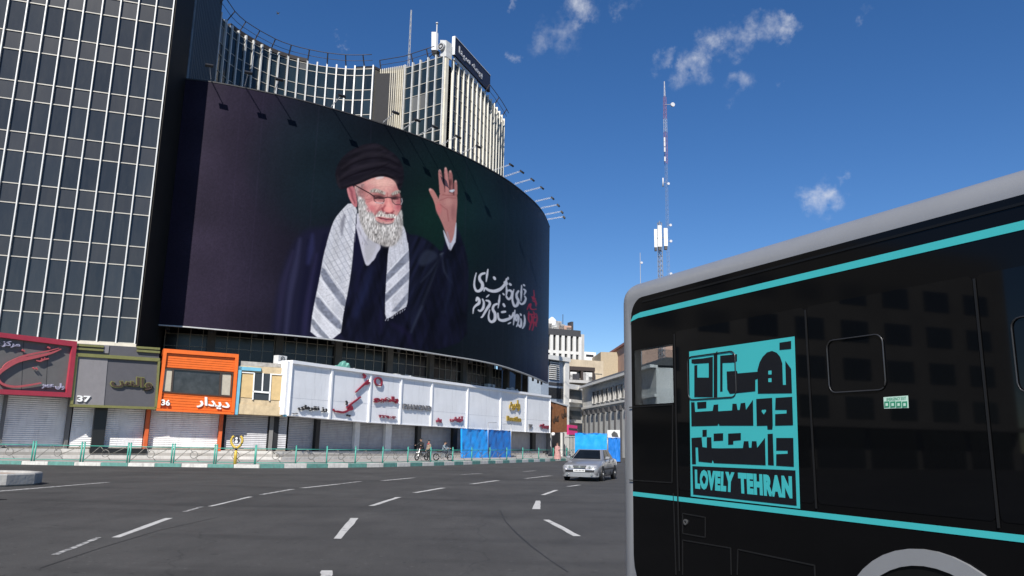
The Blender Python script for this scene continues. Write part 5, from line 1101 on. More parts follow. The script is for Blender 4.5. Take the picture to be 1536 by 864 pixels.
# ================================================================== SMALL STREET THINGS
def street_things():
    p = on_fence(353); p = p + Vector((.05, -.12, 0)); t = thing('emblem_post', 'yellow street post with two curved arms around a black and white emblem', 'post', p)
    ye = mat('yellow_paint', (.55, .38, .05), .5, dirt=.3); dk = mat('emblem_black', (.02, .02, .03), .5)
    mb = MB(); mb.tube([p, p + Vector((0, 0, .5)), p + Vector((0, 0, .85))], [.09, .1, .07], 8); mb.build('stem', ye, t)
    mb = MB(); mb.tube([p + Vector((0, 0, .82)), p + Vector((0, 0, .98))], .075, 8); mb.build('collar', dk, t)
    for s_ in (-1, 1): mb = MB(); mb.tube(smooth_poly([p + Vector((s_ * x, 0, z)) for x, z in ((.03, .95), (.22, 1.08), (.33, 1.3), (.30, 1.52), (.19, 1.62))]), [.08] * 17 if False else .07, 7); mb.build('arm', ye, t)
    mb = MB(); mb.disc(p + Vector((0, -.02, 1.36)), (0, 1, 0), .17, .1, 16); mb.disc(p + Vector((0, -.02, 1.56)), (0, 1, 0), .10, .1, 14); e = mb.build('emblem', dk, t)
    mb = MB(); mb.disc(p + Vector((0, -.085, 1.30)), (0, 1, 0), .09, .03, 14); mb.disc(p + Vector((0, -.085, 1.49)), (0, 1, 0), .07, .03, 14); mb.build('emblem_face', mat('emblem_white', (.7, .7, .7), .5), e)
    # concrete planter at the left edge
    c = atz(-38, 729, 0); c = Vector((c.x - .3, c.y + .9, 0)); t = thing('concrete_planter', 'low faceted concrete traffic planter with sandy fill on the asphalt', 'planter', c)
    conc = mat('planter_concrete', (.34, .33, .31), .9, var=.2, scale=3, bump=.5, bscale=9, dirt=.3)
    r = (atz(25, 720, 0) - atz(-38, 720, 0)).length + .35
    mb = MB(); n = 10; mb.lathe(c, [(r * .97, 0), (r, .05), (r, .36), (r * .98, .40), (r * .86, .40), (r * .84, .30)], n, smooth=False); mb.build('shell', conc, t)
    mb = MB(); mb.lathe(c, [(r * .85, .30), (r * .5, .36), (0, .38)], n); mb.build('fill', mat('sandy_soil', (.36, .27, .20), .95, var=.3, scale=5, bump=.8, bscale=8), t)
    q = atz(24.5, 726, 0); t = thing('rubber_foot', 'small black rubber block lying against the concrete planter', 'block', q)
    mb = MB(); mb.box(q.x - .14, q.x + .10, q.y - .1, q.y + .12, 0, .11); mb.build('block', mat('black_rubber', (.012, .012, .012), .7), t, bevel=.03); mb = MB(); mb.box(q.x - .08, q.x + .04, q.y - .05, q.y + .05, .10, .15); mb.build('grip', mat('black_rubber', (.012, .012, .012), .7), t)
    q = atz(-20, 751, 0); t = thing('ground_plate', 'flat dark plate with thin bars on the asphalt near the planter', 'grate', q)  # flat dark plate with bars stands in for a dark patch of unknown nature
    e = atz(28, 747.5, 0); mb = MB(); x1 = e.x; mb.hexa([(q.x - .6, q.y - .30, .002), (x1 - .25, q.y - .25, .002), (x1, q.y + .42, .002), (q.x - .6, q.y + .42, .002), (q.x - .6, q.y - .30, .012), (x1 - .25, q.y - .25, .012), (x1, q.y + .42, .012), (q.x - .6, q.y + .42, .012)]); mb.build('frame', mat('ground_plate_black', (.012, .012, .013), .8, spec=.2), t)
    for k in range(5): mb = MB(); yy = q.y - .2 + k * .13; mb.box(q.x - .55, x1 - .28, yy, yy + .05, .012, .02); mb.build('bar', mat('ground_plate_dark', (.016, .016, .017), .75, spec=.2), t)
street_things()
def on_ledge():
    # odds and ends lying on the shops' roof ledge
    wh = mat('ac_white', (.58, .58, .56), .6, dirt=.4); dk = mat('ac_grille', (.05, .05, .05), .6)
    for (x, y, w, h, lab) in [(421, 541, .9, .62, 'dusty air conditioning unit on the ledge beside the first white sign'), (595, 560, .7, .4, 'dusty air conditioning unit on the ledge behind the ring logo sign'), (735, 581, 1.5, .8, 'white air conditioning unit on the ledge above the blank sign box')]:
        b = PLW.P(x, y, -1.5); b = Vector((b.x, b.y, 6.82)); t = thing('air_conditioner', lab, 'air conditioner', b); M = lambda u, v, z: b + PLW.d3 * u + PLW.n * v + Vector((0, 0, z))
        hh = max(h, 7.36 - 6.82 + h * .75)
        mb = MB(); mb.hexa([M(-w / 2, -.3, 0), M(w / 2, -.3, 0), M(w / 2, .2, 0), M(-w / 2, .2, 0), M(-w / 2, -.3, hh), M(w / 2, -.3, hh), M(w / 2, .2, hh), M(-w / 2, .2, hh)]); mb.build('casing', wh, t, bevel=.03)
        mb = MB(); mb.disc(M(0, .21, hh - .25), PLW.n, .2, .04, 16, .15); mb.disc(M(0, .21, hh - .25), PLW.n, .05, .05, 10); mb.build('fan_grille', dk, t)
    for (x, y, lab, m_, sx_, sz_, nm) in [(515, 546, 'crumpled green plastic sheet bundled on the ledge above the calligraphy sign', mat('green_sheet', (.10, .27, .22), .5, var=.5, scale=3), .95, 1.15, 'plastic_sheet'), (527, 549, 'small white sack beside the green plastic sheet', mat('white_sack', (.6, .6, .58), .8, var=.2), .4, .72, 'sack'),
                                          (612, 562, 'white sack lying on the ledge above the Latin capitals sign', mat('white_sack', (.6, .6, .58), .8), .5, .72, 'sack'), (768, 585, 'heap of white rubble sacks above the gold lettering', mat('white_sack', (.6, .6, .58), .8), 1.3, 1.0, 'sack_heap')]:
        b = PLW.P(x, y, -1.4); b = Vector((b.x, b.y, 6.82)); t = thing(nm, lab, 'sack' if 'sack' in nm else 'sheet', b)
        bm = bmesh.new(); bmesh.ops.create_icosphere(bm, subdivisions=3, radius=1); rr = random.Random(int(x))
        ph = [rr.uniform(0, 6) for _ in range(8)]
        for v in bm.verts:
            c = v.co; k = 1 + .22 * math.sin(c.x * 5 + ph[0]) * math.sin(c.z * 4 + ph[1]) + .16 * math.sin(c.y * 9 + c.x * 7 + ph[2]) + .1 * math.sin(c.z * 13 + ph[3])
            v.co = Vector((c.x * sx_ * k, c.y * .4 * k, max(0, (c.z + .35) * sz_ * .75 * k)))
        me = bpy.data.meshes.new('bundle'); bm.to_mesh(me); bm.free(); me.materials.append(m_)
        o = bpy.data.objects.new('bundle', me); COL.objects.link(o); o.parent = t; o.rotation_euler = (0, 0, PLW.rot)
on_ledge()
M_TARP = mat('blue_tarpaulin', (.015, .30, .80), .35, var=.18, scale=1.2, bump=.6, bscale=3)
M_TARP2 = mat('deep_blue_tarpaulin', (.012, .16, .52), .4, var=.18, scale=1.2, bump=.6, bscale=3)
def tarp_booth(pl, quads, label, depth, posts):
    b = pl.P(sum(q[0] for q in quads[0][0]) / 4, quads[0][0][2][1]); t = thing('tarpaulin_booth', label, 'booth', (b.x, b.y, .15))
    for quad, m_, nm in quads:
        TL, TR, BR, BL = [pl.P(x, y) for x, y in quad]; mb = MB(); n = 14; vs = []; rr = random.Random(int(quad[0][0]))
        BL.z = BR.z = .12
        for j in range(n + 1):
            for i in range(n + 1):
                f, g = i / n, j / n; p = (BL * (1 - f) + BR * f) * (1 - g) + (TL * (1 - f) + TR * f) * g
                e = .05 * math.sin(f * 19 + g * 5) + .04 * math.sin(f * 31 - g * 11) + rr.uniform(-.03, .03) - .06 * math.sin(math.pi * f)
                vs.append(p + pl.n * e + Vector((0, 0, (.06 * math.sin(f * 12) if j == n else 0))))
        fs = [(j * (n + 1) + i, j * (n + 1) + i + 1, (j + 1) * (n + 1) + i + 1, (j + 1) * (n + 1) + i) for j in range(n) for i in range(n)]
        mb.add(vs, fs, True); o = mb.build(nm, m_, t, recalc=False)
        mb = MB(); mb.prism([TL, TR, TR - pl.n * depth, TL - pl.n * depth], (0, 0, .03)); mb.build('roof_sheet', m_, t)
        for a, b_ in ((TL, BL), (TR, BR)):
            mb = MB(); mb.prism([a, a - pl.n * depth, b_ - pl.n * depth, b_], pl.d3 * .02); mb.build('side_sheet', m_, t)
    steel = mat('scaffold_tube', (.4, .4, .38), .4, .6)
    for (x, y0, y1, x2) in posts:
        mb = MB(); a = pl.P(x, y0, .12); bb = pl.P(x, y1, .12); bb.z = .13; e = pl.P(x2, y0, .12); mb.tube([bb, a], .03, 6); mb.tube([a, e], .025, 6); mb.build('scaffold_pole', steel, t)
tA = PLW.P(693, 650, .9); tB = PLW.P(768, 650, .9)
tarp_booth(Plane((tA.x, tA.y), (tB.x, tB.y)), [([(693.5, 643.5), (731.5, 645), (731.5, 692), (693.5, 692)], M_TARP, 'tarpaulin'), ([(733.5, 645), (766, 646.5), (766, 691), (733.5, 691)], M_TARP2, 'tarpaulin')], 'blue tarpaulin screen hung on scaffold tubes under the blank white sign', .2, [(732, 634, 692, 745), (766.5, 636, 691, 752)])
q0 = atz(862, 691, .15); q1 = atz(930, 690, .15)
tp = Plane((q0.x, q0.y + 2), (q1.x + .4, q0.y + 1.2))
tarp_booth(tp, [([(862.5, 650), (910, 650.5), (910, 690), (862.5, 690)], M_TARP, 'tarpaulin'), ([(912.5, 657), (930, 657), (930, 689), (912.5, 689)], M_TARP2, 'tarpaulin')], 'blue tarpaulin booth standing behind the silver car', .5, [(911, 652, 690, 912)])
mb = MB(); w_ = thing('poster_panel', 'small white poster panel above the deeper blue tarpaulin', 'panel', tp.P(920, 656, -.2)); tp.slab(mb, [(911, 645), (930, 645), (930, 656.5), (911, 656.5)], -.3, -.15); mb.build('panel', mat('poster_white', (.6, .6, .58), .6, var=.1), w_)
mb = MB(); tp.slab(mb, [(917, 651), (921, 646.5), (926, 650), (928, 656), (918, 655)], -.15, -.13); mb.build('poster_print', mat('poster_black', (.05, .05, .05), .6, var=.4), w_)

# ================================================================== BUS
def bus():
    a = atz(1000, 420, 3.1); b = atz(1500, 276, 3.1); d = (b - a).normalized(); n = Vector((d.y, -d.x, 0)); a = a + n * .07; b = b + n * .07
    pl = Plane((a.x, a.y), (b.x, b.y)); u0 = pl.u(pl.P(936.5, 600)) - .13; LEN = 12.0; HT = 3.17; ZB0 = .30; WD = 2.5
    pl = Plane(pl.at(u0, 0), pl.at(u0 + 5, 0)); U = lambda x, y: pl.u(pl.P(x, y)); Z = lambda x, y: pl.P(x, y).z
    t = thing('city_bus', 'black city bus with silver roof edge, teal stripes and a large teal lettered panel', 'bus', pl.at(LEN / 2, 0, -WD / 2))
    silver = mat('bus_silver_grey', (.25, .255, .265), .38, .2, var=.05, coat=.25); 
    black = mat('bus_gloss_black', (.003, .003, .0033), .08, var=.1, spec=.2); blackm = mat('bus_satin_black', (.006, .006, .006), .3, var=.1, spec=.25); teal = mat('bus_teal', (.045, .40, .41), .4, var=.03); seam = mat('bus_seam', (.011, .011, .0115), .45, spec=.25)
    mb = MB(); pl.box(mb, 0, LEN, ZB0, HT, -WD, 0)
    body = mb.build('body', silver, t); bm = bmesh.new(); bm.from_mesh(body.data)
    bmesh.ops.bevel(bm, geom=list(bm.edges), offset=.19, segments=7, affect='EDGES', profile=.5, clamp_overlap=True)
    for f in bm.faces: f.smooth = True
    bm.to_mesh(body.data); bm.free()
    def cut(o, cutters):
        tmp = []
        for c_ in cutters:
            q = c_.build('cutter', silver); tmp.append(q); m_ = o.modifiers.new('b', 'BOOLEAN'); m_.operation = 'DIFFERENCE'; m_.solver = 'EXACT'; m_.object = q
        nm = bpy.data.meshes.new_from_object(o.evaluated_get(bpy.context.evaluated_depsgraph_get())); o.modifiers.clear(); o.data = nm
        for q in tmp: bpy.data.objects.remove(q)
    def pbox(u0_, u1_, z0_, z1_, o0_, o1_): b_ = MB(); pl.box(b_, u0_, u1_, z0_, z1_, o0_, o1_); return b_
    hu0, hu1, hz0, hz1 = U(952.5, 560), U(1011, 560), Z(980, 606), Z(980, 521)
    cut(body, [pbox(.07, LEN - .07, .9, 2.95, -WD + .07, -.07), pbox(hu0, hu1, hz0, hz1, -.3, .1), pbox(-.2, .3, 1.15, 2.75, -WD + .2, -.2)])
    body.data.materials.append(blackm); base_ = wloc(t)
    for f_ in body.data.polygons:
        q = f_.center + base_; uu = pl.u(q); oo = (q - pl.at(0, 0)).dot(pl.n)
        if .05 < uu < LEN - .05 and -WD + .05 < oo < -.05 and .8 < q.z < 2.96: f_.material_index = 1
    tint = mat('bus_clear_tinted_glass', (.62, .66, .68), .01, var=.02, trans=1.0)
    def poly(mb, P, o0, o1): mb.prism([pl.at(u, z, 0) + pl.n * o0 for u, z in P], pl.n * (o1 - o0))
    def rrect(u0, u1, z0, z1, r, k=6, corners=(1, 1, 1, 1)):
        P = []
        for (cx, cz, a0, s_) in ((u1 - r[0], z0 + r[0], -90, 0), (u1 - r[1], z1 - r[1], 0, 1), (u0 + r[2], z1 - r[2], 90, 2), (u0 + r[3], z0 + r[3], 180, 3)):
            for i in range(k + 1): an = math.radians(a0 + 90 * i / k); P.append((cx + r[s_] * math.cos(an), cz + r[s_] * math.sin(an)))
        return P
    us = U(949.5, 620)
    mb = MB(); poly(mb, rrect(us, LEN - .2, .46, 2.985, (.1, .1, .17, .33)), -.02, .010); sp2 = mb.build('side_panel', black, t); cut(sp2, [pbox(hu0, hu1, hz0, hz1, -.3, .1)])
    mb = MB(); mb.prism([pl.at(u, z, -WD) for u, z in rrect(us, LEN - .2, .46, 2.985, (.1, .1, .17, .33))], pl.n * -.01); mb.build('far_side_panel', black, t)
    # end faces
    e0 = MB(); e0.hexa([pl.at(-.012, z, o) for z in (.95,) for o in (-.25, -WD + .25)] + [pl.at(.0, .95, -WD + .25), pl.at(.0, .95, -.25)] + [pl.at(-.012, 2.6, -.25), pl.at(-.012, 2.6, -WD + .25), pl.at(0, 2.6, -WD + .25), pl.at(0, 2.6, -.25)]); e0.build('windscreen', tint, t)
    mb = pbox(.12, .55, .95, 1.5, -WD + .1, -.1); mb.build('dashboard', blackm, t)
    mb = pbox(hu0 - .004, hu1 + .004, hz0 - .004, hz1 + .004, .002, .006); mb.build('cab_window', tint, t)
    # stripes
    zt1, zt0 = Z(1240, 402.3), Z(1240, 412.9); zb1, zb0 = Z(1240, 769.5), Z(1240, 778.2); ut = U(947, 483)
    mb = MB(); poly(mb, [(ut, zt0 - .02), (ut + .12, zt0), (LEN - .25, zt0), (LEN - .25, zt1), (ut + .16, zt1), (ut + .05, zt0 + .03)], .010, .014); mb.build('upper_stripe', teal, t)
    mb = MB(); ub = us + .005; poly(mb, [(ub, zb0), (LEN - .25, zb0), (LEN - .25, zb1), (ub, zb1)], .010, .014); mb.build('lower_stripe', teal, t)
    # roof channel line under the silver edge
    mb = MB(); poly(mb, [(us + .18, 2.93), (LEN - .3, 2.93), (LEN - .3, 2.945), (us + .18, 2.945)], .010, .016); mb.build('gutter', blackm, t)
    # window panes: separate gloss sheets with thin dark joints
    wz0, wz1 = Z(1100, 760) + .12, Z(1218, 455)
    joints = [U(1016, 600), U(1218, 600), U(1482, 600)]
    glass = mat('bus_tinted_glass', (.002, .0022, .0028), .03, var=.1, spec=.33)
    cuts = [us + .02] + joints + [joints[-1] + 1.6, joints[-1] + 3.2, joints[-1] + 4.8, LEN - .4]
    for i, (a_, b_) in enumerate(zip(cuts, cuts[1:])):
        if i == 0: continue
        mb = MB(); poly(mb, rrect(a_ + .012, b_ - .012, Z(980, 610) if i == 0 else 1.36, 2.62, (.03, .03, .03, .03), 3), .010, .0135); mb.build('window_glass', glass, t)
    for a_ in joints: mb = MB(); poly(mb, [(a_ - .006, .75 if a_ == joints[0] else 1.33), (a_ + .006, .75 if a_ == joints[0] else 1.33), (a_ + .006, 2.6), (a_ - .006, 2.6)], .0135, .019); mb.build('joint_strip', seam, t)
    # hopper window frames
    def hopper(x0, y0, x1, y1, full=True):
        ua, ub_, z1, z0 = U(x0, y0), U(x1, y1), Z(x0, y0), Z(x0, y1); r = .05
        pts = [pl.at(u, z, .02) for u, z in rrect(ua, ub_, z0, z1, (r, r, r, r), 4)]; mb = MB(); mb.tube(pts + [pts[0]], .005, 5, cap=False); mb.build('hopper_frame', mat('bus_trim_grey', (.05, .05, .052), .3, .5), t)
    hopper(1034, 536, 1108, 600); hopper(1243, 512, 1333, 590); hopper(1519, 478, 1640, 590)
    # door and hatch outlines
    def outline(P, nm='panel_gap'):
        mb = MB()
        for (a_, b_) in zip(P, P[1:]):
            dx, dz = b_[0] - a_[0], b_[1] - a_[1]; l_ = math.hypot(dx, dz); mx, mz = -dz / l_ * .004, dx / l_ * .004
            poly(mb, [(a_[0] - mx, a_[1] - mz), (b_[0] - mx, b_[1] - mz), (b_[0] + mx, b_[1] + mz), (a_[0] + mx, a_[1] + mz)], .010, .0155)
        mb.build(nm, seam, t)
    K = lambda P: [(U(x, y), Z(x, y)) for x, y in P]
    outline(K([(946, 611), (1011, 607)])); outline(K([(946, 720), (1010, 724)])); outline(K([(1011, 607), (1010, 724)])); outline(K([(1012, 740), (1016, 862)])); outline(K([(1026, 862), (1026, 810), (1098, 822), (1099, 862)])); outline(K([(1108, 862), (1109, 824), (1224, 848), (1225, 870)]))
    outline(K([(1026, 770), (1060, 776), (1060, 806), (1026, 800), (1026, 770)]))
    mb = MB(); q = pl.P(1031, 783); mb.disc(q + pl.n * .016, pl.n, .022, .014, 14, .012); mb.build('lock', mat('bus_chrome', (.4, .4, .4), .25, .9), t)
    # teal picture panel
    S = lambda P: [(1020 + x / 3.085, 490 + y / 3.085) for x, y in P]
    mb = MB(); pl.slab(mb, S([(50, 116), (537, 46), (563, 842), (58, 785)]), .0138, .0165); dec = mb.build('picture_panel', teal, t)
    ink = mat('picture_ink', (.006, .007, .010), .25)
    I = [[(470, 75), (523, 67), (523, 103), (470, 108)],
         [(370, 310), (368, 200), (378, 165), (392, 140), (412, 120), (435, 113), (456, 121), (472, 140), (482, 170), (485, 270), (500, 270), (497, 160), (523, 196), (527, 308)],
         [(225, 208), (272, 205), (275, 217), (370, 209), (370, 240), (357, 246), (357, 299), (240, 311), (228, 290)], [(195, 135), (272, 128), (272, 160), (262, 166), (205, 168), (205, 300), (195, 300)],
         [(75, 180), (88, 178), (88, 236), (142, 236), (142, 168), (75, 172), (62, 168), (62, 152), (110, 148), (160, 140), (160, 326), (75, 326)], [(165, 130), (181, 114), (181, 332), (165, 332)],
         [(60, 350), (75, 350), (78, 395), (160, 390), (165, 362), (185, 360), (185, 392), (250, 388), (252, 357), (270, 357), (275, 386), (285, 386), (290, 355), (310, 352), (314, 386), (346, 340), (348, 458), (192, 458), (187, 446), (183, 458), (62, 461)], [(88, 350), (130, 347), (130, 377), (90, 380)],
         [(362, 335), (435, 330), (438, 456), (436, 476), (415, 476), (413, 458), (365, 459)], [(452, 330), (528, 325), (532, 456), (450, 458), (450, 405), (503, 402), (503, 385), (450, 385)],
         [(62, 515), (108, 512), (112, 557), (133, 560), (133, 512), (153, 512), (155, 562), (190, 563), (300, 562), (305, 530), (325, 530), (328, 560), (340, 560), (342, 530), (362, 530), (366, 562), (402, 515), (405, 641), (166, 631), (160, 615), (156, 630), (95, 624), (92, 558), (80, 558), (82, 636), (65, 636)],
         [(113, 478), (132, 477), (132, 508), (113, 509)], [(165, 495), (208, 493), (208, 527), (165, 529)], [(232, 495), (290, 492), (290, 525), (255, 528), (255, 545), (232, 546)], [(415, 497), (438, 495), (443, 642), (417, 640)],
         [(455, 515), (533, 515), (536, 648), (455, 643), (455, 590), (508, 588), (508, 573), (455, 573)], [(66, 645), (543, 665), (549, 828), (70, 776)]]
    for P in I: mb = MB(); pl.slab(mb, S(P), .0165, .019); mb.build('picture_shape', ink, dec)
    for P in ([(419, 205), (433, 204), (433, 222), (419, 222)], [(419, 240), (433, 239), (433, 257), (419, 257)], [(398, 407), (388, 393), (390, 386), (395, 385), (398, 389), (402, 384), (407, 386), (408, 392)]):
        mb = MB(); pl.slab(mb, S(P), .019, .0205); mb.build('picture_cutout', teal, dec)
    mb = MB(); text_on(pl, mb, 'LOVELY', S([(78, 660), (262, 673), (258, 768), (80, 750)]), .019, .0205, .07); mb.build('picture_word', teal, dec)
    mb = MB(); text_on(pl, mb, 'TEHRAN', S([(278, 675), (527, 692), (530, 795), (282, 770)]), .019, .0205, .07); mb.build('picture_word', teal, dec)
    mb = MB(); pl.slab(mb, S([(121, 725), (111, 708), (113, 698), (118, 696), (121, 701), (125, 696), (130, 699), (131, 709)]), .0206, .0215); mb.build('picture_heart', ink, dec)
    # small green and white sticker
    mb = MB(); pl.slab(mb, [(1328, 596), (1364.5, 593.5), (1365.5, 612), (1329, 613)], .0138, .016); s_ = mb.build('sticker', mat('sticker_mint', (.45, .62, .52), .5), t)
    for k in range(4): x = 1329.5 + k * 8.9; mb = MB(); pl.slab(mb, [(x, 602.5), (x + 7.6, 602), (x + 7.7, 611), (x + .1, 611.6)], .016, .0175); mb.build('sticker_square', mat('sticker_green', (.03, .22, .12), .5), s_)
    for k in range(4): x = 1331.5 + k * 8.9; mb = MB(); pl.slab(mb, [(x, 605), (x + 3.4, 604.8), (x + 3.5, 609), (x + .1, 609.2)], .0175, .0185); mb.build('sticker_symbol', mat('sticker_mint', (.45, .62, .52), .5), s_)
    mb = MB(); text_on(pl, mb, 'EMERGENCY EXIT', [(1333, 597.2), (1362, 595.2), (1362, 599.6), (1333, 601.4)], .016, .017, .0); mb.build('sticker_words', mat('sticker_green', (.03, .22, .12), .5), s_)
    # wheel arches and wheels
    ztop = Z(1389, 823.5); uc = U(1394, 830); rO = .62; zc = ztop - rO; rub = mat('tyre_rubber', (.012, .012, .012), .8); rim = mat('steel_rim', (.3, .3, .3), .4, .7)
    for uu in (uc, uc + 5.9):
        for o, sgn in ((0, 1), (-WD, -1)):
            nn = pl.n * sgn; c = pl.at(uu, zc, o)
            mb = MB(); P = [(rO * math.cos(math.radians(x)), rO * math.sin(math.radians(x))) for x in range(-12, 193, 8)]; Q = [(r_ * .86, z_ * .86) for r_, z_ in P]
            vs = []; fs = []
            for (x, z), (x2, z2) in zip(P, Q):
                for (a_, b_, h) in ((x, z, .008), (x2, z2, .008), (x2, z2, .03), (x, z, .03)): vs.append(c + pl.d3 * a_ + Vector((0, 0, b_)) + nn * h)
            for i in range(len(P) - 1):
                for e in range(4): fs.append((4 * i + e, 4 * i + (e + 1) % 4, 4 * i + 4 + (e + 1) % 4, 4 * i + 4 + e))
            mb.add(vs, fs); mb.build('wheel_arch', silver, t)
            mb = MB(); mb.disc(c + nn * .006, nn, rO * .87, .02, 32); mb.build('wheel_well', blackm, t)
            cw = Vector((c.x, c.y, .485)); mb = MB(); mb.disc(cw + nn * .0, nn, .48, .09, 32, .29); w = mb.build('wheel', rub, t)
            mb = MB(); mb.disc(cw + nn * .01, nn, .292, .05, 28); mb.disc(cw + nn * .045, nn, .12, .04, 18); mb.build('rim', rim, w)
            mb = MB()
            for k in range(10): mb.disc(cw + nn * .05 + pl.d3 * (.17 * math.cos(k * .628)) + Vector((0, 0, .17 * math.sin(k * .628))), nn, .016, .03, 6)
            x = mb.build('wheel_nuts', rim, w); x['kind'] = 'stuff'
    mb = MB(); poly(mb, rrect(U(953, 862), U(953, 862) + .09, .43, .47, (.01,) * 4, 2), .010, .03); mb.build('marker_lamp', mat('amber_lamp', (.8, .22, .02), .3), t)
bus()

# ================================================================== CAR
def car():
    f = atz(869.5, 722, 0); ang = math.radians(19); fx = Vector((-math.sin(ang), -math.cos(ang), 0)); lf = Vector((-fx.y, fx.x, 0))   # fx: forward, lf: car's left
    c = f - fx * 2.33
    t = thing('parked_car' if False else 'sedan_car', 'silver four door sedan driving on the square towards the bus', 'car', c)
    W = lambda x, y, z: c + fx * (x * 1.05) + lf * (y * 1.06) + Vector((0, 0, z * 1.04))
    paint_ = mat('car_silver_paint', (.36, .36, .37), .3, .55, var=.03, coat=.5); blk = mat('car_black_trim', (.015, .015, .016), .5); gl = mat('car_glass', (.006, .008, .010), .08, var=.3, spec=.22); chrome = mat('car_chrome', (.6, .6, .6), .2, .9)
    st = [(2.24, .34, .50, .50, .60), (2.20, .24, .56, .66, .74), (2.08, .19, .60, .72, .81), (1.75, .18, .62, .79, .845), (1.2, .18, .62, .885, .855), (.8, .18, .62, .945, .86), (0, .18, .62, .96, .86), (-1.0, .18, .62, .975, .86), (-1.6, .19, .63, .985, .85), (-2.05, .22, .64, .96, .82), (-2.2, .30, .62, .88, .74), (-2.26, .40, .60, .74, .66)]
    mb = MB(); vs = []
    for x, zb, zm, zt, w in st:
        half = [(0, zb), (w * .8, zb), (w * .96, zb + .06), (w, zm * .75), (w, zm), (w * .985, (zm + zt) / 2), (w * .94, zt - .05), (w * .86, zt - .01), (0, zt + .015)]
        ring = half + [(-y, z) for y, z in half[-2:0:-1]]
        vs += [W(x, y, z) for y, z in ring]
    n = 16; fs = []
    for i in range(len(st) - 1):
        for k in range(n): fs.append((i * n + k, i * n + (k + 1) % n, (i + 1) * n + (k + 1) % n, (i + 1) * n + k))
    fs += [tuple(range(n)), tuple((len(st) - 1) * n + k for k in range(n - 1, -1, -1))]
    mb.add(vs, fs, True); mb.build('body', paint_, t)
    # greenhouse
    B_ = [(.92, .70, .93), (.60, .77, .955), (-1.15, .775, .975), (-1.72, .66, .985)]; T_ = [(.22, .52, 1.385), (.05, .585, 1.40), (-.85, .585, 1.40), (-1.12, .50, 1.375)]
    mb = MB(); low = [W(x, y, z) for x, y, z in B_] + [W(x, -y, z) for x, y, z in B_[::-1]]; hi = [W(x, y, z) for x, y, z in T_] + [W(x, -y, z) for x, y, z in T_[::-1]]
    mb.add(low + hi, [(k, (k + 1) % 8, (k + 1) % 8 + 8, k + 8) for k in range(8)] + [tuple(range(8, 16))]); g = mb.build('roof', paint_, t, bevel=.03)
    def inset(P, nm, o=.012, m_=gl):
        P = [Vector(p) for p in P]; nrm = (P[1] - P[0]).cross(P[2] - P[0]).normalized(); cc = sum(P, Vector()) / len(P)
        if nrm.dot(cc - W(-.3, 0, 1.1)) < 0: nrm = -nrm
        mb = MB(); mb.prism([p + nrm * o for p in P], nrm * -.03); mb.build(nm, m_, t)
    inset([W(.88, .64, .97), W(.25, .48, 1.355), W(.25, -.48, 1.355), W(.88, -.64, .97)], 'windscreen'); inset([W(-1.66, .58, 1.02), W(-1.15, .45, 1.345), W(-1.15, -.45, 1.345), W(-1.66, -.58, 1.02)], 'rear_window')
    for s_ in (1, -1):
        S = lambda x, z: W(x, s_ * (.775 - (z - .965) / .435 * .19), z)
        inset([S(.62, .99), S(.10, 1.36), S(-.28, 1.365), S(-.28, .995)], 'side_window', .014); inset([S(-.36, .995), S(-.36, 1.365), S(-.85, 1.36), S(-1.2, 1.01)], 'side_window', .014)
        mb = MB(); mb.hexa([W(x, s_ * y, z) for z in (.50, .56) for x, y in ((1.2, .85), (-1.5, .85), (-1.5, .885), (1.2, .885))]); mb.build('side_moulding', blk, t)
        mb = MB(); p = W(.62, s_ * .92, 1.02); mb.hexa([p + fx * a_ + lf * s_ * b_ + Vector((0, 0, e)) for e in (-.06, .06) for a_, b_ in ((.06, -.1), (.06, .1), (-.05, .08), (-.05, -.1))]); mb.build('mirror', paint_, t, bevel=.02)
        for x in (-.1, -.95): mb = MB(); mb.hexa([W(x + a_, s_ * y, .80 + e) for e in (0, .035) for a_, y in ((-.09, .84), (.09, .84), (.09, .872), (-.09, .872))]); mb.build('door_handle', blk, t)
        for x in (.72, -.32, -1.18): mb = MB(); mb.hexa([W(x + a_, s_ * y, z) for z, y0 in ((.28, .855), (.93, .83)) for a_, y in ((-.006, y0 - .02), (.006, y0 - .02), (.006, y0 + .008), (-.006, y0 + .008))]); mb.build('door_gap', blk, t)
        mb = MB(); mb.hexa([W(x, s_ * y, z) for z in (.555, .70) for x, y in ((2.10, .74), (2.235, .58), (2.24, .30), (2.08, .34))]); h = mb.build('headlight', mat('headlight_glass', (.55, .56, .58), .1, .3), t, bevel=.02)
        mb = MB(); mb.disc(W(2.245, s_ * .45, .63), fx, .055, .03, 14); mb.build('reflector', chrome, h)
        mb = MB(); mb.hexa([W(x, s_ * y, z) for z in (.60, .80) for x, y in ((-2.27, .42), (-2.27, .68), (-2.1, .76), (-2.1, .42))]); mb.build('tail_light', mat('tail_red', (.3, .01, .01), .2), t)
    # nose
    mb = MB(); mb.hexa([W(x, y, z) for z in (.57, .68) for x, y in ((2.10, .28), (2.262, .28), (2.262, -.28), (2.10, -.28))]); g = mb.build('grille', blk, t)
    for z in (.595, .64): mb = MB(); mb.hexa([W(x, y, z + e) for e in (0, .018) for x, y in ((2.2, .28), (2.272, .28), (2.272, -.28), (2.2, -.28))]); mb.build('grille_bar', chrome, g)
    mb = MB(); mb.disc(W(2.275, 0, .635), fx, .05, .02, 12); mb.build('badge', chrome, g)
    mb = MB(); P = [(2.02, .82), (2.2, .70), (2.30, .40), (2.31, 0), (2.30, -.40), (2.2, -.70), (2.02, -.82)]
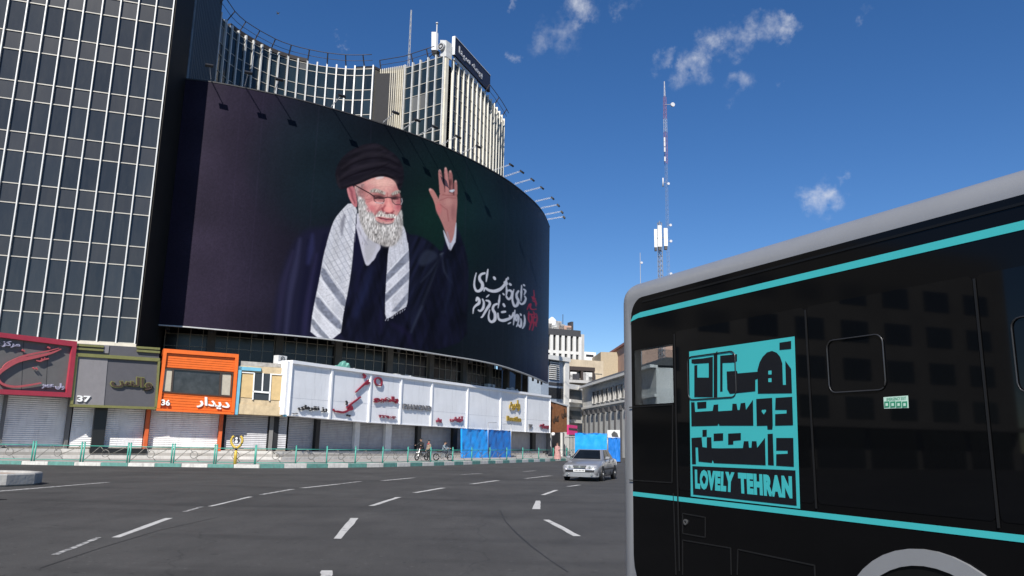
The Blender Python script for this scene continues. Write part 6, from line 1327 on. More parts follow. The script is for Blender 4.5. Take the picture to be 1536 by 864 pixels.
    mb.add([W(x, y, z) for z in (.20, .40) for x, y in P] + [W(x - .12, y * .9, z) for z in (.20, .40) for x, y in P], [(k, k + 1, k + 8, k + 7) for k in range(6)] + [(k + 7, k + 8, k + 22, k + 21) for k in range(6)] + [(k, k + 14, k + 15, k + 1) for k in range(6)]); mb.build('front_bumper', paint_, t)
    mb = MB(); mb.add([W(x + .008, y * 1.005, z) for z in (.40, .50) for x, y in P] + [W(x - .12, y * .9, z) for z in (.40, .50) for x, y in P], [(k, k + 1, k + 8, k + 7) for k in range(6)] + [(k + 7, k + 8, k + 22, k + 21) for k in range(6)] + [(k, k + 14, k + 15, k + 1) for k in range(6)]); mb.build('bumper_strip', blk, t)
    mb = MB(); mb.hexa([W(x, y, z) for z in (.42, .53) for x, y in ((2.30, .26), (2.335, .26), (2.335, -.26), (2.30, -.26))]); pt = mb.build('number_plate', mat('plate_white', (.7, .7, .68), .5), t)
    for k in range(7): mb = MB(); y = -.2 + k * .065; mb.hexa([W(x, y + a_, z) for z in (.447, .503) for x, a_ in ((2.334, 0), (2.339, 0), (2.339, .035), (2.334, .035))]); mb.build('plate_mark', blk, pt)
    for s_ in (1, -1): mb = MB(); mb.disc(W(2.30, s_ * .55, .31), fx, .05, .04, 12); mb.build('fog_lamp', chrome, t)
    for x in (1.36, -1.3):
        for s_ in (1, -1):
            mb = MB(); mb.disc(W(x, s_ * .80, .33), lf, .36, .14, 24); mb.build('wheel_arch', blk, t)
            p = W(x, s_ * .79, .305); mb = MB(); mb.disc(p, lf, .305, .19, 26, .19); w = mb.build('wheel', mat('tyre_rubber', (.012, .012, .012), .8), t)
            mb = MB(); mb.disc(p + lf * s_ * .07, lf, .195, .03, 22); mb.disc(p + lf * s_ * .09, lf, .06, .03, 10); mb.build('hubcap', mat('hubcap_silver', (.42, .42, .42), .35, .6), w)
            mb = MB()
            for k in range(6): a_ = k * 1.047; mb.hexa([p + lf * s_ * h + fx * (r_ * math.cos(a_) + q_ * math.sin(a_)) + Vector((0, 0, r_ * math.sin(a_) - q_ * math.cos(a_))) for h in (.084, .09) for r_, q_ in ((.09, -.02), (.17, -.03), (.17, .03), (.09, .02))])
            x_ = mb.build('hubcap_slots', blk, w); x_['kind'] = 'stuff'
car()

# ================================================================== PEOPLE AND MOTORCYCLES
def skin_body(name, verts, edges, radii, mats, pick, parent):
    me = bpy.data.meshes.new(name); me.from_pydata(verts, edges, []); o = bpy.data.objects.new(name, me); COL.objects.link(o)
    m = o.modifiers.new('s', 'SKIN'); m.use_smooth_shade = True; me.skin_vertices
    for i, r in enumerate(radii): me.skin_vertices[0].data[i].radius = (r, r) if not isinstance(r, tuple) else r; me.skin_vertices[0].data[i].use_root = (i == 0)
    o.modifiers.new('d', 'SUBSURF').levels = 2; o.modifiers['d'].render_levels = 2
    nm = bpy.data.meshes.new_from_object(o.evaluated_get(bpy.context.evaluated_depsgraph_get())); bpy.data.objects.remove(o); bpy.data.meshes.remove(me)
    nm.name = name
    for q in mats: nm.materials.append(q)
    for p in nm.polygons: p.material_index = pick(p.center); p.use_smooth = True
    r = bpy.data.objects.new(name, nm); COL.objects.link(r); r.parent = parent; return r
def person(loc, yaw, label, top, leg, hair, pose='stand', scale=1., scarf=None, cloak=False):
    t = thing('person', label, 'person', loc); t.rotation_euler = (0, 0, yaw); t.scale = (scale,) * 3
    skin = mat('skin_tone', (.42, .25, .17), .6); shoe = mat('shoe_dark', (.03, .025, .02), .6)
    if pose == 'stand':
        J = dict(pel=(0, 0, .95), ch=(0, 0, 1.28), nk=(0, 0, 1.47), hd=(0, .02, 1.62), ht=(0, .015, 1.70), lh=(.1, 0, .90), lk=(.11, .04, .50), la=(.11, -.01, .09), lt=(.12, .14, .04), rh=(-.1, 0, .90), rk=(-.11, .01, .50), ra=(-.12, -.03, .09), rt=(-.13, .12, .04),
                 ls=(.19, 0, 1.40), le=(.25, -.03, 1.12), lw=(.24, .10, .90), lf=(.23, .14, .80), rs=(-.19, 0, 1.40), re=(-.26, .02, 1.13), rw=(-.16, .22, 1.05), rf=(-.10, .27, 1.07))
    else:
        J = dict(pel=(0, -.05, .80), ch=(0, .05, 1.12), nk=(0, .12, 1.30), hd=(0, .18, 1.45), ht=(0, .17, 1.53), lh=(.11, 0, .78), lk=(.2, .40, .72), la=(.18, .32, .32), lt=(.18, .45, .27), rh=(-.11, 0, .78), rk=(-.2, .40, .72), ra=(-.18, .32, .32), rt=(-.18, .45, .27),
                 ls=(.19, .07, 1.23), le=(.3, .26, 1.05), lw=(.28, .5, 1.02), lf=(.27, .57, 1.01), rs=(-.19, .07, 1.23), re=(-.3, .26, 1.05), rw=(-.28, .5, 1.02), rf=(-.27, .57, 1.01))
    R_ = dict(pel=(.15, .115), ch=(.165, .115), nk=.055, hd=(.085, .10), ht=.07, lh=.095, lk=.065, la=.045, lt=.04, rh=.095, rk=.065, ra=.045, rt=.04, ls=.065, le=.048, lw=.034, lf=.036, rs=.065, re=.048, rw=.034, rf=.036)
    names = list(J); E = [('pel', 'ch'), ('ch', 'nk'), ('nk', 'hd'), ('hd', 'ht'), ('pel', 'lh'), ('lh', 'lk'), ('lk', 'la'), ('la', 'lt'), ('pel', 'rh'), ('rh', 'rk'), ('rk', 'ra'), ('ra', 'rt'), ('ch', 'ls'), ('ls', 'le'), ('le', 'lw'), ('lw', 'lf'), ('ch', 'rs'), ('rs', 're'), ('re', 'rw'), ('rw', 'rf')]
    hz = J['nk'][2]; hw = J['lw']; rw = J['rw']
    def pick(c):
        if c.z > hz + .02: return 0
        for h in ('lf', 'rf'):
            if (Vector(J[h]) - c).length < .085: return 0
        for h in ('lt', 'rt'):
            if (Vector(J[h]) - c).length < .12: return 3
        if pose == 'stand': return 1 if c.z > .93 else 2
        return 1 if (c.z > .86 and c.y < .3) or c.z > .93 else 2
    skin_body('body', [J[k] for k in names], [(names.index(a), names.index(b)) for a, b in E], [R_[k] for k in names], [skin, top, leg, shoe], pick, t)
    h = Vector(J['hd'])
    def ell(name, c, r, m_, zmin=-9, cut=None):
        bm = bmesh.new(); bmesh.ops.create_uvsphere(bm, u_segments=14, v_segments=10, radius=1)
        for v in bm.verts: v.co = Vector((v.co.x * r[0] + c[0], v.co.y * r[1] + c[1], max(v.co.z, zmin) * r[2] + c[2]))
        me = bpy.data.meshes.new(name); bm.to_mesh(me); bm.free(); me.materials.append(m_); o = bpy.data.objects.new(name, me); COL.objects.link(o); o.parent = t
        for p in me.polygons: p.use_smooth = True
    ell('hair', (h.x, h.y - .022, h.z + .055), (.095, .108, .085), hair); ell('nose', (h.x, h.y + .105, h.z), (.014, .02, .022), skin)
    for s_ in (-1, 1): ell('ear', (h.x + s_ * .09, h.y, h.z), (.014, .025, .035), skin); ell('eye', (h.x + s_ * .035, h.y + .088, h.z + .025), (.012, .01, .008), mat('eye_dark', (.02, .015, .01), .3))
    if scarf: ell('scarf', (J['nk'][0], J['nk'][1] + .03, J['nk'][2] - .05), (.13, .12, .09), scarf)
    if cloak:
        bm = bmesh.new(); n = 18; prof = [(.10, 1.46), (.20, 1.38), (.25, 1.1), (.29, .7), (.36, .25), (.37, .10)]; rows = []
        for r_, z in prof: rows.append([bm.verts.new((r_ * math.cos(k * 2 * math.pi / n) * (1 + .06 * math.sin(k * 3)), r_ * .72 * math.sin(k * 2 * math.pi / n), z)) for k in range(n)])
        for a, b in zip(rows, rows[1:]):
            for k in range(n): bm.faces.new((a[k], a[(k + 1) % n], b[(k + 1) % n], b[k]))
        me = bpy.data.meshes.new('cloak'); bm.to_mesh(me); bm.free(); me.materials.append(top); o = bpy.data.objects.new('cloak', me); COL.objects.link(o); o.parent = t
    return t
def motorcycle(loc, yaw, label, col):
    t = thing('motorcycle', label, 'motorcycle', loc); t.rotation_euler = (0, 0, yaw)
    blk = mat('bike_black', (.015, .015, .015), .5); ch = mat('bike_chrome', (.45, .45, .45), .25, .9)
    def part(name, mb, m_):
        me = bpy.data.meshes.new(name); me.from_pydata([tuple(v) for v in mb.v], [], mb.f); me.materials.append(m_); bm = bmesh.new(); bm.from_mesh(me); bmesh.ops.recalc_face_normals(bm, faces=bm.faces); bm.to_mesh(me); bm.free(); o = bpy.data.objects.new(name, me); COL.objects.link(o); o.parent = t; return o
    for y in (.62, -.62):
        mb = MB(); mb.tube([(0, y + .25 * math.cos(k * .3142), .30 + .25 * math.sin(k * .3142)) for k in range(21)], .05, 7, cap=False); part('wheel', mb, blk)
        mb = MB()
        for k in range(8): mb.bar((0, y, .3), (0, y + .22 * math.cos(k * .785), .3 + .22 * math.sin(k * .785)), .008)
        mb.disc((0, y, .3), (1, 0, 0), .05, .1, 10); q = part('spokes', mb, ch); q['kind'] = 'stuff'
    mb = MB(); mb.tube([(0, -.62, .3), (0, -.1, .38), (0, .3, .75), (0, -.5, .70), (0, -.62, .3)], .03, 6); part('frame', mb, blk)
    for s_ in (-.09, .09): mb = MB(); mb.tube([(s_, .62, .3), (s_, .40, .92)], .022, 6); part('fork', mb, ch)
    mb = MB(); mb.tube([(-.32, .25, 1.0), (-.1, .38, .98), (.1, .38, .98), (.32, .25, 1.0)], .016, 6); part('handlebar', mb, blk)
    mb = MB(); mb.tube([(0, .36, .82), (0, .2, .88), (0, -.05, .80)], [.07, .14, .08], 10); part('fuel_tank', mb, col)
    mb = MB(); mb.tube([(0, 0, .80), (0, -.3, .80), (0, -.68, .84)], [.09, .12, .09], 8); part('seat', mb, blk)
    mb = MB(); mb.box(-.12, .12, -.12, .22, .28, .58); part('engine', mb, ch)
    mb = MB(); mb.disc((0, .50, .86), (0, 1, 0), .085, .1, 14); part('headlamp', mb, ch)
    mb = MB(); mb.tube([(.12, .1, .3), (.14, -.3, .28), (.14, -.75, .36)], [.03, .035, .045], 8); part('exhaust', mb, ch)
    return t
def people():
    bk = mat('cloth_black', (.012, .012, .013), .85); jn = mat('cloth_dark_blue', (.02, .026, .04), .85); hr = mat('hair_black', (.01, .009, .008), .7); gy = mat('cloth_grey_blue', (.16, .20, .23), .85); rs = mat('cloth_rose', (.42, .22, .20), .85, var=.4, scale=6)
    sc_ = mat('scarf_red', (.30, .05, .05), .8, var=.6, scale=14); tn = mat('cloth_tan', (.25, .20, .15), .85)
    g = lambda x, y: atz(x, y, .15)
    p = g(631, 691); motorcycle(p + Vector((.05, .12, 0)), 2.6, 'black motorcycle standing behind the fence under its black-clad rider', mat('bike_red', (.18, .02, .02), .35))
    a = person(p + Vector((.05, .12, .18)), 2.6, 'person in black sitting on a motorcycle behind the green fence', bk, bk, hr, 'ride')
    person(g(642.5, 691.5), 2.4, 'person in dark clothes with a red scarf standing beside a motorcycle', tn, bk, hr, 'stand', .93, sc_)
    p = g(664.5, 691.5); motorcycle(p, -1.9, 'grey motorcycle under a rider in pale jacket behind the fence', mat('bike_grey', (.25, .26, .27), .35))
    person(p, -1.9, 'person in a pale blue grey jacket riding a motorcycle behind the fence', gy, jn, hr, 'ride', .98)
    person(g(836, 690), 3.0, 'person in a pale rose patterned coat standing past the white signs', rs, rs, mat('hair_brown', (.10, .04, .03), .7), 'stand', .92, None, True)
people()
# ================================================================== STREET BEYOND
def far_buildings():
    def pln(x0, Y0, x1, Y1, y=600):
        a = atY(x0, y, Y0); b = atY(x1, y, Y1); return Plane((a.x, a.y), (b.x, b.y))
    def mass(pl, mb, x0, x1, ytop, back, y0=None, xs=None):
        u0 = pl.u(pl.P(x0, ytop)); u1 = pl.u(pl.P(x1, ytop)); z = pl.P((x0 + x1) / 2, ytop).z; pl.box(mb, u0, u1, 0, z, -back, 0); return u0, u1, z
    def grid(t, pl, u0, u1, z0, z1, nu, nv, wf, hf, glass, framem, o=-.12, sill=True):
        for i in range(nu):
            for j in range(nv):
                du = (u1 - u0) / nu; dz = (z1 - z0) / nv; a = u0 + du * (i + .5 - wf / 2); b = u0 + du * (i + .5 + wf / 2); c = z0 + dz * (j + .5 - hf / 2); e = z0 + dz * (j + .5 + hf / 2)
                mb = MB(); pl.box(mb, a, b, c, e, -.05, .03); w = mb.build('window', glass, t)
                mb = MB(); th = min(.12, du * .1)
                for (p, q, r, s_) in ((a - th, a, c - th, e + th), (b, b + th, c - th, e + th), (a, b, e, e + th), (a, b, c - th, c)): pl.box(mb, p, q, r, s_, -.02, .14)
                mb.build('window_frame', framem, w)
    gls = glass_mat('street_window_glass', (.02, .022, .026), .2, .5, .2); conc = mat('pale_plaster', (.46, .45, .43), .8, var=.15, scale=.5, dirt=.35); dkc = mat('charcoal_fascia', (.05, .05, .055), .7, var=.2); wht = mat('white_concrete', (.66, .65, .62), .7, var=.1, dirt=.2)
    bei = mat('beige_stone', (.52, .43, .31), .8, var=.2, scale=.6, dirt=.3); blg = mat('blue_grey_panel', (.32, .38, .46), .6, var=.1); pnk = mat('pinkish_brick', (.45, .29, .22), .85, var=.15, scale=.6, dirt=.2); gre = mat('grey_stone_front', (.55, .55, .53), .8, var=.15, scale=.4, dirt=.35)
    junk = mat('roof_junk', (.30, .29, .28), .7, var=.5, scale=2)
    # tall office block with white piers
    pl = pln(800, 168, 866, 172, 520); mb = MB(); u0, u1, z = mass(pl, mb, 800, 869, 497, 14)
    t = thing('office_building', 'office block with white piers and charcoal fascia beyond the billboard', 'building', pl.at((u0 + u1) / 2, 0, -5))
    mb.build('mass', mat('dark_mass', (.03, .03, .033), .7), t)
    zf = pl.P(840, 503.5).z; mb = MB(); pl.box(mb, u0 - .2, u1 + .1, zf, z + .5, -.5, .5); mb.build('fascia', dkc, t); us_ = u1 - .1
    n = 8; zs = [pl.P(840, q).z for q in (600, 562, 545, 528.5, 503.5)]
    for i in range(n + 1):
        u = u0 + (u1 - u0) * i / n; mb = MB(); pl.box(mb, u - .36, u + .36, 0, zf - .02, .02, .5); mb.build('pier', wht, t)
    for zz in zs[:-1]: mb = MB(); pl.box(mb, u0, u1, zz - .3, zz + .35, .01, .38); mb.build('floor_band', wht, t)
    for i in range(n):
        for a_, b_ in zip(zs, zs[1:]): mb = MB(); du = (u1 - u0) / n; pl.box(mb, u0 + du * i + .4, u0 + du * (i + 1) - .4, a_ + .38, b_ - .35, .005, .1); w = mb.build('window', gls, t); mb = MB(); uu = u0 + du * (i + .5); pl.box(mb, uu - .05, uu + .05, a_ + .38, b_ - .35, .1, .17); mb.build('window_bar', dkc, w)
    mb = MB(); pl.box(mb, u1 + .1, u1 + 1.3, 0, z - .2, -12, -.1); mb.build('stair_wing', conc, t)
    zz = z + .5; rr = random.Random(3)
    for k, (x, w, h, m_) in enumerate([(829, 2.2, 3.2, junk), (834, 1.4, 4.6, wht), (838, 1.8, 3.4, wht), (843, 2.4, 4.2, junk), (850, 1.6, 3.0, junk), (856, 3.8, 2.6, pnk), (861, 1.6, 2.2, junk), (866, .5, 4.4, dkc)]):
        u = pl.u(pl.P(x, 492)); mb = MB(); pl.box(mb, u - w / 2, u + w / 2, zz - .02, zz + h * .55, -4.5, -2.5); mb.build('roof_unit', m_, t, bevel=.2 if w > 1 else 0)
    mb = MB(); u = pl.u(pl.P(838, 492)); q = pl.at(u, zz + 1.2, -3.5); mb.lathe(q, [(1.1, 0), (1.15, .8), (.9, 1.4), (.25, 2.0), (0, 2.1)], 14); mb.build('water_tank', mat('tank_white', (.75, .75, .75), .4), t)
    mb = MB(); u = pl.u(pl.P(853, 490)); mb.bar(pl.at(u, zz, -3), pl.at(u, zz + 4, -3), .07); mb.build('aerial', dkc, t)
    # blue-grey narrow building with louvres
    pl = pln(815, 116, 849, 120, 560); mb = MB(); u0, u1, z = mass(pl, mb, 812, 849.5, 538, 9); t = thing('louvred_building', 'narrow blue grey building with a louvred window beside the white sign row', 'building', pl.at((u0 + u1) / 2, 0, -4)); mb.build('mass', blg, t)
    a, b = pl.u(pl.P(823, 560)), pl.u(pl.P(838.5, 560)); c, e = pl.P(830, 570).z, pl.P(830, 541).z
    mb = MB(); pl.box(mb, a, b, c, e, -.02, .04); mb.build('louvre_back', dkc, t)
    for k in range(9): z_ = c + (e - c) * (k + .3) / 9.5; mb = MB(); pl.box(mb, a + .1, b - .1, z_, z_ + (e - c) * .05, .04, .2); mb.build('louvre', wht, t)
    for (y0, y1, m_) in ((574, 578.5, dkc), (582, 598, gls)): mb = MB(); pl.box(mb, a, pl.u(pl.P(844, 590)), pl.P(835, y1).z, pl.P(835, y0).z, -.02, .06); mb.build('window', m_, t)
    mb = MB(); pl.box(mb, pl.u(pl.P(844.5, 560)), u1 + .2, 0, z - .3, .0, .45); mb.build('corner_pier', wht, t)
    mb = MB(); pl.box(mb, u0, u1 + .3, z - .25, z + .4, -.3, .6); mb.build('parapet', wht, t)
    # beige block with cluttered terrace
    pl = pln(846, 140, 906, 143, 555); mb = MB(); u0, u1, z = mass(pl, mb, 846, 905, 540, 10); t = thing('beige_building', 'beige stone building with a cluttered roof terrace behind the street corner', 'building', pl.at((u0 + u1) / 2, 0, -5)); mb.build('mass', bei, t)
    a, b = pl.u(pl.P(849, 560)), pl.u(pl.P(888, 560)); z1, z0 = pl.P(868, 551).z, pl.P(868, 571).z
    mb = MB(); pl.box(mb, a, b, z1 - .7, z1, .0, 1.2); mb.build('terrace_beam', mat('brown_beam', (.05, .035, .03), .7), t)
    mb = MB(); pl.box(mb, a, b, z0, z1 - .8, .0, .05); mb.build('terrace_recess', mat('terrace_pale', (.45, .42, .38), .8, var=.4, scale=1), t)
    for x in (849.5, 869, 886): u = pl.u(pl.P(x, 560)); mb = MB(); pl.box(mb, u - .2, u + .2, z0 - .2, z1 - .6, .8, 1.15); mb.build('terrace_post', mat('brown_beam', (.05, .035, .03), .7), t)
    for x, w in ((872, 1.0), (877.5, 1.0)): u = pl.u(pl.P(x, 560)); mb = MB(); pl.box(mb, u - w / 2, u + w / 2, z0 + .9, z1 - 1.0, .05, .12); mb.build('window', gls, t)
    for k, x in enumerate((852, 856, 860, 875, 880, 884)): u = pl.u(pl.P(x, 566)); h = rr.uniform(.8, 2.0); mb = MB(); pl.box(mb, u - .8, u + .8, z0, z0 + h, .3, 1.0); mb.build('terrace_junk', (junk, wht, dkc)[k % 3], t, bevel=.15)
    for x in (893, 898.5): u = pl.u(pl.P(x, 560)); mb = MB(); pl.box(mb, u - .6, u + .6, z0 + 1.4, z1 - .9, -.02, .1); mb.build('window', mat('blind_beige', (.34, .30, .24), .7), t)
    mb = MB(); pl.box(mb, a - .6, u1 + .2, z0 - .5, z0, -.1, 1.3); mb.build('terrace_slab', conc, t)
    # white block and pink brick block behind
    pl = pln(872, 190, 896, 192, 530); mb = MB(); u0, u1, z = mass(pl, mb, 874, 894, 528, 10); t = thing('white_building', 'small white flat roofed building rising behind the beige one', 'building', pl.at((u0 + u1) / 2, 0, -5)); mb.build('mass', mat('bright_white_plaster', (.76, .76, .74), .7), t)
    mb = MB(); pl.box(mb, pl.u(pl.P(879, 532)), pl.u(pl.P(890, 532)), pl.P(884, 535).z, pl.P(884, 532).z, -.02, .08); mb.build('window', gls, t)
    mb = MB(); pl.box(mb, pl.u(pl.P(866, 532)), u0 - .05, 0, pl.P(870, 532).z, -8, -1); mb.build('low_wing', bei, t)
    pl = pln(899, 205, 940, 168, 530); mb = MB(); u0, u1, z = mass(pl, mb, 899, 945, 527.5, 10); t = thing('brick_building', 'pinkish brick building with tan side wall rising beside the bus edge', 'building', pl.at((u0 + u1) / 2, 0, -5)); mb.build('mass', pnk, t)
    mb = MB(); pl.box(mb, pl.u(pl.P(908, 540)), pl.u(pl.P(927, 540)), 0, pl.P(918, 534).z, .02, 4.0); mb.build('tan_wing', mat('tan_render', (.40, .33, .23), .85, var=.1), t)
    mb = MB(); pl.box(mb, u0 - .3, u1, z, z + .5, -.3, .4); mb.build('parapet', mat('rust_coping', (.30, .12, .09), .8), t)
    # grey stone corner block: curved end and long front running towards the square
    pl = pln(872, 132, 936, 106, 600); t = thing('grey_corner_block', 'grey stone street block with a row of small windows behind the blue booth', 'building', pl.at(10, 0, -5))
    zt = pl.P(930, 550).z; zc = pl.P(930, 567).z; u0 = pl.u(pl.P(874, 600)); u1 = pl.u(pl.P(936, 600)) + 14
    mb = MB(); pl.box(mb, u0, u1, 0, zc, -12, 0); mb.build('mass', gre, t)
    mb = MB(); mb.hexa([pl.at(u0, zc + .3, .3), pl.at(u1, zc + .3, .3), pl.at(u1, zc + .3, -8), pl.at(u0, zc + .3, -8), pl.at(u0, zt - .3, -1.2), pl.at(u1, zt - .3, -1.2), pl.at(u1, zt - .3, -8), pl.at(u0, zt - .3, -8)]); mb.build('roof', mat('dark_roof_sheet', (.06, .06, .06), .7, var=.2), t)
    mb = MB(); pl.box(mb, u0 - .1, u1, zc, zc + .35, -.2, .75); mb.build('cornice', wht, t)
    za, zb = pl.P(918, 599).z, pl.P(918, 581).z; w0 = pl.u(pl.P(889, 592)); w1 = pl.u(pl.P(931, 590)) ; step = (w1 - w0) / 6
    for i in range(9):
        u = w0 + step * (i + .5); mb = MB(); pl.box(mb, u - step * .3, u + step * .3, za, zb, -.02, .05); w = mb.build('window', gls, t); mb = MB()
        for p, q in ((u - step * .36, u - step * .3), (u + step * .3, u + step * .36)): pl.box(mb, p, q, za - .1, zb + .12, -.02, .22)
        pl.box(mb, u - step * .3, u + step * .3, zb, zb + .12, -.02, .22); pl.box(mb, u - step * .36, u + step * .36, za - .22, za - .1, -.02, .3); mb.build('window_frame', conc, w)
    zd, ze = pl.P(905, 621).z, pl.P(905, 612).z; p0 = pl.u(pl.P(876, 620)); st = step * 1.15
    for i in range(11): u = p0 + st * (i + .2); mb = MB(); pl.box(mb, u - .7, u + .7, zd + (ze - zd) * .2, ze, 0, .4); mb.build('awning_box', dkc, t); mb = MB(); pl.box(mb, u + .3, u + .5, 0, zd - .02, 0, .25); mb.build('pilaster', dkc, t)
    mb = MB(); pl.box(mb, u0, u1, ze + .3, ze + .6, -.05, .25); mb.build('string_course', wht, t)
    # curved low end of that block, with balconies
    pc = pln(848, 128, 873, 133, 600); mb = MB(); z = pc.P(860, 577).z; a, b = pc.u(pc.P(848, 600)), pc.u(pc.P(873, 600)) ; t2 = thing('balcony_building', 'pale corner building with dark balcony recesses above the pink sign', 'building', pc.at((a + b) / 2, 0, -4)); pc.box(mb, a, b + .2, 0, z, -9, 0); mb.build('mass', conc, t2)
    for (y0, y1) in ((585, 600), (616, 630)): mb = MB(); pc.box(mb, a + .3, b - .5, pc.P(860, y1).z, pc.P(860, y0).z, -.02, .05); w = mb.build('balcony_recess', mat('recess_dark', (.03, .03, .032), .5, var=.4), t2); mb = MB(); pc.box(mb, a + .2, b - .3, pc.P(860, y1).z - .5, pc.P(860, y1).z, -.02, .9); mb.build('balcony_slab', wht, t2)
    for y in (580, 606): mb = MB(); pc.box(mb, a, b + .1, pc.P(860, y).z - .5, pc.P(860, y).z + .3, -.05, .5); mb.build('floor_band', wht, t2)
    # pink sign
    ps = pln(852, 104, 867, 106, 645); t = thing('pink_sign', 'small magenta shop sign under the pale corner building', 'sign', ps.P(859, 652)); mb = MB(); ps.slab(mb, [(853, 637), (866, 638.5), (866, 652), (853, 652)], -.3, 0); mb.build('panel', mat('magenta_sign', (.62, .05, .20), .5, var=.1), t); mb = MB(); ps.slab(mb, [(853, 641.5), (866, 643), (866, 646), (853, 644.6)], 0, .03); mb.build('grey_band', dkc, t)
    # shop lattice gate and dark shop openings below the brown sign
    mb = MB(); t = thing('iron_gate', 'pale iron bar gate beside the rose coated person', 'gate', ps.P(856, 690)); 
    for k in range(9): x = 847 + k * 2.1; mb = MB(); a_ = ps.P(x, 655); mb.bar((a_.x, a_.y, .1), (a_.x, a_.y, a_.z), .06); mb.build('bar', mat('gate_pale', (.5, .5, .48), .5), t)
    mb = MB(); a_, b_ = ps.P(847, 655), ps.P(864, 655); mb.bar(a_, b_, .07); mb.build('top_bar', mat('gate_pale', (.5, .5, .48), .5), t)
    dk_ = pln(824, 100, 850, 108, 670); mb = MB(); dk_.slab(mb, [(822, 649), (853, 649), (853, 694), (822, 694)], -3, -.6); t = thing('open_shop', 'dark open shop below the brown wooden sign', 'shop', dk_.P(838, 690)); mb.build('interior', mat('dark_mass', (.03, .03, .033), .7), t)
    for x in (823, 829.5, 847): mb = MB(); dk_.slab(mb, [(x, 649), (x + 1.8, 649), (x + 1.8, 693), (x, 693)], -.6, -.3); mb.build('door_post', gre, t)
    lx = dk_.P(829.5, 652, -.2); mb = MB(); mb.lathe(lx - Vector((0, 0, .2)), [(0, 0), (.22, .1), (.28, .3), (.2, .48), (0, .52)], 12); mb.build('globe_lamp', mat('globe_white', (.85, .85, .85), .4), t)
far_buildings()
def right_side():
    # blocks on the far side of the square, mostly hidden by the bus
    cols = [('pale plaster apartment block on the square behind the bus', (.50, .48, .44)), ('tan brick apartment block behind the bus, next along the street', (.36, .27, .19)), ('grey concrete office block past the tan brick one behind the bus', (.38, .38, .39))]
    gl = MATS.get('right_glass') or glass_mat('right_block_glass', (.02, .022, .026), .2, .5, .2)
    for (x, y, w, d, h, rot), (lab, c) in zip([(44, 104, 26, 14, 17, -.12), (74, 92, 28, 14, 22, -.25), (104, 74, 30, 14, 19, -.45)], cols):
        t = thing('street_building', lab, 'building', (x, y, 0)); dv = Vector((math.cos(rot), math.sin(rot))); pl = Plane((x - dv.x * w / 2, y - dv.y * w / 2), (x + dv.x * w / 2, y + dv.y * w / 2)); m_ = mat('right_' + lab[:4], c, .85, var=.15, scale=.4, dirt=.3)
        mb = MB(); pl.box(mb, 0, w, 0, h, -d, 0); mb.build('mass', m_, t); mb = MB(); pl.box(mb, -.2, w + .2, h, h + .6, -d - .2, .2); mb.build('parapet', m_, t); mb = MB(); pl.box(mb, 0, w, 3.4, 4.2, -.1, .9); mb.build('canopy', m_, t)
        n = int(w / 3.4); f = int((h - 4.5) / 3.3)
        for i in range(n):
            for j in range(f): mb = MB(); u = (i + .5) * w / n; z = 5.2 + j * 3.3; pl.box(mb, u - .9, u + .9, z, z + 1.7, -.05, .03); mb.build('window', gl, t); mb = MB(); pl.box(mb, u - 1.05, u + 1.05, z - .16, z - .01, -.05, .2); mb.build('window_sill', m_, t)
            mb = MB(); pl.box(mb, u - 1.3, u + 1.3, .1, 3.2, -.05, .03); mb.build('shop_window', gl, t)
right_side()
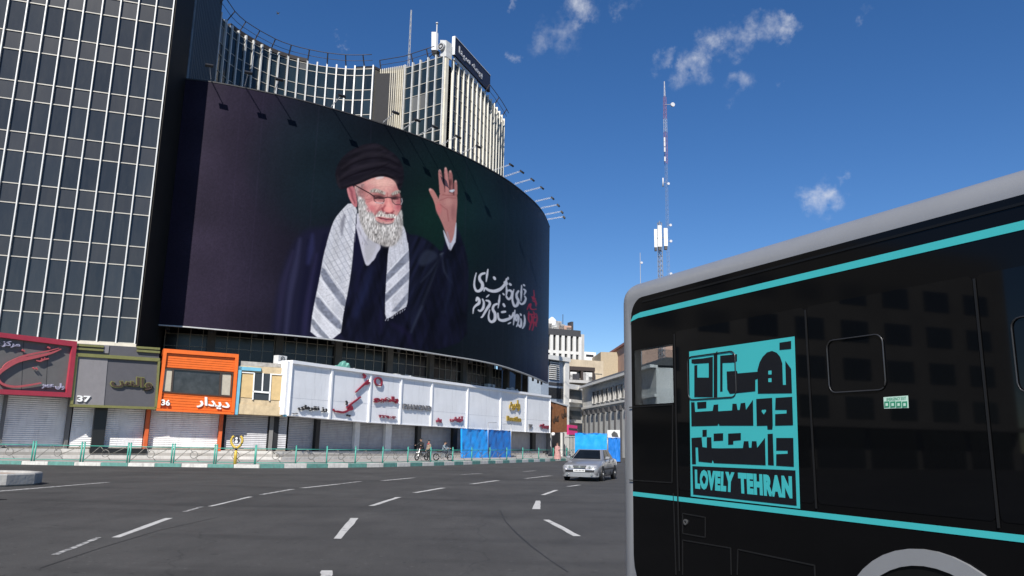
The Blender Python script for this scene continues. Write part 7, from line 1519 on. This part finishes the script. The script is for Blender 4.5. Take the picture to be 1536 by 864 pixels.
def masts():
    red = mat('mast_red', (.34, .13, .13), .6); wh = mat('mast_white', (.5, .5, .52), .6); gr = mat('mast_grey', (.26, .27, .29), .6); dk = mat('mast_dark', (.06, .06, .065), .6)  # red and white muted to put distance haze into the colour
    def lattice(mb, c, z0, z1, r0, r1, n, th):
        hs = np.linspace(z0, z1, n + 1)
        for k in range(3):
            a0 = k * 2.094 + .3; a1 = a0 + 2.094; P = lambda z, a: (c.x + (r0 + (r1 - r0) * (z - z0) / (z1 - z0)) * math.cos(a), c.y + (r0 + (r1 - r0) * (z - z0) / (z1 - z0)) * math.sin(a), z)
            mb.bar(P(z0, a0), P(z1, a0), th)
            for a, b in zip(hs, hs[1:]): mb.bar(P(a, a0), P(b, a1), th * .6); mb.bar(P(b, a0), P(b, a1), th * .6)
    Y = 250; c = atY(1003, 430, Y); H = lambda y: atY(1003, y, Y).z; t = thing('broadcast_mast', 'very tall thin lattice mast with red and white sections behind the bus', 'mast', (c.x, c.y, 0))
    segs = [(0, H(246), gr, .55, .5), (H(246), H(198), red, .65, .65), (H(198), H(178), wh, .65, .65), (H(178), H(145), red, .62, .55), (H(145), H(122), wh, .3, .1)]
    for z0, z1, m_, r0, r1 in segs:
        mb = MB(); lattice(mb, c, z0, z1, r0, r1, max(4, int((z1 - z0) / 1.6)), .045 if m_ is not gr else .026); mb.build('mast_section', m_, t)
    mb = MB(); q = atY(1009, 157, Y); mb.disc(q, (0.2, -1, 0), .75, .5, 16); mb.bar(q, (c.x, c.y, q.z), .1); mb.build('dish', wh, t)
    for y in (211, 218, 226, 240): mb = MB(); z = H(y); mb.box(c.x - .8, c.x - .3, c.y - 1, c.y - .5, z - .8, z + .8); mb.build('aerial_panel', wh, t)
    for x in (994.5,): mb = MB(); a = atY(x, 280, Y); b = atY(x, 267, Y); mb.tube([a, b], .25, 6); mb.bar((a.x, a.y, (a.z + b.z) / 2), (c.x, c.y, (a.z + b.z) / 2), .06); mb.build('side_aerial', wh, t)
    for y, dx in ((276, .6), (338, 1.0), (362, 1.0), (411, .8)): mb = MB(); z = H(y); mb.disc((c.x + dx, c.y - .3, z), (0, 1, 0), .45, .3, 12); mb.bar((c.x, c.y, z), (c.x + dx, c.y, z), .07); mb.build('small_dish', wh, t)
    Y = 150; c = atY(991, 425, Y); H = lambda y: atY(991, y, Y).z; t = thing('cell_tower', 'lattice phone tower topped by tall white panel antennas behind the bus', 'tower', (c.x, c.y, 0))
    mb = MB(); lattice(mb, c, 0, H(334), .75, .48, 46, .07); mb.build('lattice', gr, t)
    for (x0, x1, y0, y1, dy) in ((981.5, 985.5, 344, 371, .5), (987, 992, 338.5, 370, -1.2), (996, 1001, 342.5, 369, -.6)):
        a = atY(x0, y1, Y + dy); b = atY(x1, y0, Y + dy); mb = MB(); mb.box(a.x, b.x, Y + dy - .15, Y + dy + .15, a.z, b.z); p = mb.build('panel_antenna', mat('mast_panel_white', (.74, .74, .72), .5), t)
        mb = MB(); mb.box(a.x + .1, b.x - .1, Y + dy - .1, Y + dy + .5, a.z - .7, a.z - .02); mb.build('radio_unit', dk, p)
        mb = MB(); mb.bar(((a.x + b.x) / 2, Y + dy, (a.z + b.z) / 2), (c.x, c.y, (a.z + b.z) / 2), .07); mb.build('bracket', gr, p)
    mb = MB(); mb.bar((c.x, c.y, H(336)), (c.x, c.y, H(331)), .07); mb.build('spike', gr, t)
    c = atY(961, 440, 140); t = thing('flag_pole' if False else 'thin_pole', 'thin grey whip pole standing behind the corner of the bus', 'pole', (c.x, c.y, 0)); tp_ = atY(961.5, 379, 140); mb = MB(); mb.tube([(c.x, c.y, 0), (c.x, c.y, tp_.z)], [.14, .05], 6); mb.build('shaft', gr, t); mb = MB(); q = atY(961.5, 394, 140); mb.disc((q.x + .12, q.y, q.z), (0, 1, 0), .22, .2, 10); mb.build('cap', wh, t)
    b = atY(417, 20, 60); t = thing('bird', 'small dark bird gliding high above the curved office block', 'bird', b)
    mb = MB(); mb.tube([b + Vector((-.13, 0, -.08)), b, b + Vector((.15, 0, .08))], [.01, .05, .015], 6); mb.build('body', mat('bird_dark', (.02, .02, .02), .7), t)
    for s_ in (-1, 1): mb = MB(); mb.prism([b + Vector((.05, 0, .02)), b + Vector((-.05, 0, -.03)), b + Vector((-.14 * s_ - .02, -.05, .17 * s_))], (0, .012, 0)); mb.build('wing', mat('bird_dark', (.02, .02, .02), .7), t)
masts()
def left_block():  # unseen block, added and turned to the sun for its reflection in the bus
    t = thing('reflected_block', 'unseen brown stone block with square windows, added to be mirrored in the bus', 'building', (-64, 26, 0)); st = mat('brown_stone', (.14, .13, .115), .85, var=.2, scale=.3, dirt=.3); gl = glass_mat('reflected_block_glass', (.015, .018, .022), .15, .5, .2)
    pl = Plane((-84, 12), (-43, 39))
    mb = MB(); L_ = (pl.B - pl.A).length; pl.box(mb, 0, L_, 0, 21, -14, 0); mb.build('mass', st, t)
    for i in range(9):
        for j in range(4): mb = MB(); u = 2 + i * (L_ - 4) / 9; pl.box(mb, u + .5, u + 3.6, 4.4 + j * 3.5, 6.4 + j * 3.5, -.05, .04); mb.build('window', gl, t)
    mb = MB(); pl.box(mb, -.2, L_ + .2, 3.6, 4.0, -.1, 1.5); mb.build('canopy', st, t)
    for i in range(8): mb = MB(); u = 1 + i * (L_ - 2) / 8; pl.box(mb, u + .2, u + 5.4, .1, 3.5, -.05, .05); mb.build('shop_window', gl, t)
left_block()
